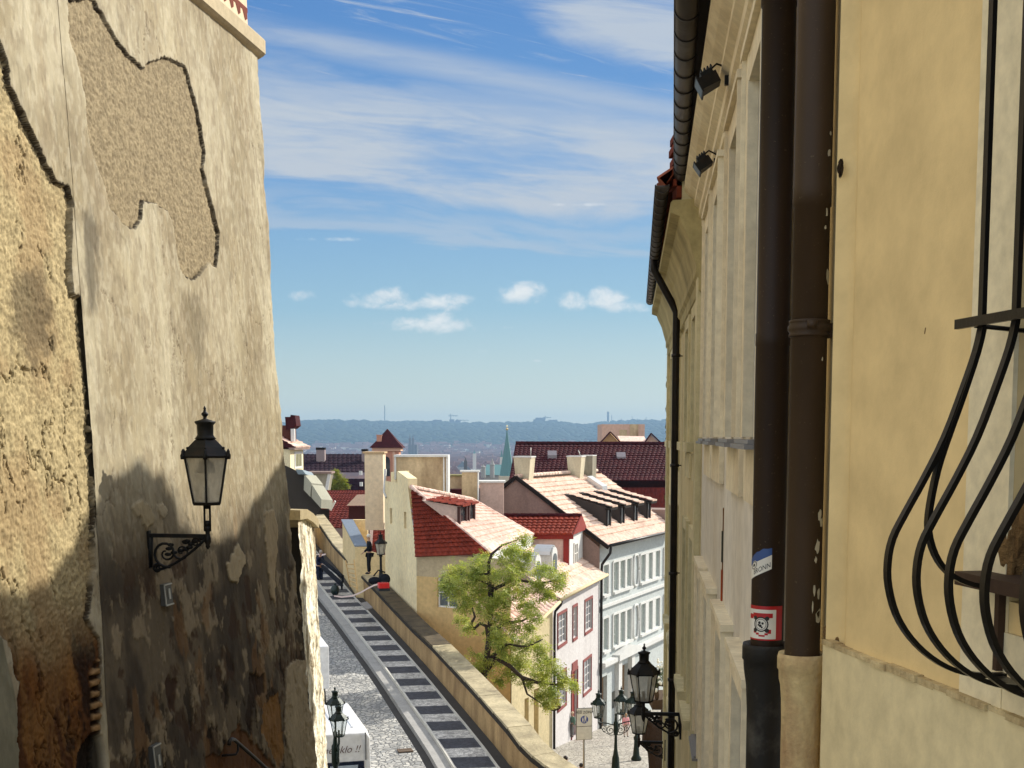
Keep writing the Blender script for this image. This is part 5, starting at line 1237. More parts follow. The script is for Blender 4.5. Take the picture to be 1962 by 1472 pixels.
# chimneys round the yellow house
def block(name, px0, px1, py0, py1, Y, depth, mat, label, cat='chimney', trim=None, rz=0.0):
    a = at(px0, py1, Y); b = at(px1, py1, Y); t = at(px0, py0, Y); w = b[0] - a[0]
    T = thing(name, ((a[0] + b[0]) / 2, Y + depth / 2, a[2]), label, cat); mb = MB(); mb.hexa([(a[0], Y, a[2]), (b[0], Y, a[2]), (b[0], Y + depth, a[2]), (a[0], Y + depth, a[2]), (a[0], Y, t[2]), (b[0], Y, t[2]), (b[0], Y + depth, t[2]), (a[0], Y + depth, t[2])]); mb.build('stack', mat, T)
    if trim:
        mb = MB(); mb.box(((a[0] + b[0]) / 2, Y + depth / 2, t[2] + .04), (w + .16, depth + .16, .08)); mb.build('cap', trim, T)
    return T, a, b, t
block('chimney_stack', 700, 735, 869, 1016, 60, 1.3, plaster('tan_chimney', srgb(232, 210, 176), .3, .5, .2, 12, dcol=srgb(186, 156, 116)), 'very tall tan chimney stack left of the pale side wall of the yellow house', trim=plaster('tan_cap', srgb(200, 170, 130), .4, 2))
T, a, b, t = block('broad_chimney', 759, 856, 876, 962, 55.5, 1.3, STA, 'broad stained chimney block with white edges behind the red hipped roof')
mb = MB(); w = b[0] - a[0]; mb.box(((a[0] + b[0]) / 2, 56.1, t[2] + .05), (w + .15, 1.5, .09)); mb.build('cap', TRIMW, T)
mb = MB(); mb.box((b[0] + .03, 56.1, (t[2] + a[2]) / 2), (.10, 1.36, t[2] - a[2])); mb.box((b[0] - .12, 55.47, (t[2] + a[2]) / 2), (.06, .05, t[2] - a[2])); mb.box((a[0] - .02, 56.1, (t[2] + a[2]) / 2 + .5), (.08, 1.36, (t[2] - a[2]) * .5)); mb.build('white_edge', TRIMW, T)
T, a, b, t = block('chimney_stack', 885, 915, 905, 975, 57.5, .7, STA, 'narrow stained chimney stack right of the broad one', trim=TRIMW)
mb = MB(); mb.box((b[0] + .02, 57.85, (t[2] + a[2]) / 2), (.05, .74, t[2] - a[2])); mb.build('white_edge', TRIMW, T)  # sun-facing side of the stack, its sunlight painted on as white
T, a, b, t = block('low_block', 920, 965, 925, 992, 58.5, 1.2, MUL, 'low mauve block with a white cap between the stained chimney and the grey gable', 'chimney', trim=TRIMW)
block('low_block', 862, 886, 913, 950, 62, 1.0, STA, 'low stained block behind, between the broad chimney and the narrow one', trim=plaster('mossy_cap', srgb(140, 134, 90), .5, 3))
mb = MB(); q = [at(x, y, 61) for x, y in ((862, 938), (885, 938), (885, 975), (862, 975))]; mb.prism(q, (0, 1, 0)); tag(mb.build('rear_roof', MAR), 'small dark red roof patch behind the narrow stained chimney', 'roof')
# --- beige low house
def zl(F, s, z0, z1): return z0 + (z1 - z0) * s / F.L
FB = Fr((e1[0] + .03, e1[1] + .0), (1.68, 51.2), (1, -.4)); zB0, zB1 = -7.9, -6.75
HB = thing('beige_house', (.8, 49.5, -14), 'low beige house with arched doorways and white arched dormers behind the tree', 'house')
def arch_ops(F, px0, px1, pyt, pyb):
    pm = (px0 + px1) / 2; return (F.spx(px0, pyt + 20), F.spx(px1, pyt + 20), F.zpx(pm, pyb), F.zpx(pm, pyt))
oB = [arch_ops(FB, 1005, 1013, 1338, 1440), arch_ops(FB, 1023, 1032, 1320, 1470)]
oB = [(a, b, -14.5, d) for a, b, c, d in oB]
mb = MB(); wall_open(mb, FB, 0, FB.L, -16, zB0, oB, .3); P = FB.P; mb.poly([P(0, 0, zB0), P(FB.L, 0, zB0), P(FB.L, 0, zB1)]); mb.build('wall', BEI, HB)
mb = MB()
for a, b, c, d in oB: mb.quad(FB.P(a, -.28, c), FB.P(b, -.28, c), FB.P(b, -.28, d), FB.P(a, -.28, d))
mb.build('doors', flat('ochre_door', srgb(150, 118, 52), .7), HB)
mb = MB(); tiled(mb, P(-.1, .25, zB0), P(FB.L, .25, zB1), P(FB.L, -2.6, -5.2), P(-.1, -2.6, -5.6), .24, .36); mb.build('roof', PALE, HB)
mb = MB(); a = P(-.1, .32, zB0 + .02); b = P(FB.L, .32, zB1 + .02); mb.tube([a, b], .07, 8); mb.build('gutter', BEI, HB)
for (pxd, pyt, pyb, lab) in ((1012, 1062, 1120, 0), (1044, 1047, 1106, 1)):      # arched white dormers
    Yd = 52.2 + lab * 1.2; c = Vector(at(pxd, pyb, Yd)); top = at(pxd, pyt, Yd)[2]; w = .34; h = top - c.z
    T0 = bpy.data.objects.new('dormer', None); COL.objects.link(T0); T0.parent = HB; T0.location = c - Vector(HB.location)
    fx = Vector((.9, -.35, 0)).normalized(); sx_ = Vector((.35, .9, 0)).normalized(); pts = []
    for k in range(9): a = PI * k / 8; pts.append(sx_ * (w * math.cos(a)) + V(0, 0, h - w + w * math.sin(a)))
    ring = [sx_ * w + V(0, 0, -.8)] + pts + [sx_ * -w + V(0, 0, -.8)]
    mb = MB(); mb.prism([tuple(c + r + fx * .45) for r in ring], tuple(fx * -.65)); mb.build('dormer_wall', TRIMW, T0)
    mb = MB(); ro = [sx_ * (w * 1.16 * math.cos(PI * k / 8)) + V(0, 0, h - w + w * 1.16 * math.sin(PI * k / 8)) for k in range(9)]; mb.bar([tuple(c + r + fx * .0) for r in ro], .75, .05, tuple(fx)); mb.build('dormer_roof', ZINC, T0)
    mb = MB(); mb.prism([tuple(c + r * .7 + V(0, 0, .12) + fx * .46) for r in ring[1:-1]] + [tuple(c - sx_ * w * .7 + fx * .46 + V(0, 0, .1)), tuple(c + sx_ * w * .7 + fx * .46 + V(0, 0, .1))], tuple(fx * .01)); mb.build('dormer_window', GLASS, T0)
q_ = at(1027, 1347, 46.5); sg_ = FB.spx(1027, 1347); z_ = FB.zpx(1027, 1347)
HS = thing('hanging_sign', FB.P(sg_, .1, z_), 'small round brown sign hanging from the beige house under the tree', 'sign')
mb = MB(); ring = [FB.P(sg_ - .0, .75 + .34 * math.cos(2 * PI * k / 20), z_ + .22 * math.sin(2 * PI * k / 20)) for k in range(20)]; mb.prism(ring, tuple(FB.t * .05)); mb.build('oval_board', flat('old_brown_board', (.16, .11, .05), .6), HS)
mb = MB(); ring = [FB.P(sg_ - .01, .75 + .35 * math.cos(2 * PI * k / 20), z_ + .23 * math.sin(2 * PI * k / 20)) for k in range(21)]; mb.tube(ring, .03, 5); mb.tube([FB.P(sg_, 0, z_ + .3), FB.P(sg_, .8, z_ + .3)], .02, 5); mb.build('sign_bracket', IRON, HS)
# --- pink house with red window frames
FP_ = Fr((1.68, 51.2), (4.25, 60.4), (1, -.3)); zE = -6.65
HP = thing('pink_white_house', (3, 56, -14), 'pinkish white house with red window frames and a red door on the square', 'house')
def oppx(F, x0, x1, y0, y1): xm = (x0 + x1) / 2; ym = (y0 + y1) / 2; return (F.spx(x0, ym), F.spx(x1, ym), F.zpx(xm, y1), F.zpx(xm, y0))
win = [oppx(FP_, 1068, 1085, 1176, 1233), oppx(FP_, 1097, 1105, 1163, 1222), oppx(FP_, 1120, 1134, 1150, 1208), oppx(FP_, 1117, 1132, 1264, 1324), oppx(FP_, 1068, 1084, 1290, 1353)]
door = oppx(FP_, 1095, 1105, 1285, 1412)
mb = MB(); wall_open(mb, FP_, 0, FP_.L, -17, zE, win + [door], .16); mb.build('wall', PNK, HP)
REDF = plaster('red_stone_frame', srgb(132, 74, 70), .3, 4)
for a, b, c, d in win:
    w = window(FP_, HP, a, b, c, d, .05, .05, 3, 4, flat('grey_white_bars', (.55, .52, .5), .6), flat('grey_glass', (.22, .23, .25), .25, .6), bars=.022)
    mb = MB(); FP_.box(mb, a - .06, a - .001, .002, .04, c - .12, d + .12); FP_.box(mb, b + .001, b + .06, .002, .04, c - .12, d + .12); FP_.box(mb, a, b, .002, .038, d + .001, d + .12); FP_.box(mb, a, b, .002, .06, c - .12, c - .001); mb.build('red_frame', REDF, w)
mb = MB(); a, b, c, d = door; FP_.box(mb, a, b, -.15, -.1, c, d); dd = mb.build('door', REDP, HP)
mb = MB(); FP_.box(mb, a - .1, a, .002, .05, c, d + .1); FP_.box(mb, b, b + .1, .002, .05, c, d + .1); FP_.box(mb, a, b, .002, .045, d, d + .4); mb.build('door_frame', REDF, dd)
P = FP_.P; mb = MB(); tiled(mb, P(0, .3, zE), P(FP_.L + .05, .3, zE), P(FP_.L + .05, -2.6, zE + 1.9), P(0, -2.6, zE + 1.9), .24, .34); mb.build('roof', ORG, HP)
mb = MB(); FP_.box(mb, 0, FP_.L, .001, .22, zE - .16, zE - .03); mb.build('eaves_band', plaster('red_brown_eaves', srgb(150, 86, 66), .3, 3), HP)
mb = MB(); mb.tube([P(0, .36, zE + .01), P(FP_.L + .1, .36, zE + .01)], .07, 8); mb.build('gutter', BEI, HP)
mb = MB(); mb.tube([P(.25, .36, zE), P(.15, .30, zE - .25), P(.02, .10, zE - .5), P(.0, .08, zE - .8), P(.0, .08, -13.2)], .055, 8); mb.build('downpipe', PIPEB, HP)
# --- red gabled dormer storey
HR2 = thing('red_gabled_house', (1.5, 59, -8), 'small red roofed house with a red gable and pink walls above the pinkish white house', 'house')
yF = 57.6; xL = at(1010, 1060, yF)[0]; xR = at(1090, 1060, yF)[0]; zt2 = at(1050, 1025, yF)[2]; xR2 = at(1116, 1060, 60.2)[0]
mb = MB(); mb.hexa([(xL - 2, yF, -8.4), (xR, yF, -8.4), (xR2, 60.6, -8.4), (xL - 2, 61, -8.4), (xL - 2, yF, zt2), (xR, yF, zt2), (xR2, 60.6, zt2), (xL - 2, 61, zt2)]); mb.build('wall', MUL, HR2)
FRr = Fr((xR, yF), (xR2, 60.6), (1, -.2)); mb = MB(); FRr.box(mb, .0, FRr.L, .001, .03, -8.3, zt2); mb.build('end_wall', TRIMW, HR2)
window(FRr, HR2, .9, 1.75, zt2 - 2.0, zt2 - .45, -.09, .08, 2, 3)
mb = MB(); mb.box((xR - .13, yF - .02, (zt2 - 7.4) / 2 - .0), (.26, .06, abs(zt2 + 7.4))); mb.box(((xL + xR) / 2 - .6, yF - .06, zt2 - .08), (xR - xL + 1.6, .16, .22)); mb.build('red_corner_band', REDP, HR2)
zr = at(1060, 987, 59.2)[2]; xg = at(1112, 988, 59.2)[0]
mb = MB(); tiled(mb, (xL - 1.8, yF - .3, zt2 + .05), (xR + .12, yF - .3, zt2 + .05), (xg, 59.2, zr), (xL - 1.9, 59.2, zr), .24, .28, .06); mb.quad((xL - 1.9, 59.2, zr), (xg, 59.2, zr), (xR2 + .2, 61.2, zt2), (xL - 1.8, 61.2, zt2)); mb.build('roof', RED, HR2)
mb = MB(); mb.prism([(xR + .13, yF - .3, zt2 + .02), (xg + .02, 59.2, zr), (xR2 + .22, 61.1, zt2 + .02)], (.06, -.01, 0)); mb.build('red_gable', REDP, HR2)
mb = MB(); ridge_tiles(mb, (xL - 1.9, 59.2, zr), (xg + .05, 59.2, zr), .09); mb.build('ridge_tiles', MAR, HR2)
# --- white house with the four dormers
FW = Fr((4.25, 60.4), (4.25 + .445 * 10.5, 60.4 + 10.5), (1, -.4)); zW = -5.18; P = FW.P
HW = thing('blue_white_house', (6, 66, -15), 'bluish white house with rows of tall windows, a pale tiled roof and four shed dormers', 'house')
rows = []
for (y0a, y1a, y0b, y1b) in ((1078, 1133, 1060, 1110), (1178, 1236, 1150, 1205)):
    for x0, x1 in ((1155, 1163), (1175, 1183), (1187.5, 1195.5), (1200, 1207), (1227, 1234.5), (1241.5, 1248), (1255, 1261.5), (1272, 1276)):
        t = (x0 - 1175) / 80.0; ya = y0a + (y0b - y0a) * t; yb = y1a + (y1b - y1a) * t; rows.append((FW.spx(x0, (ya + yb) / 2), FW.spx(x1, (ya + yb) / 2), None, None))
ZU = (FW.zpx(1179, 1131), FW.zpx(1179, 1078)); ZM = (FW.zpx(1179, 1236), FW.zpx(1179, 1178))
ops = [(a, b, ZU[0], ZU[1]) for a, b, _, _ in rows[:8]] + [(a, b, ZM[0], ZM[1]) for a, b, _, _ in rows[8:]]
gr = [(FW.spx(1153, 1340), FW.spx(1163, 1340), -15, FW.zpx(1158, 1296)), (FW.spx(1184, 1320), FW.spx(1203, 1320), -15.5, FW.zpx(1193, 1275)), (FW.spx(1172, 1340), FW.spx(1179, 1340), FW.zpx(1175, 1358), FW.zpx(1175, 1325))]
mb = MB(); wall_open(mb, FW, 0, FW.L, -18, zW, ops + gr, .22); mb.build('wall', WHF, HW)
SHUT = flat('pale_green_white_joinery', (.62, .66, .60), .5)
for a, b, c, d in ops: window(FW, HW, a, b, c, d, .10, .07, 1, 3, SHUT, flat('green_grey_glass', (.26, .30, .28), .35, .5), bars=.03)
for zz in (ZU, ZM):
    for i0, i1 in ((0, 0), (1, 3), (4, 6), (7, 7)):
        mb = MB(); k = 0 if zz is ZU else 8; a = rows[i0 + k][0] - .18; b = rows[i1 + k][1] + .18
        FW.box(mb, a, b, .002, .16, zz[0] - .16, zz[0] - .04); FW.box(mb, a, a + .1, .002, .07, zz[0] - .04, zz[1] + .1); FW.box(mb, b - .1, b, .002, .07, zz[0] - .04, zz[1] + .1); FW.box(mb, a + .1, b - .1, .002, .068, zz[1] + .02, zz[1] + .12)
        for j in range(i0, i1): m0, m1 = rows[j + k][1], rows[j + 1 + k][0]; FW.box(mb, m0 + .05, m1 - .05, .002, .06, zz[0] - .04, zz[1] + .02)
        mb.build('window_surround', TRIMW, HW)

mb = MB(); zc1 = FW.zpx(1153, 1163); zc2 = FW.zpx(1153, 1272)
FW.box(mb, 0, FW.L, .002, .14, zc1 - .07, zc1 + .07); FW.box(mb, 0, FW.L, .002, .34, zc2 - .10, zc2 + .10); FW.box(mb, 0, FW.L, .002, .16, zc2 - .26, zc2 - .101); mb.build('string_courses', TRIMW, HW)
for zz in (ZU, ZM):     # oval plaster frames between the windows
    s0 = FW.spx(1212, 1150 if zz is ZM else 1100); s1 = FW.spx(1222, 1150 if zz is ZM else 1100); cs = (s0 + s1) / 2; cz = (zz[0] + zz[1]) / 2; hw, hh = (s1 - s0) / 2, (zz[1] - zz[0]) / 2 + .12; ring = []
    for k in range(25): a = 2 * PI * k / 24; q = abs(math.cos(a)) ** .5 * (1 if math.cos(a) > 0 else -1); ring.append(P(cs + hw * q, .04, cz + hh * math.sin(a)))
    mb = MB(); mb.tube(ring, .07, 5); mb.build('plaster_medallion', TRIMW, HW)
mb = MB(); a, b, c, d = gr[1]; FW.box(mb, a - .5, a, .002, .22, -15, d + .5); FW.box(mb, b, b + .5, .002, .22, -15, d + .5); mb.prism([P(a - .9, .002, d + .5), P(b + .9, .002, d + .5), P(b + .9, .002, d + .8), P((a + b) / 2, .002, d + 1.1), P(a - .9, .002, d + .8)], tuple(FW.n * .4)); mb.build('portal', TRIMW, HW)
mb = MB()
for k, (a, b, c, d) in enumerate(gr): mb.quad(P(a, -.2, c), P(b, -.2, c), P(b, -.2, d), P(a, -.2, d))
mb.build('doors', flat('brown_door', srgb(130, 104, 76), .7), HW)
Rr = (-4.4, zW + 3.26); mb = MB()
tiled(mb, P(-.05, .45, zW - .05), P(FW.L, .45, zW - .05), P(FW.L, Rr[0], Rr[1]), P(-.05, Rr[0], Rr[1]), .26, .36, .06)
mb.quad(P(-.05, Rr[0], Rr[1]), P(FW.L, Rr[0], Rr[1]), P(FW.L, -9, zW), P(-.05, -9, zW)); mb.build('roof', ORG, HW)
mb = MB(); ridge_tiles(mb, P(-.05, Rr[0], Rr[1]), P(FW.L, Rr[0], Rr[1]), .11); mb.build('ridge_tiles', ORG, HW)
mb = MB(); mb.prism([P(-.06, 0, -17), P(-.06, .0, zW - .12), P(-.06, Rr[0], Rr[1] - .12), P(-.06, -9, zW - .12), P(-.06, -9, -17)], tuple(FW.t * .05)); mb.build('gable_wall', GRG, HW)
mb = MB(); dk = flat('dark_verge', (.02, .016, .014), .9, .1); up = V(0, 0, .08)
for a, b in ((P(-.12, .5, zW - .12), P(-.12, Rr[0], Rr[1] - .05)), (P(-.12, Rr[0], Rr[1] - .05), P(-.12, -9, zW - .1))): mb.bar([a, b], .12, .18, tuple(FW.t))
mb.build('verge_board', dk, HW)
mb = MB(); mb.tube([P(-.05, .55, zW - .02), P(FW.L, .55, zW - .02)], .08, 8); mb.tube([P(.1, .55, zW), P(.1, .5, zW - .4), P(-.05, .14, zW - .95), P(.0, .1, zW - 1.3), P(.0, .1, -14.5)], .07, 8); mb.build('gutter', PIPEB, HW)
for i in range(4):       # shed dormers
    s0 = FW.spx([1183, 1209, 1234, 1259][i], [1000, 993, 987, 980][i]); w = .60; dF = -.60; zF = zW + .95; 
    T0 = bpy.data.objects.new('dormer', None); COL.objects.link(T0); T0.parent = HW; T0.location = Vector(P(s0, dF, zF)) - Vector(HW.location)
    def sl(d): return zW + (.45 - d) / (.45 - Rr[0]) * (Rr[1] - zW)
    top = zF + .72; dB = -3.0; zB = sl(dB) + .02
    mb = MB(); mb.prism([P(s0, dF, sl(dF) - .3), P(s0, dF, top), P(s0, dB, zB), P(s0, dB, sl(dB) - .3)], tuple(FW.t * w)); mb.build('dormer_wall', plaster('dormer_shade_dark_boards', (.05, .04, .035), .4, 2), T0)  # cheeks: dark boards, coloured darker still for the shade on them
    mb = MB(); tiled(mb, P(s0 - .05, dF + .35, top + .02), P(s0 + w + .16, dF + .35, top + .02), P(s0 + w + .16, dB, zB + .05), P(s0 - .05, dB, zB + .05), .26, .36, .05); mb.build('dormer_roof', ORG, T0)
    mb = MB(); FW.box(mb, s0 - .2, s0 + w + .2, dF - .0, dF + .33, top - .13, top - .02); FW.box(mb, s0 - .02, s0 + .1, dF + .0, dF + .05, sl(dF), top - .13); FW.box(mb, s0 + w - .1, s0 + w + .02, dF, dF + .05, sl(dF), top - .13); mb.build('dormer_boards', dk, T0)
    mb = MB(); mb.quad(P(s0 + .12, dF + .01, sl(dF) + .1), P(s0 + w - .12, dF + .01, sl(dF) + .1), P(s0 + w - .12, dF + .01, top - .15), P(s0 + .12, dF + .01, top - .15)); mb.build('dormer_window', GLASSD, T0)
s0 = FW.spx(1150, 915); mb = MB(); mb.hexa([P(7.8, -3.6, zW + 2.6), P(8.6, -3.6, zW + 2.6), P(8.6, -2.7, zW + 2.1), P(7.8, -2.7, zW + 2.1), P(7.8, -3.6, zW + 3.05), P(8.6, -3.6, zW + 3.05), P(8.6, -2.7, zW + 2.5), P(7.8, -2.7, zW + 2.5)]); mb.build('roof_hatch', ZINC, HW)
mb = MB(); FW.box(mb, FW.L + .02, FW.L + 1.8, -1.8, .3, -17, -4.1); mb.prism([P(FW.L + .0, 0, -17), P(FW.L, .0, zW - .12), P(FW.L, Rr[0], Rr[1] - .12), P(FW.L, -9, zW - .12), P(FW.L, -9, -17)], tuple(FW.t * -.05)); mb.build('fire_wall', GRG, HW)
# flared chimneys on the white house
chimney('flared_chimney', 988, 1022, 877, 912, 62.6, .8, plaster('flared_chimney_plaster', srgb(206, 196, 168), .5, 2, dcol=srgb(140, 126, 96)), 'left flared chimney pot block at the near end of the pale ridge', .28, .07, 'flared chimneys', rot=-.35)
chimney('flared_chimney', 1090, 1119, 876, 908, 68.5, .8, plaster('flared_chimney_plaster', srgb(206, 196, 168)), 'right flared chimney block on the pale ridge, touching the grey square one', .28, .07, 'flared chimneys', rot=-.35)
chimney('square_chimney', 1119, 1140, 874, 910, 70, .8, plaster('grey_chimney_plaster', srgb(150, 144, 126), .7, 3, dcol=srgb(80, 76, 64)), 'grey square chimney at the right end of the pale ridge', 0, .05, rot=-.35)
def pole(name, px, y0, y1, Y, r, lab, cat='aerial', mat=None, px2=None):
    a = at(px, y1, Y); b = at(px2 or px, y0, Y); mb = MB(); mb.tube([a, b], r, 5); return tag(mb.build(name, mat or LTM), lab, cat)
pole('aerial', 1017, 858, 880, 62.5, .02, 'thin aerial rod above the left flared chimney'); pole('aerial', 1113, 863, 876, 69, .02, 'thin slanting aerial rod above the right flared chimney', px2=1108)
# --- big dark maroon roof
DR = thing('dark_roofed_house', (6, 97, -14), 'large house behind with a huge dark maroon tiled roof and two skylights', 'house')
aL = at(975, 913, 91); aR = (14.5, 91, at(1278, 921, 91)[2]); rL = at(988, 849, 97); rR = (16.5, 97, rL[2] - .05)
aL = (aL[0], 91, aR[2])
mb = MB(); tiled(mb, aL, aR, rR, rL, .34, .40, .05, .05); mb.quad(rL, rR, (16, 103, -5), (rL[0], 103, -5)); mb.build('upper_roof', MAR, DR)
mb = MB(); tiled(mb, (aL[0] + .3, 90.4, -6.4), (aR[0], 90.4, -6.4), (aR[0], 91, aR[2] - .1), (aL[0] + .3, 91, aL[2] - .1), .34, .40, .05, .05); mb.build('lower_roof', tiles('deep_red_tiles', srgb(110, 44, 36), srgb(70, 28, 26)), DR)
mb = MB(); mb.poly([aL, rL, (rL[0], 103, -5), (rL[0], 103, -17), (aL[0], 91, -17)]); mb.hexa([(aL[0] + .4, 91.5, -17), (aR[0], 91.5, -17), (aR[0], 102, -17), (aL[0] + .4, 102, -17), (aL[0] + .4, 91.5, -6), (aR[0], 91.5, -6), (aR[0], 102, -6), (aL[0] + .4, 102, -6)]); mb.build('walls', GRG, DR)
mb = MB(); ridge_tiles(mb, rL, rR, .14); mb.build('ridge_tiles', MAR, DR)
for x, y in ((1058, 872), (1190, 875)):
    c = Vector(at(x, y, 94.6)); mb = MB(); mb.hexa([tuple(c + V(a * .34, b * .26, b * .17 + h)) for h in (-.1, .16) for a, b in ((-1, -1), (1, -1), (1, 1), (-1, 1))]); mb.build('skylight', flat('dull_skylight', (.22, .19, .2), .4), DR)
# buildings behind it
PK = plaster('pink_far_wall', srgb(206, 172, 152), .4, .4, .2, 5)
T = thing('pink_tower_block', at(1193, 850, 135), 'pinkish flat-topped block rising behind the dark maroon roof', 'building')
a = at(1153, 860, 135); b = at(1235, 860, 135); zt3 = at(1190, 813, 135)[2]
mb = MB(); mb.hexa([(a[0], 135, -18), (b[0], 135, -18), (b[0], 142, -18), (a[0], 142, -18), (a[0], 135, zt3), (b[0], 135, zt3), (b[0], 142, zt3), (a[0], 142, zt3)]); mb.build('wall', PK, T)
mb = MB(); c = at(1215, 813, 134.9); mb.box((c[0], 134.95, c[2] - 1.1), (.9, .1, 2.2)); c = at(1194, 820, 134.9); mb.box((c[0], 134.95, c[2] - 1.0), (.8, .1, 1.6)); mb.build('blind_panel', STA, T)
for nm, x0, xm, x1, yt, yb, lab, cm in (('gabled_attic', 1150, 1169, 1189, 830, 851, 'tan triangular gable in front of the pinkish block', plaster('tan_gable', srgb(190, 150, 104), .3, 1)), ('gabled_attic', 1236, 1247, 1266, 833, 851, 'small pale gable right of the pinkish block', PK)):
    Yg = 122; q = [at(x0, yb, Yg), at(x1, yb, Yg), at(xm, yt, Yg)]; T = thing(nm, q[0], lab, 'gable', 'gables behind the dark roof')
    mb = MB(); mb.prism([q[0], q[1], q[2]], (.3, 3, 0)); mb.box(((q[0][0] + q[1][0]) / 2, Yg + 1.5, -10), (q[1][0] - q[0][0], 3, 16.0)); mb.build('wall', cm, T)
    mb = MB(); up = V(0, -.15, .12); mb.bar([Vector(q[0]) + up - V(.2, 0, .2), Vector(q[2]) + up], .3, .12, (0, 1, 0)); mb.bar([Vector(q[2]) + up, Vector(q[1]) + up + V(.2, 0, -.2)], .3, .12, (0, 1, 0)); mb.build('verge', MAR, T)
mb = MB(); q = [at(x, y, 123) for x, y in ((1188, 845), (1240, 846), (1240, 856), (1188, 856))]; mb.prism(q, (0, 3, .5)); tag(mb.build('low_roof', PALE), 'low pink roof strip between the two small gables', 'roof')
# --- left side: dark long roof, tower, small roofs
mb = MB(); PUR = tiles('purple_black_tiles', srgb(48, 28, 40), srgb(32, 19, 29))
LR = thing('long_dark_roofed_house', at(640, 935, 112), 'long house with a purple-black roof behind the small bright tree', 'house')
a, b, c, d = at(560, 905, 110), at(706, 905, 110), at(706, 869, 116), at(560, 867, 116); a = (a[0], 110, b[2])
tiled(mb, a, b, (c[0], 116, c[2]), (d[0], 116, c[2]), .4, .5, .05, .05); mb.build('roof', PUR, LR)
mb = MB(); q = at(630, 950, 109.5)[2]; tiled(mb, (a[0], 109.3, q), (b[0], 109.3, q), (b[0], 110, b[2] - .1), (a[0], 110, a[2] - .1), .4, .5, .05, .05); mb.build('lower_roof', PUR, LR)
mb = MB(); mb.box(((a[0] + b[0]) / 2, 114, -11), (b[0] - a[0], 7, 13)); mb.build('walls', GRG, LR)
for x, y0, y1 in ((691, 903, 910), (692, 924, 932)): mb = MB(); c = at(x, (y0 + y1) / 2, 109.1); mb.box(c, (.25, .3, .35)); mb.build('roof_window', TRIMW, LR)
chimney('long_roof_chimney', 606, 622, 862, 883, 113, .8, plaster('grey_purple_chimney', srgb(150, 134, 132), .4, 2), 'grey chimney with a dark cap near the left end of the long purple-black roof', 0, .2, 'chimneys on the long dark roof', capm=dk)
chimney('long_roof_chimney', 693, 704, 865, 885, 113, .8, plaster('grey_purple_chimney', srgb(150, 134, 132)), 'grey chimney with a dark cap beside the tall tan stack', 0, .2, 'chimneys on the long dark roof', capm=dk)
TW = thing('stair_tower', at(741, 890, 128), 'pink square tower with a flared pyramid roof and an arched window', 'tower'); Yt = 128
xa, xb = at(717, 870, Yt)[0], at(764, 870, Yt)[0]; cx = (xa + xb) / 2; hw = (xb - xa) / 2; ze = at(741, 856, Yt)[2]; za = at(741, 822, Yt + hw)[2]
PKT = plaster('pink_tower_plaster', srgb(196, 142, 118), .3, .8, .2, 8); PKL = plaster('pale_tower_trim', srgb(220, 178, 150), .2, 1)
mb = MB(); mb.box((cx, Yt + hw, (ze - 17) / 2), (2 * hw, 2 * hw, ze + 17)); mb.build('wall', PKT, TW)
mb = MB(); mb.box((cx, Yt + hw, ze - .25), (2 * hw + .4, 2 * hw + .4, .4)); mb.box((cx - hw + .3, Yt - .04, ze - 2), (.5, .1, 3.4)); mb.box((cx + .75, Yt - .04, ze - 2), (.25, .1, 3.0)); mb.build('tower_trim', PKL, TW)
mb = MB(); w = .42; wx = at(739, 870, Yt)[0]; ring = [(wx + w * math.cos(PI * k / 8), Yt - .06, ze - 1.4 + w * math.sin(PI * k / 8)) for k in range(9)]; mb.prism(ring + [(wx - w, Yt - .06, ze - 3), (wx + w, Yt - .06, ze - 3)], (0, .04, 0)); mb.build('arched_window', GLASSD, TW)
mb = MB(); h = za - ze; mb.lathe([(1.93 * hw * 1.0, ze - .12), (1.50 * hw, ze + .16 * h), (1.12 * hw, ze + .35 * h), (.62 * hw, ze + .66 * h), (.02, za)], (cx, Yt + hw, 0), 4, False, PI / 4); mb.build('pyramid_roof', MAR, TW)
mb = MB(); c = at(726, 842, Yt); mb.box((c[0], Yt + .4, c[2] - .4), (.5, .5, 1.6)); mb.box((c[0], Yt + .4, c[2] + .42), (.6, .6, .08)); mb.build('tower_chimney', PKT, TW)
T = thing('flared_wall_chimney', at(608, 950, 92), 'wide grey flared chimney with stains, between the parapet slabs and the small tree', 'chimney')
mb = MB(); mb.prism([at(590, 908, 90), at(633, 907, 90), at(626, 951, 90), at(592, 951, 90)], (0, 1.5, 0)); mb.build('stack', plaster('grey_green_plaster', srgb(164, 156, 136), .7, .8, dcol=srgb(90, 84, 68)), T)
mb = MB(); mb.prism([at(628, 908, 89.9), at(634, 907, 89.9), at(627, 946, 89.9), at(621, 944, 89.9)], (0, .1, 0)); mb.build('white_edge', TRIMW, T)
mb = MB(); mb.prism([at(588, 904, 89.8), at(635, 904, 89.8), at(635, 908, 89.8), at(588, 908, 89.8)], (0, 1.8, 0)); mb.build('cap', GRG, T)
RR = thing('low_red_roofed_house', at(655, 990, 84), 'low house with dark red roofs behind the terrace wall', 'house')
mb = MB(); a, b, c, d = at(560, 1012, 80), at(706, 1012, 80), at(706, 938, 88), at(628, 939, 88); a = (a[0], 80, b[2]); tiled(mb, a, b, c, (d[0], 88, c[2]), .3, .36, .05); mb.build('main_roof', tiles('dark_red_tiles', srgb(112, 44, 34), srgb(76, 30, 26)), RR)
mb = MB(); q = [at(616, 975, 78.5), at(630, 975, 78.5), at(643, 959, 80.5), at(616, 959, 80.5)]; tiled(mb, *q, .2, .25); mb.build('small_lit_roof', RED, RR)
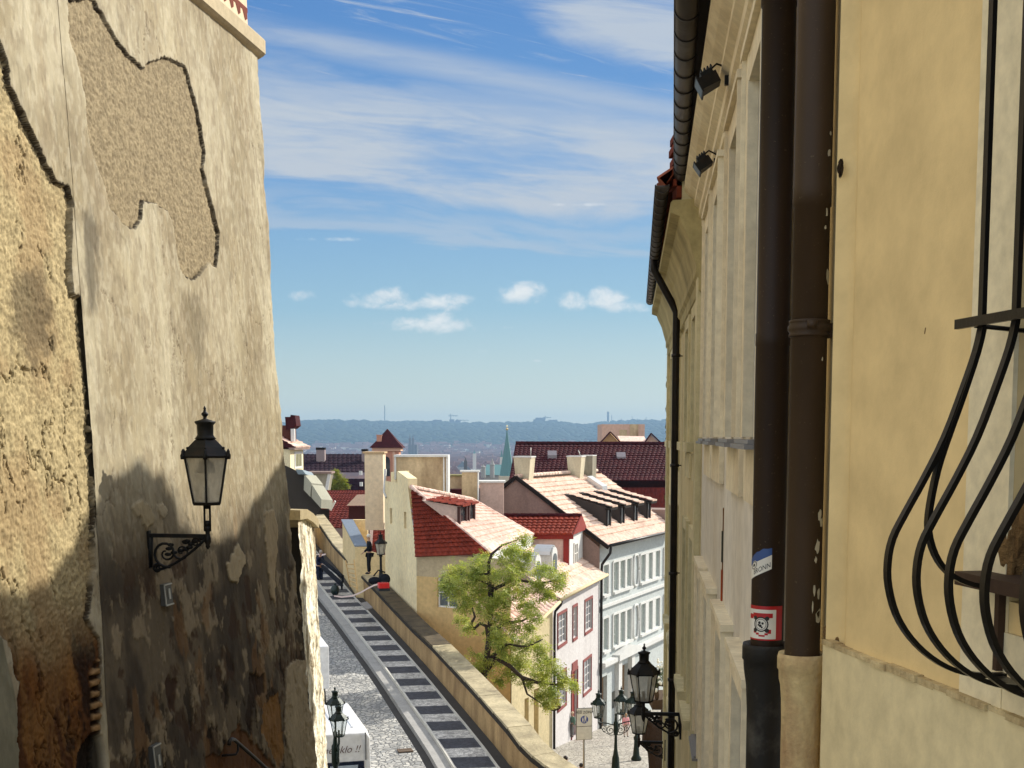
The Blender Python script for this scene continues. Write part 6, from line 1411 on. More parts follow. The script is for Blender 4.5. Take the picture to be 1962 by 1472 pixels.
mb = MB(); mb.hexa([at(600, 1010, 79.3), at(631, 1005, 79.3), at(631, 1005, 81), at(600, 1010, 81), at(600, 974, 79.3), at(631, 975, 79.3), at(631, 975, 81), at(600, 974, 81)]); mb.build('shaded_wall', flat('deep_brown', (.03, .024, .022), .9, .1), RR)
mb = MB(); mb.prism([at(630, 976, 78.4), at(634, 979, 78.4), at(643, 962, 78.4), at(641, 959, 78.4)], (0, .2, 0)); mb.build('verge_board', TRIMW, RR)
mb = MB(); q = [at(664, 969, 78), at(706, 969, 78), at(706, 947, 80), at(684, 948, 80)]; mb.add(q, [(0, 1, 2, 3)]); mb.build('grey_hipped_roof', plaster('grey_sheet_roof', srgb(150, 128, 108), .3, 1), RR)
mb = MB(); mb.hexa([at(668, 995, 78.6), at(706, 995, 78.6), at(706, 995, 80), at(668, 995, 80), at(668, 970, 78.6), at(706, 970, 78.6), at(706, 970, 80), at(668, 970, 80)]); mb.build('rear_wall', plaster('dark_red_wall', srgb(70, 32, 28), .3, 2), RR)
mb = MB(); mb.box((-13.5, 84, -12), (8, 6, 10)); mb.build('house_body', GRG, RR)
TWL = thing('terrace_wall', at(680, 1080, 60), 'cream terrace wall with a blue-grey metal coping behind the standing man', 'wall')
f0 = at(682, 1048, 58.6); f1 = at(656, 996, 64.5); f2 = at(704, 992, 64.5); f3 = at(742, 1052, 58.0)
CW_ = plaster('cream_terrace_plaster', srgb(228, 204, 154), .3, .8, .2, 15)
ztw = f0[2]
mb = MB(); mb.hexa([(f0[0], f0[1], -13), (f0[0] + .5, f0[1], -13), (f1[0] + .5, f1[1], -13), (f1[0], f1[1], -13), (f0[0], f0[1], ztw), (f0[0] + .5, f0[1], ztw), (f1[0] + .5, f1[1], f1[2] - .05), (f1[0], f1[1], f1[2] - .05)]); mb.build('side_wall', CW_, TWL)
mb = MB(); z1 = at(720, 1060, 58.3)[2]; mb.hexa([(f0[0] + .001, f0[1] - .3, -13), (f3[0], f3[1], -13), (f3[0], f3[1] + .4, -13), (f0[0] + .001, f0[1] + .0, -13), (f0[0] + .001, f0[1] - .3, ztw), (f3[0], f3[1], z1 - .15), (f3[0], f3[1] + .4, z1 - .15), (f0[0] + .001, f0[1], ztw)]); mb.build('front_wall', CW_, TWL)
mb = MB(); mb.hexa([(f1[0], f1[1], -13), (f2[0], f2[1], -13), (f2[0], f2[1] + .3, -13), (f1[0], f1[1] + .3, -13), (f1[0], f1[1], f1[2]), (f2[0], f2[1], f1[2]), (f2[0], f2[1] + .3, f1[2]), (f1[0], f1[1] + .3, f1[2])]); mb.build('back_wall', CW_, TWL)
mb = MB(); w = .55; mb.hexa([(f0[0] - .06, f0[1], ztw + .003), (f0[0] + w, f0[1], ztw + .003), (f1[0] + w, f1[1], f1[2] - .04), (f1[0] - .06, f1[1], f1[2] - .04), (f0[0] - .06, f0[1], ztw + .06), (f0[0] + w, f0[1], ztw + .06), (f1[0] + w, f1[1], f1[2] + .02), (f1[0] - .06, f1[1], f1[2] + .02)]); mb.build('metal_coping', flat('blue_grey_coping', srgb(118, 128, 140), .5, .3), TWL)
mb = MB(); q0 = at(690, 1012, 62.5); tiled(mb, (f0[0] + .7, 58.9, ztw - .35), (f3[0] + .3, 58.4, ztw - .35), (f3[0] + .3, 64.3, f1[2] - .4), (f0[0] + .2, 64.3, f1[2] - .4), .26, .34, .05); tag(mb.build('courtyard_roof', RED), 'small dark red tiled roof inside the terrace wall, behind the lamp', 'roof')
# house at far left edge
HE = thing('corner_house', at(565, 900, 74), 'small cream house with louvred shutters, pink roof and red dormer peeping past the weathered wall', 'house'); Ye = 74
FE = Fr((at(556, 880, Ye)[0], Ye), (at(581, 880, 77)[0], 77), (1, -.3)); CRM = plaster('cream_corner_plaster', srgb(232, 218, 178), .2, 1)
ze = at(570, 861, Ye)[2]; mb = MB(); a = at(540, 910, Ye - .3); mb.hexa([(a[0] - 3, Ye, -16), (FE.A.x, Ye, -16), (FE.B.x, 77, -16), (a[0] - 3, 77, -16), (a[0] - 3, Ye, ze), (FE.A.x, Ye, ze), (FE.B.x, 77, ze), (a[0] - 3, 77, ze)]); mb.build('wall', CRM, HE)
mb = MB(); s0, s1 = FE.spx(565, 880), FE.spx(577, 880); z0, z1 = FE.zpx(571, 893), FE.zpx(571, 870); FE.box(mb, s0 - .15, s1 + .15, .002, .03, z0 - .15, z1 + .15); mb.build('window_surround', TRIMW, HE)
mb = MB(); n = 4
for i in range(n): a = s0 + (s1 - s0) * i / n; FE.box(mb, a + .06, a + (s1 - s0) / n - .06, .031, .06, z0, z1)
mb.build('shutters', flat('green_grey_shutter', srgb(140, 136, 104), .7), HE)
mb = MB(); FE.box(mb, -.3, FE.L + .3, .0, .35, ze - .03, ze + .1); mb.build('eaves', GRG, HE)
mb = MB(); q = [FE.P(-.2, .4, ze + .1), FE.P(FE.L + .2, .4, ze + .1), FE.P(FE.L, -1.3, ze + .95), FE.P(-.2, -1.3, ze + 1.05)]; tiled(mb, *q, .25, .25); mb.build('roof', PALE, HE)
mb = MB(); q = [FE.P(-.21, .4, ze + .1), FE.P(-.21, -1.3, ze + 1.05), FE.P(-.21, -4, ze + .1)]; mb.poly(q); mb.build('roof_side', MAR, HE)
mb = MB(); a = at(549, 858, Ye + .8); b = at(559, 800, Ye + .8); c = at(566, 800, Ye + .8); zt4 = at(560, 815, Ye)[2]; mb.hexa([(a[0] - 1, Ye + .8, ze), (at(559, 830, 75)[0], Ye + .8, ze), (at(562, 830, 75)[0], Ye + 2, ze), (a[0] - 1, Ye + 2, ze), (a[0] - 1, Ye + .8, zt4), (at(559, 830, 75)[0], Ye + .8, zt4), (at(562, 830, 75)[0], Ye + 2, zt4), (a[0] - 1, Ye + 2, zt4)]); mb.build('dormer_wall', plaster('red_brown_tower', srgb(88, 48, 38), .3, 1), HE)
mb = MB(); mb.prism([at(546, 799, 74.6), at(556, 799, 74.6), at(557, 795, 74.6), at(565, 796, 74.6), at(568, 816, 74.6), at(560, 822, 74.6), at(548, 824, 74.6)], (0, 1.6, 0)); mb.build('dormer_roof', MAR, HE)
mb = MB(); mb.box(at(561.5, 834, 74.7), (.22, .3, .75)); mb.build('dormer_window', TRIMW, HE)
# ------------------------------------------------------------------ trees
def leafmat(name, c1, c2, c3):
    m, nt, b, out = newmat(name)
    oi = nt.nodes.new('ShaderNodeTexCoord'); n = noise_node(nt, 2.2, 3, .6); n2 = noise_node(nt, 17, 2, .5)
    r = ramp(nt, n.outputs[0], [(.32, c1), (.5, c2), (.68, c3)]); r2 = ramp(nt, n2.outputs[0], [(.3, .7), (.7, 1.3)])
    c = mixc(nt, 1.0, r.outputs[0], r2.outputs[0], 'MULTIPLY'); nt.links.new(c, b.inputs['Base Color']); b.inputs['Roughness'].default_value = .55
    tr = nt.nodes.new('ShaderNodeBsdfTranslucent'); c2_ = mixc(nt, 1.0, c, (1.3, 1.3, .7), 'MULTIPLY'); nt.links.new(c2_, tr.inputs[0])
    mx = nt.nodes.new('ShaderNodeMixShader'); mx.inputs[0].default_value = .45; nt.links.new(b.outputs[0], mx.inputs[1]); nt.links.new(tr.outputs[0], mx.inputs[2]); nt.links.new(mx.outputs[0], out.inputs[0]); return m
LEAF = leafmat('yellow_green_leaves', (.16, .22, .035), (.34, .39, .09), (.56, .54, .20)); LEAFD = leafmat('bright_bush_leaves', (.14, .19, .02), (.26, .28, .04), (.36, .34, .08))
BARK = plaster('dark_bark', (.06, .045, .035), .5, 6, .8, 30)
def leaves(mb, c, r, n, size, rnd, sprig=True):
    for _ in range(n):
        while True:
            v = Vector((rnd.uniform(-1, 1), rnd.uniform(-1, 1), rnd.uniform(-1, 1)))
            if .15 < v.length <= 1: break
        v = v * (.55 + .45 * rnd.random()); p = Vector(c) + Vector((v.x * r, v.y * r, v.z * r * .8))
        d = Vector((rnd.gauss(0, 1), rnd.gauss(0, 1), rnd.gauss(-.35, .6))).normalized()
        s = d.cross(Vector((rnd.gauss(0, .4), rnd.gauss(0, .4), 1))).normalized()
        k = 4 if sprig else 1
        for i in range(k):
            q = p + d * (size * .75 * i); L = size * rnd.uniform(.7, 1.1)
            for e in (-1, 1):
                t = (d * .6 + s * e).normalized(); u = d.cross(t).normalized(); w = (t.cross(u)).normalized()
                a = q; b_ = q + t * L * .5 + w * L * .22 + u * rnd.uniform(-.01, .01); c_ = q + t * L - Vector((0, 0, L * .15)); e_ = q + t * L * .5 - w * L * .22
                mb.add([tuple(a), tuple(b_), tuple(c_), tuple(e_)], [(0, 1, 2, 3)])
rnd = random.Random(5)
TREE = thing('tree', at(925, 1345, 43.5), 'leafy yellow-green tree in front of the ochre house, behind the parapet', 'tree')
YT = 43.2
def tp(px, py, dy=0.0): return at(px, py, YT + dy)
mb = MB()
mb.tube([tp(900, 1480), tp(912, 1400), tp(922, 1330), tp(932, 1265), tp(938, 1215), tp(940, 1170), tp(945, 1120, .2)], [.15, .14, .13, .12, .10, .08, .05], 8)
mb.tube([tp(936, 1225), tp(932, 1200), tp(920, 1195), tp(908, 1205), tp(903, 1195), tp(910, 1182), tp(905, 1165)], [.07, .07, .06, .06, .05, .045, .03], 7)
mb.tube([tp(940, 1170), tp(938, 1120), tp(936, 1080), tp(942, 1062), tp(962, 1045), tp(990, 1035, .3)], [.09, .075, .06, .05, .04, .02], 7)
mb.tube([tp(938, 1120), tp(905, 1105), tp(875, 1100)], [.05, .04, .02], 6); mb.tube([tp(936, 1100), tp(916, 1100, -.4), tp(900, 1085, -.5)], [.04, .03, .02], 6)
mb.tube([tp(945, 1130), tp(985, 1110), tp(1030, 1118, .2), tp(1075, 1112, .4)], [.07, .055, .04, .02], 6)
mb.tube([tp(938, 1215), tp(965, 1195), tp(1000, 1190), tp(1030, 1175)], [.08, .06, .04, .02], 6)
mb.tube([tp(928, 1290), tp(950, 1262), tp(975, 1275), tp(1000, 1298), tp(1030, 1308), tp(1065, 1312), tp(1090, 1320)], [.10, .09, .08, .075, .06, .04, .02], 7)
mb.tube([tp(930, 1270), tp(970, 1235), tp(1010, 1240), tp(1040, 1225)], [.08, .06, .04, .02], 6); mb.tube([tp(920, 1340), tp(905, 1310), tp(895, 1290)], [.06, .04, .02], 6)
mb.tube([tp(1000, 1298), tp(1010, 1330), tp(1040, 1350)], [.05, .035, .02], 6)
mb.build('trunk', BARK, TREE)
CL = [(880, 1092, 26), (868, 1108, 22), (912, 1082, 26), (902, 1110, 26), (872, 1132, 22), (898, 1150, 28), (925, 1128, 28), (940, 1105, 24), (958, 1150, 28), (925, 1165, 24), (886, 1186, 14), (895, 1200, 12), (985, 1048, 18), (1002, 1032, 14), (975, 1068, 22), (1000, 1080, 22), (1012, 1060, 14), (1040, 1096, 20), (1062, 1108, 16), (1072, 1120, 12), (1028, 1120, 22), (1050, 1135, 16), (990, 1128, 28), (972, 1105, 22), (1005, 1160, 22), (1020, 1180, 16), (965, 1185, 24), (985, 1200, 16), (950, 1230, 22), (975, 1240, 26), (1005, 1235, 24), (1035, 1245, 20), (1045, 1262, 18), (930, 1268, 22), (912, 1282, 18), (945, 1262, 16), (1000, 1268, 24), (985, 1285, 20), (1030, 1288, 22), (1060, 1285, 20), (1080, 1302, 18), (1098, 1310, 12), (1055, 1318, 20), (1030, 1328, 14), (1062, 1340, 14), (1045, 1352, 9), (1005, 1312, 10), (960, 1300, 10), (868, 1118, 16), (850, 1120, 10), (925, 1062, 12), (1080, 1100, 8), (890, 1268, 9), (955, 1215, 16), (1020, 1205, 12)]
lm = MB()
for px, py, r in CL:
    R = r / FP * YT * 1.15; c = tp(px + rnd.uniform(-5, 5), py + rnd.uniform(-5, 5), rnd.uniform(-.8, .9)); leaves(lm, c, R, int(26 + R * R * 290), .112, rnd)
    if r > 18: c2 = tp(px + rnd.uniform(-26, 26), py + rnd.uniform(-24, 24), rnd.choice((-1, 1)) * rnd.uniform(.3, 1.2)); leaves(lm, c2, R * .5, int(9 + R * R * 60), .115, rnd)
lm.build('crown', LEAF, TREE)
T = thing('small_tree', at(648, 945, 100), 'small bright yellow-green tree in front of the purple-black roof', 'tree')
mb = MB(); mb.tube([at(648, 975, 100), at(648, 925, 100)], .12, 6); mb.build('trunk', BARK, T)
lm = MB()
for px, py, r in ((648, 912, 9), (642, 904, 5), (655, 920, 10), (640, 925, 9), (662, 930, 7), (634, 934, 6), (650, 932, 10)): leaves(lm, at(px, py, 100 + rnd.uniform(-.3, .3)), r / FP * 100 * 1.1, 130, .11, rnd)
lm.build('crown', LEAFD, T)
# ------------------------------------------------------------------ figures
def skinmesh(name, verts, edges, radii, mat, par, root=0, sub=1):
    me = bpy.data.meshes.new(name); me.from_pydata([tuple(v) for v in verts], edges, []); o = bpy.data.objects.new(name, me); COL.objects.link(o)
    o.modifiers.new('skin', 'SKIN'); s = o.modifiers.new('sub', 'SUBSURF'); s.levels = sub; s.render_levels = sub
    if not me.skin_vertices: me.skin_vertices.new()
    for i, r in enumerate(radii):
        sv_ = me.skin_vertices[0].data[i]; sv_.radius = (r, r) if not isinstance(r, tuple) else r; sv_.use_root = (i == root)
    dg = bpy.context.evaluated_depsgraph_get(); m2 = bpy.data.meshes.new_from_object(o.evaluated_get(dg)); o.modifiers.clear(); o.data = m2; bpy.data.meshes.remove(me)
    m2.materials.clear(); m2.materials.append(mat); m2.polygons.foreach_set('use_smooth', [True] * len(m2.polygons)); o.parent = par; return o
SKIN = flat('skin', (.48, .28, .20), .55)
def person(loc, h, yaw, label, top, bottom, hair, shoes=(.02, .02, .02), arms='down', seat=False, sleeves=True, lean=0.0):
    T = thing('person', loc, label, 'person', None, yaw); s = h / 1.75
    def v(x, y, z): return Vector((x * s, (y + lean * max(0, z - .95)) * s, z * s))
    # faces -y locally
    hz = .92; lx = .09
    if seat: kneeL, footL = v(-.10, -.42, .48), v(-.10, -.42, .06); kneeR, footR = v(.10, -.42, .48), v(.12, -.46, .06); hz = .50
    else: kneeL, footL = v(-lx - .01, -.02, .50), v(-lx - .02, .02, .07); kneeR, footR = v(lx + .01, -.05, .50), v(lx + .03, -.04, .07)
    dz = hz - .92
    P = [v(0, 0, .95 + dz), v(0, .01, 1.12 + dz), v(0, .01, 1.32 + dz), v(0, .0, 1.44 + dz), v(0, -.015, 1.53 + dz)]
    sh = [(-.19, 0, 1.40 + dz), (.19, 0, 1.40 + dz)]
    if arms == 'down': el = [(-.25, .03, 1.12 + dz), (.25, .03, 1.12 + dz)]; ha = [(-.24, -.06, .86 + dz), (.24, -.06, .86 + dz)]
    elif arms == 'fwd': el = [(-.24, -.05, 1.14 + dz), (.24, -.05, 1.14 + dz)]; ha = [(-.18, -.30, 1.08 + dz), (.18, -.30, 1.08 + dz)]
    else: el = [(-.26, .10, 1.14 + dz), (.24, -.10, 1.14 + dz)]; ha = [(-.22, .02, .90 + dz), (.18, -.28, .98 + dz)]
    vs = list(P); ed = [(0, 1), (1, 2), (2, 3), (3, 4)]; rd = [.11, .10, .12, .055, .05]; rd = [r * s for r in rd]
    hd = [v(0, -.02, 1.60 + dz), v(0, -.03, 1.68 + dz)]; vs += hd; ed += [(4, 5), (5, 6)]; rd += [.085 * s, .07 * s]
    for k in (0, 1):
        a = v(*sh[k]); e = v(*el[k]); w = v(*ha[k]); b0 = len(vs); vs += [a, e, w]; rd += [.048 * s, .036 * s, .026 * s]; ed += [(2, b0), (b0, b0 + 1), (b0 + 1, b0 + 2)]
        d = (w - e).normalized(); pm = w + d * .06 * s; b1 = len(vs); vs.append(pm); rd.append(.026 * s); ed.append((b0 + 2, b1))
        side = Vector((1, 0, 0)) if k == 0 else Vector((-1, 0, 0)); fw = Vector((0, -1, 0))
        for q in range(4):      # fingers, then the thumb from the side of the palm
            f0 = pm + fw * (.018 - .012 * q) * s + d * .035 * s; f1 = f0 + d * (.045 - .004 * abs(q - 1.3)) * s + side * .012 * s; b2 = len(vs); vs += [f0, f1]; rd += [.009 * s, .006 * s]; ed += [(b1, b2), (b2, b2 + 1)]
        b2 = len(vs); vs += [w + fw * .035 * s + d * .02 * s, w + fw * .05 * s + d * .05 * s]; rd += [.010 * s, .007 * s]; ed += [(b0 + 2, b2), (b2, b2 + 1)]
    for k, (kn, ft) in enumerate(((kneeL, footL), (kneeR, footR))):
        hp_ = v((-1) ** (k + 1) * .09, 0, hz - .02); b0 = len(vs); vs += [hp_, kn, ft, ft + Vector((0, -.13 * s, -.03 * s))]; rd += [.085 * s, .055 * s, .036 * s, .028 * s]; ed += [(0, b0), (b0, b0 + 1), (b0 + 1, b0 + 2), (b0 + 2, b0 + 3)]
    skinmesh('body', vs, ed, rd, SKIN, T)
    # clothes: top, trousers, shoes, hair
    ks = 1.18; tv = [P[0], P[1], P[2], P[3] - v(0, 0, 0).lerp(Vector((0, 0, .03 * s)), 1)]; te = [(0, 1), (1, 2), (2, 3)]; tr_ = [(.185 * s, .14 * s), (.18 * s, .13 * s), (.20 * s, .14 * s), .08 * s]
    for k in (0, 1):
        a = v(*sh[k]); e = v(*el[k]); w = v(*ha[k]); b0 = len(tv); tv += [a, e]; tr_ += [.085 * s, .068 * s]; te += [(2, b0), (b0, b0 + 1)]
        if sleeves: tv.append(e.lerp(w, .88)); tr_.append(.052 * s); te.append((b0 + 1, b0 + 2))
    skinmesh('top', tv, te, tr_, top, T)
    bv = [P[0] + Vector((0, 0, .03 * s))]; be = []; br = [(.18 * s, .15 * s)]
    for k, (kn, ft) in enumerate(((kneeL, footL), (kneeR, footR))):
        hp_ = v((-1) ** (k + 1) * .085, 0, hz - .03); b0 = len(bv); bv += [hp_, kn, ft + Vector((0, 0, .02 * s))]; br += [.125 * s, .092 * s, .075 * s]; be += [(0, b0), (b0, b0 + 1), (b0 + 1, b0 + 2)]
    skinmesh('trousers', bv, be, br, bottom, T)
    hc = hd[1]; mb = MB(); mb.ball((hc.x, hc.y + .018 * s, hc.z + .018 * s), .098 * s, 12, 8, (.92, 1.02, .95)); hh = mb.build('hair', hair, T, local=True)
    mb = MB(); fy = hc.y - .088 * s
    for e in (-1, 1): mb.ball((hc.x + e * .03 * s, fy, hc.z - .03 * s), .010 * s, 6, 4)
    mb.build('eyes', SK, T, local=True)
    mb = MB(); mb.ball((hc.x, fy - .010 * s, hc.z - .06 * s), .016 * s, 6, 5, (.7, 1, 1.4)); mb.build('nose', SKIN, T, local=True)
    mb = MB(); mb.ball((hc.x, fy + .006 * s, hc.z - .10 * s), .022 * s, 6, 4, (1.1, .5, .35)); mb.build('mouth', SKIN, T, local=True)
    for e in (-1, 1): mb = MB(); mb.ball((hc.x + e * .088 * s, hc.y + .0, hc.z - .045 * s), .022 * s, 6, 5, (.4, .8, 1.3)); mb.build('ear', SKIN, T, local=True)
    mb = MB()
    for ft in (footL, footR): mb.ball((ft.x, ft.y - .06 * s, ft.z - .025 * s), .05 * s, 8, 6, (.95, 2.3, .85))
    mb.build('shoes', flat('dark_shoes', shoes, .5), T, local=True); return T
BLACKC = flat('black_cloth', (.012, .013, .018), .85, .1); NAVY = flat('navy_cloth', (.015, .02, .05), .85, .1)
zcop = lambda px, py, Y: at(px, py, Y)
p = at(708, 1100, 55.2); person(p, (1100 - 1024) / FP * 55.2, math.radians(-75), 'person with white hair in black clothes standing on the parapet, looking left down the street', BLACKC, flat('black_trousers', (.014, .014, .017), .9, .1), flat('white_hair', (.75, .72, .66), .8), arms='mix')
p = at(612, 1120, 63); person(p, 1.72, math.radians(60), 'worker in dark blue work clothes half hidden behind the sunlit wall end', NAVY, flat('navy_trousers', (.016, .02, .045), .9, .1), flat('grey_hair', (.35, .3, .26), .8), arms='fwd', lean=-.15)
p = at(1083, 1545, 36.5); p = (p[0], 36.5, zplaza(36.5)); hgt = at(1083, 1450, 36.5)[2] - p[2]; person(p, hgt, math.radians(150), 'person with dark hair in a yellow-green shirt at the bottom edge', flat('yellow_shirt', (.62, .58, .16), .8), flat('blue_trousers', (.08, .1, .16), .9), flat('dark_hair', (.02, .014, .01), .6), sleeves=False)
p = at(1070, 1480, 34.6); z = zplaza(34.6); person((p[0], 34.6, z), at(1070, 1465, 34.6)[2] - z, math.radians(-20), 'brown-haired person at the bottom edge, only the head top showing by the parapet', flat('brown_shirt', (.2, .12, .08), .8), BLACKC, flat('brown_hair', (.07, .035, .02), .6))
p = at(1113, 1480, 36); z = zplaza(36); person((p[0], 36.0, z), at(1112, 1464, 36)[2] - z, math.radians(30), 'person with black hair at the foot of the sign pole, only the head showing', flat('dark_jacket', (.05, .04, .04), .8), BLACKC, flat('black_hair', (.012, .01, .01), .6))
p = at(1199, 1412, 53); z = zplaza(53); person((at(1199, 1412, 53)[0], 53, at(1199, 1412, 53)[2]), 46 / FP * 53, math.radians(20), 'small distant pedestrian in a pink top walking on the bright square', flat('pink_top', (.75, .32, .34), .8), flat('pale_trousers', (.6, .5, .45), .8), flat('fair_hair', (.4, .25, .12), .7))
q = FP_.P(door[0] - .1, .5, 0); p = at(1097, 1412, q[1]); person((p[0], q[1], p[2]), 1.12, math.radians(-60), 'person in a green coat by the red door, half hidden behind the sign', flat('green_coat', (.12, .2, .15), .8), flat('grey_trousers', (.2, .2, .2), .8), flat('blond_hair', (.6, .45, .3), .7))
# ------------------------------------------------------------------ work things along the parapet
def simple(name, mb, mat, lab, cat, group=None):
    return tag(mb.build(name, mat), lab, cat, group)
c = Vector(at(725, 1113, 52.6)); mb = MB(); mb.ball((c.x - .15, c.y, c.z + .0), .20, 14, 9, (1.4, .9, .85)); mb.ball((c.x + .28, c.y - .1, c.z + .08), .24, 12, 9, (1, .8, 1)); mb.tube([(c.x - .2, c.y, c.z + .2), (c.x, c.y, c.z + .45), (c.x + .3, c.y, c.z + .35)], .03, 6)
simple('holdall_bag', mb, BLACKC, 'black bulging bag on the parapet at the foot of the lamp post', 'bag')
c = Vector(at(735, 1132, 51)); T = thing('toolbox', tuple(c), 'red toolbox with a black base on the parapet', 'toolbox')
mb = MB(); mb.box((c.x, c.y, c.z + .22), (.44, .34, .22), .3); bevel(mb.build('box_body', flat('bright_red_plastic', (.62, .015, .015), .4), T), .02)
mb = MB(); mb.box((c.x, c.y, c.z + .055), (.46, .36, .11), .3); mb.build('base', flat('black_plastic', (.015, .015, .017), .5), T); mb = MB(); mb.tube([(c.x - .12, c.y, c.z + .33), (c.x - .1, c.y, c.z + .38), (c.x + .1, c.y + .03, c.z + .38), (c.x + .12, c.y + .03, c.z + .33)], .014, 6); mb.build('handle', flat('black_plastic', (.015, .015, .017)), T)
p = Vector(at(730, 1112, 53.4)); T = thing('lamp_post', tuple(p), 'black lamp post with one lantern standing on the parapet beside the bag', 'street lamp'); zt5 = at(730, 1018, 53.4)[2]; zl_ = at(730, 1063, 53.4)[2]
mb = MB(); mb.lathe([(.14, 0), (.14, .08), (.10, .14), (.075, .4), (.055, .5), (.05, zl_ - p.z - .1), (.09, zl_ - p.z - .06), (.05, zl_ - p.z)], tuple(p), 10); mb.build('post', IRON, T); lantern_parts(T, (p.x, p.y, zl_), zt5 - zl_, rot=.3)
p = Vector(at(682, 1124, 57)); T = thing('ladder', tuple(p), 'light wooden ladder leaning on the street side of the parapet', 'ladder'); LW = flat('light_wood', srgb(196, 160, 104), .7)
a0, a1, b0, b1 = Vector(at(674, 1125, 57.2)), Vector(at(665, 1074, 57.8)), Vector(at(688, 1134, 55.6)), Vector(at(681, 1073, 56.8)); dd = V(-.05, -.12, .02)
for x, y in ((a0, a1), (b0, b1)): mb = MB(); mb.bar([x + dd, y + dd], .05, .04, (1, 0, 0)); mb.build('rail', LW, T)
for i in range(6): t = (i + .6) / 6.6; mb = MB(); mb.tube([a0.lerp(a1, t) + dd, b0.lerp(b1, t) + dd], .022, 6); mb.build('rung', LW, T)
c = Vector(at(642, 1140, 58.5)); mb = MB(); mb.lathe([(.12, 0), (.20, .12), (.21, .28), (.15, .42), (.06, .46), (.02, .5)], tuple(c), 14); mb.lathe([(.05, .45), (.05, .55)], tuple(c), 8); simple('dark_bucket', mb, flat('dark_green_plastic', (.015, .03, .025), .4), 'rounded dark green bucket on the shaded striped path', 'bucket')
for (a, b, w, lab) in (((608, 1072), (657, 1108), .16, 'upper of the two dark beams lying across the striped path'), ((618, 1092), (655, 1122), .2, 'lower and thicker dark beam lying across the striped path')):
    A_2, B_2 = Vector(at(a[0], a[1] + 4, 63.5 if w < .18 else 61)), Vector(at(b[0], b[1] + 4, 59.5 if w < .18 else 58)); mb = MB(); mb.bar([A_2 + V(0, 0, .25), B_2 + V(0, 0, .15)], w, .12, (0, 0, 1)); mb.bar([A_2 + V(0, .0, .0), A_2 + V(0, 0, .3)], .08, .08, (0, 1, 0)); mb.bar([B_2 + V(0, .0, -.1), B_2 + V(0, 0, .2)], .08, .08, (0, 1, 0)); simple('beam', mb, BLACKC, lab, 'beam', 'dark beams on the path')
mb = MB(); pts = [at(x, y, Y) for x, y, Y in ((640, 1142, 58), (655, 1144, 57), (675, 1142, 55.5), (690, 1136, 54), (704, 1128, 53), (716, 1122, 52), (733, 1117, 51.6))]; mb.bar([Vector(q) + V(0, 0, .0) for q in resample([Vector(q) for q in pts], .4)], .07, .006, (0, 0, 1)); simple('barrier_tape', mb, flat('white_red_tape', (.8, .62, .56), .5), 'pale barrier tape sagging across the striped path', 'barrier tape')
mb = MB(); pts = [at(x, y, Y) for x, y, Y in ((598, 1058, 70), (606, 1063, 68.5), (615, 1064, 67.5), (624, 1062, 67))]; mb.bar([Vector(q) for q in pts], .08, .006, (0, 0, 1)); simple('barrier_tape', mb, flat('white_red_tape', (.8, .62, .56), .5), 'short far barrier tape beside the sunlit wall end', 'barrier tape')
mb = MB(); q = [Vector(at(x, y, Y)) + V(0, 0, .05) for x, y, Y in ((690, 1160, 53.5), (702, 1172, 51.8), (714, 1168, 51.8), (703, 1157, 53.5))]; mb.prism([tuple(x) for x in q], (0, 0, .05)); simple('board', mb, flat('grey_board', (.22, .2, .18), .7), 'flat grey board lying on the striped path by the parapet', 'board')
# ------------------------------------------------------------------ van and box truck on the street
def inter(a, b, t): return a + (b - a) * t
D_ = Vector((-.267, .964, 0)).normalized(); S_ = Vector((-.964, -.267, 0)).normalized()      # forward, left
VAN = thing('van', (-4.2, 30.5, -9.3), 'white van seen from behind with handwritten lettering above a dark rear window', 'van'); WV = flat('white_van_paint', (.80, .80, .80), .25, .5); DG = flat('van_dark_glass', (.01, .015, .035), .08, .8); RUBB = flat('tyre_rubber', (.02, .02, .02), .8)
RB = Vector(at(709, 1402, 28.6)); zr_ = RB.z; zg_ = -9.2
def vp(f, l, z): p = RB + D_ * f + S_ * l; return (p.x, p.y, z)
Wv = 1.95
sec = [(0.0, zr_ - .02), (.35, zr_ + .06), (3.1, zr_ + .04), (3.75, zr_ - .10), (4.35, zr_ - .75), (5.0, zr_ - .95), (5.1, zg_ + .35), (-.10, zg_ + .35), (-.12, zr_ - 1.2), (-.06, zr_ - .66)]
mb = MB(); ins = .10
rows_ = []
for l, k in ((0, 1), (.09, 0), (Wv - .09, 0), (Wv, 1)): rows_.append([vp(f, l, z - (.12 if (k and z > zr_ - .6) else 0)) for f, z in sec])
n = len(sec); vs = sum(rows_, []); fs = [tuple(range(n)), tuple(range(3 * n, 4 * n))[::-1]]
for r in range(3): fs += [(r * n + i, r * n + (i + 1) % n, (r + 1) * n + (i + 1) % n, (r + 1) * n + i) for i in range(n)]
mb.add(vs, fs); bevel(recalc(mb.build('body', WV, VAN)), .03)
mb = MB(); mb.hexa([vp(-.135, .16, zr_ - 1.25), vp(-.135, Wv - .16, zr_ - 1.25), vp(-.07, Wv - .16, zr_ - 1.25), vp(-.07, .16, zr_ - 1.25), vp(-.085, .16, zr_ - .66), vp(-.085, Wv - .16, zr_ - .66), vp(-.03, Wv - .16, zr_ - .66), vp(-.03, .16, zr_ - .66)]); mb.build('rear_window', DG, VAN)
mb = MB(); mb.hexa([vp(-.15, .35, zr_ - .92), vp(-.15, .95, zr_ - .92), vp(-.10, .95, zr_ - .92), vp(-.10, .35, zr_ - .92), vp(-.12, .30, zr_ - .74), vp(-.12, .95, zr_ - .74), vp(-.09, .95, zr_ - .74), vp(-.09, .30, zr_ - .74)]); mb.build('window_sticker', flat('grey_paper', (.35, .4, .45), .5), VAN)
mb = MB()
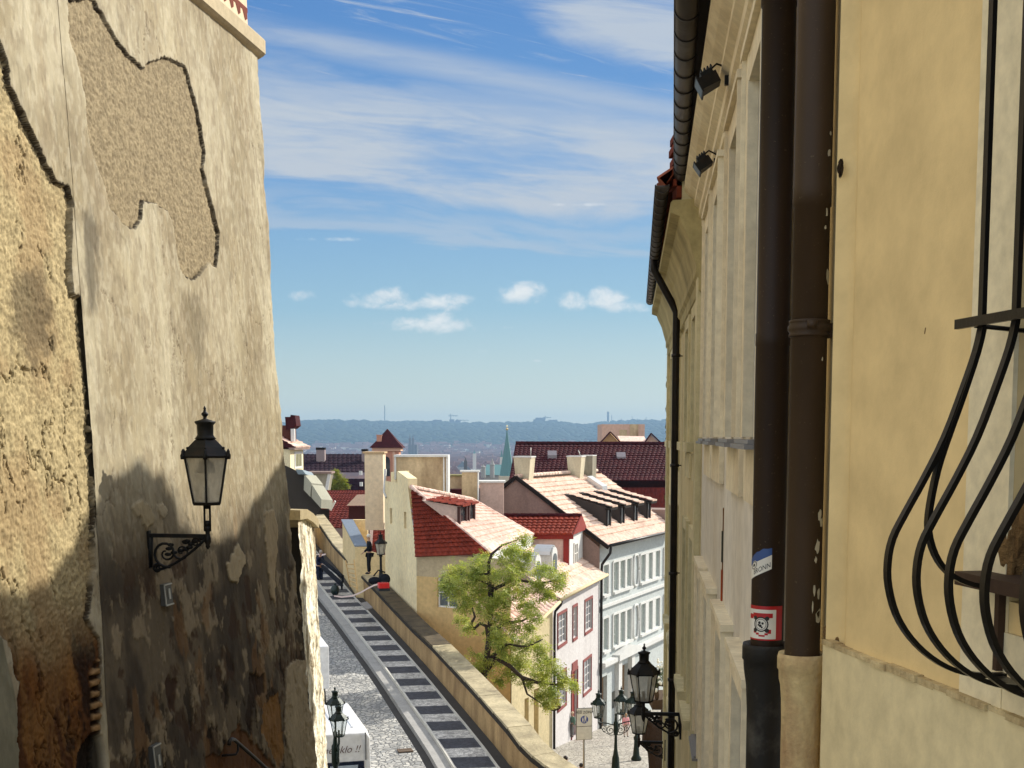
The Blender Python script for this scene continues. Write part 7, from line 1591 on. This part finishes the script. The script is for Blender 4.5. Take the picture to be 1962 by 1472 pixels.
for l in (.35, .75, 1.2, 1.6): mb.hexa([vp(f, l + e, zr_ + h) for h in (.045, .075) for f, e in ((.3, 0), (.3, .03), (3.0, .03), (3.0, 0))])
mb.build('roof_ribs', WV, VAN); mb = MB(); mb.hexa([vp(f, l, z) for z in (zr_ - .64, zr_ + .0) for f, l in ((-.085, .10), (-.085, .13), (-.04, .13), (-.04, .10))]); mb.build('door_seam', flat('grey_seam', (.2, .2, .2), .5), VAN)
for l in (.08, Wv - .20):
    mb = MB(); mb.hexa([vp(f, l + e, z) for z in (zr_ - 1.75, zr_ - 1.3) for f, e in ((-.14, 0), (-.14, .12), (-.05, .12), (-.05, 0))]); mb.build('tail_lamp', flat('red_lens', (.4, .01, .01), .2), VAN)
for f in (.7, 4.1):
    for l in (.02, Wv - .22):
        c = Vector(vp(f, l, zg_ + .32)); mb = MB(); mb.tube([c, c + S_ * .2], .32, 18); w = mb.build('wheel', RUBB, VAN); mb = MB(); mb.tube([c - S_ * .01, c + S_ * .21], .19, 12); mb.build('rim', LTM, w)
text_mesh(VAN, 'máme sklo !!', .23, flat('dark_brown_letters', (.10, .05, .04), .6), lambda x, y: vp(-.095 + y * .05, 1.45 - x, zr_ - .44 + y), italic=.35)
TRK2 = thing('box_truck', (-5, 38, -8.6), 'pale box body of a parked truck half hidden behind the sunlit wall end', 'truck'); RT = Vector(at(630, 1238, 37)); 
def bp(f, l, z): p = RT + D_ * f + S_ * l; return (p.x, p.y, z)
zb2 = at(630, 1320, 37)[2]; mb = MB(); mb.hexa([bp(f, l, z) for z in (zb2, RT.z) for f, l in ((0, 0), (0, 2.0), (3.6, 2.0), (3.6, 0))]); bevel(mb.build('box_body', WV, TRK2), .03)
mb = MB(); mb.hexa([bp(f, l, z) for z in (zb2 - .25, zb2 - .003) for f, l in ((.2, .2), (.2, 1.8), (5.0, 1.8), (5.0, .2))]); mb.build('chassis', BLACKC, TRK2); mb = MB(); mb.hexa([bp(f, l, z) for z in (zb2 - .4, RT.z - .2) for f, l in ((3.75, .05), (3.75, 1.95), (5.2, 1.95), (5.2, .05))]); mb.build('cab', WV, TRK2)
for f in (.8, 4.5):
    for l in (.05, 1.7): c = Vector(bp(f, l, zb2 - .42)); mb = MB(); mb.tube([c, c + S_ * .25], .36, 16); mb.build('wheel', RUBB, TRK2)
# ------------------------------------------------------------------ street lamps and sign of the square
def clear_glass():
    m, nt, b, out = newmat('clear_lamp_glass'); ts = nt.nodes.new('ShaderNodeBsdfTransparent'); ts.inputs[0].default_value = (.92, .94, .92, 1); b.inputs['Base Color'].default_value = (.3, .32, .3, 1); b.inputs['Roughness'].default_value = .1
    mx = nt.nodes.new('ShaderNodeMixShader'); mx.inputs[0].default_value = .75; nt.links.new(b.outputs[0], mx.inputs[1]); nt.links.new(ts.outputs[0], mx.inputs[2]); nt.links.new(mx.outputs[0], out.inputs[0]); return m
CG = clear_glass()
def multi_lamp(px, Y, zbase, lanterns, hubz, label, h, metalm=GREENIRON):
    x = at(px, 1400, Y)[0]; T = thing('lamp_post', (x, Y, zbase), label, 'street lamp'); mb = MB(); H = hubz - zbase
    mb.lathe([(.22, 0), (.22, .12), (.15, .25), (.12, .7), (.09, .8), (.06, 1.0), (.045, H - .5), (.08, H - .42), (.08, H - .05), (.05, H), (.03, H + .18), (.05, H + .22), (.0, H + .3)], (x, Y, zbase), 12); mb.build('post', metalm, T)
    for (lx, ly, lzb) in lanterns:
        v = Vector((lx - x, ly - Y, 0)); L = v.length; n = v.normalized() if L > .05 else None
        if n:
            mb = MB(); hub = Vector((x, Y, hubz - .15)); e = Vector((lx, ly, lzb - .16)); mb.tube([hub, hub.lerp(e, .5) + V(0, 0, .02), e, (lx, ly, lzb)], .022, 6)
            up = V(0, 0, 1); mb.tube(spiral(hub + n * (L * .30) - up * .16, n, up, .15, .03, PI * .5, -1.4), .014, 5); mb.tube(spiral(hub + n * (L * .66) - up * .12, n, up, .10, .02, PI * .5, 1.4), .012, 5); mb.tube([hub - up * .32, hub + n * (L * .3) - up * .33, hub + n * (L * .7) - up * .2, e - up * .02], .014, 5); mb.build('arm', metalm, T)
        lantern_parts(T, (lx, ly, lzb), h, metalm, rot=.2, glass=CG)
    return T
Yl = 42.0; lz = lambda py, Y: at(1180, py, Y)[2]
multi_lamp(1180, Yl, zplaza(Yl), [(at(1146, 1370, Yl)[0], Yl - .1, lz(1374, Yl)), (at(1213, 1365, Yl)[0], Yl + .1, lz(1372, Yl + .1)), (at(1190, 1365, Yl + .8)[0], Yl + .8, lz(1368, Yl + .8))], lz(1382, Yl), 'dark green lamp post with three lanterns on scrolled arms on the bright square', .98)
Yq = 25.0; multi_lamp(642, Yq, -9.6, [(at(638, 1390, Yq)[0], Yq + .35, at(638, 1388, Yq)[2]), (at(650, 1405, Yq - .2)[0], Yq - .25, at(650, 1405, Yq)[2])], at(645, 1425, Yq)[2], 'dark green lamp post with clustered lanterns in front of the white van', .72)
x = at(1219, 1455, 47)[0]; zb3 = zplaza(47); mb = MB(); mb.lathe([(.20, 0), (.20, .06), (.13, .18), (.10, .5), (.085, .75), (.11, .8), (.11, .88), (.06, .95), (.05, 1.3), (.0, 1.35)], (x, 47, at(1219, 1456, 47)[2]), 12); simple('iron_bollard', mb, GREENIRON, 'dark green cast iron bollard on the square below the lower wall lantern', 'bollard')
Ys = 34.5; SG = thing('zone_sign', (at(1119, 1400, Ys)[0], Ys, zplaza(Ys)), 'rectangular white pedestrian zone sign with a blue round symbol on a grey pole', 'road sign')
sc_ = Vector(at(1119.5, 1387.5, Ys)); sw_ = 15.5 / FP * Ys * 1.05; sh_ = 31 / FP * Ys * 1.02; tl = .22; tv_ = Vector((math.cos(tl), math.sin(tl), 0)); nn_ = Vector((tv_.y, -tv_.x, 0))
def sp2(x, y, d=0.0): p = sc_ + tv_ * x + nn_ * d; return (p.x, p.y, sc_.z + y)
mb = MB(); mb.prism([sp2(-sw_, -sh_, 0), sp2(sw_, -sh_, 0), sp2(sw_, sh_, 0), sp2(-sw_, sh_, 0)], tuple(nn_ * -.04)); bevel(mb.build('plate', flat('sign_edge_grey', (.10, .10, .09), .5), SG), .008)
mb = MB(); k = .94; mb.poly([sp2(-sw_ * k, -sh_ * .97, .003), sp2(sw_ * k, -sh_ * .97, .003), sp2(sw_ * k, sh_ * .97, .003), sp2(-sw_ * k, sh_ * .97, .003)]); mb.build('white_face', flat('sign_white', (.55, .53, .46), .5), SG)
mb = MB(); mb.poly([sp2(-sw_ * k, -sh_ * .16, .006), sp2(sw_ * k, -sh_ * .16, .006), sp2(sw_ * k, -sh_ * .13, .006), sp2(-sw_ * k, -sh_ * .13, .006)]); mb.build('divider', SK, SG)
text_mesh(SG, 'PĚŠÍ ZÓNA', .105, flat('sign_letters', (.12, .12, .11), .6), lambda x, y: sp2(x, sh_ * .66 + y, .008), align='CENTER', thick=.002)
mb = MB(); cx_, cy_, r_ = 0.0, sh_ * .28, sw_ * .47; ring = [sp2(cx_ + r_ * math.cos(2 * PI * i / 28), cy_ + r_ * math.sin(2 * PI * i / 28), .008) for i in range(28)]; mb.poly(ring); mb.build('blue_disc', flat('sign_blue', (.015, .04, .22), .5), SG)
mb = MB()
def fig(x, y, s):
    mb.poly([sp2(x - .022 * s, y, .011), sp2(x + .022 * s, y, .011), sp2(x + .03 * s, y + .06 * s, .011), sp2(x + .02 * s, y + .11 * s, .011), sp2(x - .02 * s, y + .11 * s, .011), sp2(x - .03 * s, y + .06 * s, .011)])
    mb.poly([sp2(x + .017 * s * math.cos(2 * PI * i / 10), y + .13 * s + .017 * s * math.sin(2 * PI * i / 10), .011) for i in range(10)])
    for e in (-1, 1): mb.poly([sp2(x + e * .004 * s, y, .011), sp2(x + e * .022 * s, y, .011), sp2(x + e * .034 * s, y - .07 * s, .011), sp2(x + e * .018 * s, y - .07 * s, .011)])
fig(.028, cy_ - .01, 1.05); fig(-.045, cy_ - .035, .7); mb.build('white_figures', flat('sign_white', (.6, .58, .5)), SG)
mb = MB(); mb.tube([(sc_.x, sc_.y + .06, zplaza(Ys)), (sc_.x, sc_.y + .06, sc_.z + sh_)], .030, 10); mb.build('pole', metal('grey_pole', (.28, .27, .24), .4, .5), SG)
# ------------------------------------------------------------------ balcony with flowers and the dark carved figure under it
Yb = 38.0; BAL = thing('balcony', at(1262, 1345, Yb), 'small stone balcony with white flowers, glimpsed left of the black downpipe', 'balcony'); bx0, bx1 = at(1250, 1345, Yb)[0], 6.0; bz = at(1262, 1345, Yb)[2]
STN = plaster('brown_balcony_stone', srgb(78, 60, 40), .5, 2, .4, 15)
mb = MB(); mb.box(((bx0 + bx1) / 2, Yb + .8, bz - .1), (bx1 - bx0, 1.6, .3)); mb.box((5.6, Yb + .8, (bz - 12) / 2), (.8, 2.0, bz + 12)); mb.build('slab', STN, BAL)
mb = MB()
for i in range(4): c = (bx0 + .15 + i * .25, Yb + .1, bz + .05); mb.lathe([(.05, 0), (.08, .15), (.05, .3), (.06, .45)], c, 8)
mb.box(((bx0 + bx1) / 2, Yb + .1, bz + .52), (bx1 - bx0, .16, .08)); mb.build('railing', STN, BAL)
lm = MB()
for i in range(9): leaves(lm, (bx0 + .1 + .09 * i, Yb + rnd.uniform(-.1, .4), bz + .55 + .35 * rnd.random() + .04 * i), .22, 26, .06, rnd)
tag(lm.build('balcony_plant', leafmat('dark_plant_leaves', (.05, .08, .03), (.09, .12, .04), (.14, .16, .06))), 'dark green plant spilling over the small stone balcony', 'plant')
lm = MB()
for i in range(60): c = (bx0 + rnd.uniform(0, .8), Yb + rnd.uniform(-.2, .3), bz + rnd.uniform(.35, 1.3)); lm.ball(c, rnd.uniform(.03, .055), 6, 4)
lm.build('flowers', flat('white_petals', (.8, .78, .66), .6), BAL)
sx = at(1254, 1400, Yb - .3)[0]; zf = at(1254, 1472, Yb)[2] - 1.0; H_ = bz - .25 - zf
ST = thing('carved_figure', (sx, Yb - .3, zf), 'dark brown carved stone figure bowed under the small balcony', 'statue'); CS_ = plaster('dark_brown_stone', srgb(58, 42, 28), .6, 3, .6, 12, dcol=srgb(26, 18, 13), dist=.03)
def w_(x, z, y=0.0): return Vector((x, y, z))
vs = [w_(.05, H_ * .50), w_(.0, H_ * .66, .0), w_(-.08, H_ * .80, -.05), w_(-.18, H_ * .88, -.15), w_(-.28, H_ * .93, -.25), w_(.08, H_ * .25), w_(.05, 0), w_(-.22, H_ * .84, .1), w_(-.30, H_ * .66, -.1), w_(-.10, H_ * .56, -.2), w_(.20, H_ * .86, .1), w_(.32, H_ * .98, .1), w_(.25, H_ * 1.04, 0)]
ed = [(0, 1), (1, 2), (2, 3), (3, 4), (0, 5), (5, 6), (2, 7), (7, 8), (8, 9), (2, 10), (10, 11), (11, 12)]; rd = [.25, .28, .30, .12, .17, .24, .20, .14, .11, .08, .15, .12, .09]
skinmesh('body', vs, ed, rd, CS_, ST)
mb = MB(); mb.lathe([(.20, -1.6), (.26, -.9), (.30, .0), (.26, .35), (.30, .5)], (.06, 0, .2), 10); mb.build('tapering_pedestal', CS_, ST, local=True)
# ------------------------------------------------------------------ far city, hills, haze
rc = random.Random(11)
FARW = [flat('far_wall_%s' % n, c, .9, .1) for n, c in (('cream', (.55, .48, .36)), ('white', (.62, .6, .55)), ('ochre', (.45, .33, .2)), ('grey', (.34, .33, .31)))]
FARR = [flat('far_roof_%s' % n, c, .9, .1) for n, c in (('red', (.17, .08, .06)), ('brown', (.15, .08, .05)), ('orange', (.22, .11, .07)), ('slate', (.12, .13, .14)))]
def zcity(Y): return -42 - 21 * float(sstep(440, 900, np.array(Y)))
def far_house(name, x, y, zg, w, d, h, rh, rz, wm_, rm_, par=None):
    T = thing(name, (x, y, zg), None, None, None, rz)
    mb = MB(); mb.box((0, 0, h / 2 - 2), (w, d, h + 4)); mb.build('wall', wm_, T, local=True)
    mb = MB(); mb.add([(-w * .53, -d * .55, h), (w * .53, -d * .55, h), (w * .53, d * .55, h), (-w * .53, d * .55, h), (-w * .5, 0, h + rh), (w * .5, 0, h + rh)], [(0, 1, 5, 4), (2, 3, 4, 5), (0, 4, 3), (1, 2, 5), (3, 2, 1, 0)]); mb.build('roof', rm_, T, local=True)
    return T
kinds = [('far cream house with a red roof in the hazy city beyond the rooftops', 0, 0), ('far white house with a red roof in the hazy city beyond the rooftops', 1, 0), ('far ochre house with a brown roof in the hazy city beyond the rooftops', 2, 1), ('far grey house with a slate roof in the hazy city beyond the rooftops', 3, 3), ('far cream house with an orange roof in the hazy city beyond the rooftops', 0, 2), ('far white house with a slate roof in the hazy city beyond the rooftops', 1, 3)]
protos = []
for lab, wi, ri in kinds:
    T = far_house('distant_house', 0, 0, 0, 16, 11, 13, 5, 0, FARW[wi], FARR[ri]); tag(T, lab, 'house', 'houses of the hazy city'); protos.append(T)
cnt = 0; used = set()
for Y in [440, 480, 525, 575, 630, 690, 755, 825, 900, 985, 1080, 1190, 1310, 1450, 1610, 1800]:
    xa_, xb_ = at(855, 880, Y)[0], at(985, 880, Y)[0]; stp = 22 + Y * .006; x = xa_ + rc.uniform(0, stp)
    while x < xb_:
        k = rc.randrange(len(kinds)); o = protos[k] if k not in used else copy_tree(protos[k]); used.add(k)
        s = rc.uniform(.8, 1.3); o.location = (x, Y + rc.uniform(-12, 12), zcity(Y)); o.rotation_euler = (0, 0, rc.choice((0, PI / 2)) + rc.uniform(-.4, .4)); o.scale = (s, s, s * rc.uniform(.8, 1.35)); cnt += 1; x += stp * rc.uniform(.75, 1.3)
for k, T in enumerate(protos):
    if k not in used: T.location = (-20, 480, zcity(480))
# one mesh of the countless farther roofs
def far_mass():
    mb = MB(); mr = MB(); r2 = random.Random(3)
    for i in range(5200):
        Y = r2.uniform(1700, 4300) if i % 3 else r2.uniform(700, 1800); px = r2.uniform(540, 1290); x = at(px, 880, Y)[0]; z = -63 + (40 if 0 else 0) + max(0, (Y - 3300) * .035); w = r2.uniform(10, 34); d = r2.uniform(10, 20); h = r2.uniform(8, 20); a = r2.uniform(-.6, .6)
        if Y < 1800 and 855 < px < 985: continue
        mb.box((x, Y, z + h / 2), (w, d, h), a); co, si = math.cos(a), math.sin(a); rr = lambda p: (x + p[0] * co - p[1] * si, Y + p[0] * si + p[1] * co, z + h + p[2])
        mr.add([rr(p) for p in ((-w / 2, -d / 2, .01), (w / 2, -d / 2, .01), (w / 2, d / 2, .01), (-w / 2, d / 2, .01), (-w / 2.2, 0, d * .4), (w / 2.2, 0, d * .4))], [(0, 1, 5, 4), (2, 3, 4, 5), (0, 4, 3), (1, 2, 5)])
    m, nt, b, out = newmat('far_city_walls'); v = nt.nodes.new('ShaderNodeTexVoronoi'); v.inputs['Scale'].default_value = .03; tcn = nt.nodes.new('ShaderNodeTexCoord'); nt.links.new(tcn.outputs['Object'], v.inputs['Vector'])
    s_ = nt.nodes.new('ShaderNodeSeparateColor'); nt.links.new(v.outputs['Color'], s_.inputs[0]); r = ramp(nt, s_.outputs[0], [(0, (.25, .22, .18)), (.5, (.55, .5, .4)), (1, (.75, .72, .66))]); nt.links.new(r.outputs[0], b.inputs['Base Color']); b.inputs['Roughness'].default_value = .9
    tag(mb.build('far_city_blocks', m), kind='stuff'); tag(mr.build('far_city_roofs', FARR[0]), kind='stuff')
far_mass()
# hill across the river with woods on the skyline
skyl = [(400, 812), (545, 815), (575, 811), (600, 809), (640, 808), (700, 810), (760, 812), (800, 811), (850, 812), (900, 813), (960, 814), (1000, 812), (1020, 811), (1070, 812), (1100, 816), (1130, 817), (1150, 812), (1180, 810), (1250, 808), (1300, 807), (1600, 806), (2400, 812)]
def sky_y(px):
    for a, b in zip(skyl[:-1], skyl[1:]):
        if a[0] <= px <= b[0]: return a[1] + (b[1] - a[1]) * (px - a[0]) / (b[0] - a[0])
    return 812
HD = flat('wooded_hill', (.035, .05, .025), .95, .05); HILLM = HD
mb = MB(); vs = []; cols_ = 220; prof_h = [(3400, 0), (3700, .12), (4100, .38), (4600, .68), (5000, .88), (5200, .97), (5350, 1.0), (5900, .9)]
for i in range(cols_):
    px = -600 + i * (3600 / (cols_ - 1)); zt_h = at(px, sky_y(px) + 1.5, 5350)[2]
    for Y, t in prof_h: X = (px - CX) / FP * 5350 + (Y - 5350) * (px - CX) / FP; vs.append((X, Y, -66 + (zt_h + 66) * t + (rc.uniform(-3, 3) if .05 < t < .95 else rc.uniform(-1, 1))))
m = len(prof_h); mb.add(vs, [(i * m + k, (i + 1) * m + k, (i + 1) * m + k + 1, i * m + k + 1) for i in range(cols_ - 1) for k in range(m - 1)], True); tag(mb.build('hills', HILLM), kind='structure')
mb = MB()
for i in range(2600):
    px = rc.uniform(520, 1310); X, Y_, Z = at(px, sky_y(px) + 2.0, 5340); r = rc.uniform(3, 6.5) * (1.6 if rc.random() < .04 else 1)
    mb.ball((X, Y_ + rc.uniform(-40, 20), Z + rc.uniform(-3, 2)), r, 5, 4, (1.2, 1, rc.uniform(.7, 1.5)))
for i in range(3000):
    px = rc.uniform(520, 1310); t = rc.random(); Y_ = 3900 + 1400 * t; X = (px - CX) / FP * Y_; zt_h = at(px, sky_y(px), 5350)[2]; tt = np.interp(Y_, [p[0] for p in prof_h], [p[1] for p in prof_h]); mb.ball((X, Y_, -66 + (zt_h + 66) * float(tt) + 2), rc.uniform(6, 16), 5, 4, (1.5, 1, .8))
tag(mb.build('far_woodland', HD), kind='stuff')
FB_ = flat('far_block_grey', (.06, .06, .07), .9, .1)
def far_block(parts, Y, lab, cat='tower block'):
    x0 = min(p[0] for p in parts); T = thing('distant_block', at(x0, 812, Y), lab, cat)
    for a, b, yt, yb in parts: A_3, B_3 = at(a, yb + 3, Y), at(b, yt - 1.5, Y); mb = MB(); mb.hexa([(A_3[0], Y, A_3[2]), (B_3[0], Y, A_3[2]), (B_3[0], Y + 30, A_3[2]), (A_3[0], Y + 30, A_3[2]), (A_3[0], Y, B_3[2]), (B_3[0], Y, B_3[2]), (B_3[0], Y + 30, B_3[2]), (A_3[0], Y + 30, B_3[2])]); mb.build('wing', FB_, T)
far_block([(818, 830, 808, 816), (829, 846, 806, 816)], 5320, 'hazy pair of blocks on the skyline above the pyramid-roofed tower')
far_block([(857, 862, 811, 816), (861, 870, 805, 816), (872, 882, 807, 816), (868, 874, 809, 816)], 5330, 'hazy stepped block on the skyline under the tall thin crane')
far_block([(1022, 1027, 805, 816), (1026, 1044, 802, 816), (1043, 1052, 808, 816), (1051, 1068, 806, 816), (1012, 1023, 811, 816)], 5310, 'large hazy block on the skyline right of the green spire')
far_block([(1141, 1156, 811, 818)], 5300, 'low hazy block on the skyline left of the pinkish block')
def crane(px, yt, yb, x0, x1, yj, Y, lab):
    T = thing('crane', at(px, yb, Y), lab, 'crane', 'cranes on the skyline'); mb = MB(); mb.tube([at(px, yb + 2, Y), at(px, yt, Y)], 2.2, 4); mb.build('mast', FB_, T); mb = MB(); mb.tube([at(x0, yj, Y), at(x1, yj, Y)], 1.8, 4); mb.tube([at(x0, yj, Y), at(px, yt, Y), at((px + x1) / 2, yj, Y)], .4, 3); mb.build('jib', FB_, T)
crane(863.5, 793, 806, 859, 877, 797, 5290, 'tallest thin crane on the skyline left of centre'); crane(876, 803, 808, 874, 898, 805.5, 5280, 'pale crane with a long jib right of the tallest crane'); crane(889, 808, 815, 884, 892, 810.5, 5270, 'smallest crane on the skyline right of the long jib'); crane(1044.5, 797, 803, 1041, 1056, 800.5, 5295, 'crane above the large block on the skyline right of the spire')
for px, y0, r, lab in ((737, 777, 1.0, 'tall thin mast on the skyline above the pyramid-roofed tower'), (1165, 789, 2.6, 'thick chimney mast on the skyline behind the pinkish block'), (1172, 795, .6, 'thin mast just right of the thick one on the skyline'), (1191, 802, .6, 'first of the short masts right of the pinkish block on the skyline'), (1211, 797, .6, 'second and tallest of the short masts on the skyline by the downpipe'), (1221, 802, .6, 'third of the short masts on the skyline, close to the second'), (1238, 799, .6, 'last short mast on the skyline before the right-hand houses')):
    mb = MB(); mb.tube([at(px, 816, 5320), at(px, y0, 5320)], r * 2.2, 4); tag(mb.build('mast', FB_), lab, 'mast')
# landmark towers in the haze
COP = flat('verdigris_copper', (.12, .24, .24), .7, .2); DKS = flat('dark_sandstone', (.10, .09, .08), .9, .1)
Y = 330; c = at(971.5, 912, Y); T = thing('green_spire', c, 'slender green copper church spire left of the big dark roof', 'church spire'); hb = at(971, 824, Y)[2] - c[2]
mb = MB(); mb.lathe([(1.95, 0), (1.75, hb * .12), (1.1, hb * .45), (.45, hb * .78), (.10, hb)], c, 8, False, .2); mb.build('spire', COP, T)
mb = MB(); mb.ball((c[0], c[1], c[2] + hb + .2), .35, 8, 6); mb.tube([(c[0], c[1], c[2] + hb), (c[0], c[1], c[2] + hb + 1.2)], .08, 5); mb.build('gilded_ball', flat('gilding', (.6, .45, .2), .3, .5, 1.0), T)
mb = MB(); mb.box((c[0], c[1], c[2] - 16), (4.4, 4.4, 32)); mb.build('tower', FARW[0], T)
T = thing('green_church_roof', at(945, 915, 420), 'wide green copper roof with pale little turrets left of the green spire', 'church'); a, b = at(926, 898, 420), at(966, 898, 420); w = b[0] - a[0]; cx = (a[0] + b[0]) / 2
mb = MB(); mb.add([(a[0], 420, a[2] - 2.2), (b[0], 420, a[2] - 2.2), (b[0], 436, a[2] - 2.2), (a[0], 436, a[2] - 2.2), (a[0] + 1, 427, a[2] + 1.2), (b[0] - 1, 427, a[2] + 1.2)], [(0, 1, 5, 4), (2, 3, 4, 5), (0, 4, 3), (1, 2, 5)]); mb.build('roof', COP, T); mb = MB(); mb.box((cx, 428, a[2] - 12), (w - .6, 15, 19.5)); mb.build('wall', FARW[3], T)
for px, yt in ((926, 890), (943, 878)): q = at(px, 898, 418); h2 = at(px, yt, 418)[2] - q[2]; mb = MB(); mb.lathe([(.75, -3), (.75, h2 * .3), (.9, h2 * .35), (.45, h2 * .6), (.05, h2)], q, 8, False); mb.build('turret', FARW[3], T)
T = thing('twin_spired_church', at(789, 862, 2600), 'faint twin-spired dark church in the haze right of the pyramid-roofed tower', 'church')
for px in (785.5, 791.5): q = at(px, 866, 2600); h2 = at(px, 832, 2600)[2] - q[2]; mb = MB(); mb.box((q[0], q[1], q[2] + h2 * .25), (4.6, 4.6, h2 * .5 + 20)); mb.lathe([(3.2, h2 * .5), (.2, h2)], q, 4, False, PI / 4); mb.build('spire', DKS, T)
q = at(789, 866, 2615); mb = MB(); mb.box((q[0] + 2, q[1] + 15, q[2] + 4), (18, 40, 22)); mb.build('nave', DKS, T)
for px, yt, yb, Yc, lab in ((892, 876, 890, 900, 'tiny dark pointed tower in the middle of the hazy city'), (961, 862, 885, 700, 'pale green-topped tower beside the green spire in the haze'), (909, 862, 874, 1500, 'small faint pointed tower far off in the hazy city')):
    q = at(px, yb, Yc); h2 = at(px, yt, Yc)[2] - q[2]; T = thing('distant_tower', q, lab, 'tower'); w = 2.4 * Yc / 900; mb = MB(); mb.box((q[0], q[1], q[2] - 8 + h2 * .2), (w, w, 16 + h2 * .4)); mb.build('shaft', DKS if px == 892 else FARW[1], T); mb = MB(); mb.lathe([(w * .75, h2 * .4), (w * .5, h2 * .5), (.1, h2)], q, 4, False, PI / 4); mb.build('pointed_roof', DKS if px == 892 else COP, T)
# the air itself
HZ = MB(); HZ.box((0, 2950, 12), (9000, 6100, 176)); hz = HZ.build('haze', None); tag(hz, kind='stuff')
m = bpy.data.materials.new('hazy_air'); m.use_nodes = True; nt = m.node_tree; nt.nodes.clear(); o_ = nt.nodes.new('ShaderNodeOutputMaterial'); pv = nt.nodes.new('ShaderNodeVolumePrincipled')
pv.inputs['Color'].default_value = (.31, .49, .70, 1); pv.inputs['Density'].default_value = HAZE_D; pv.inputs['Anisotropy'].default_value = .2; nt.links.new(pv.outputs[0], o_.inputs['Volume']); hz.data.materials.append(m)
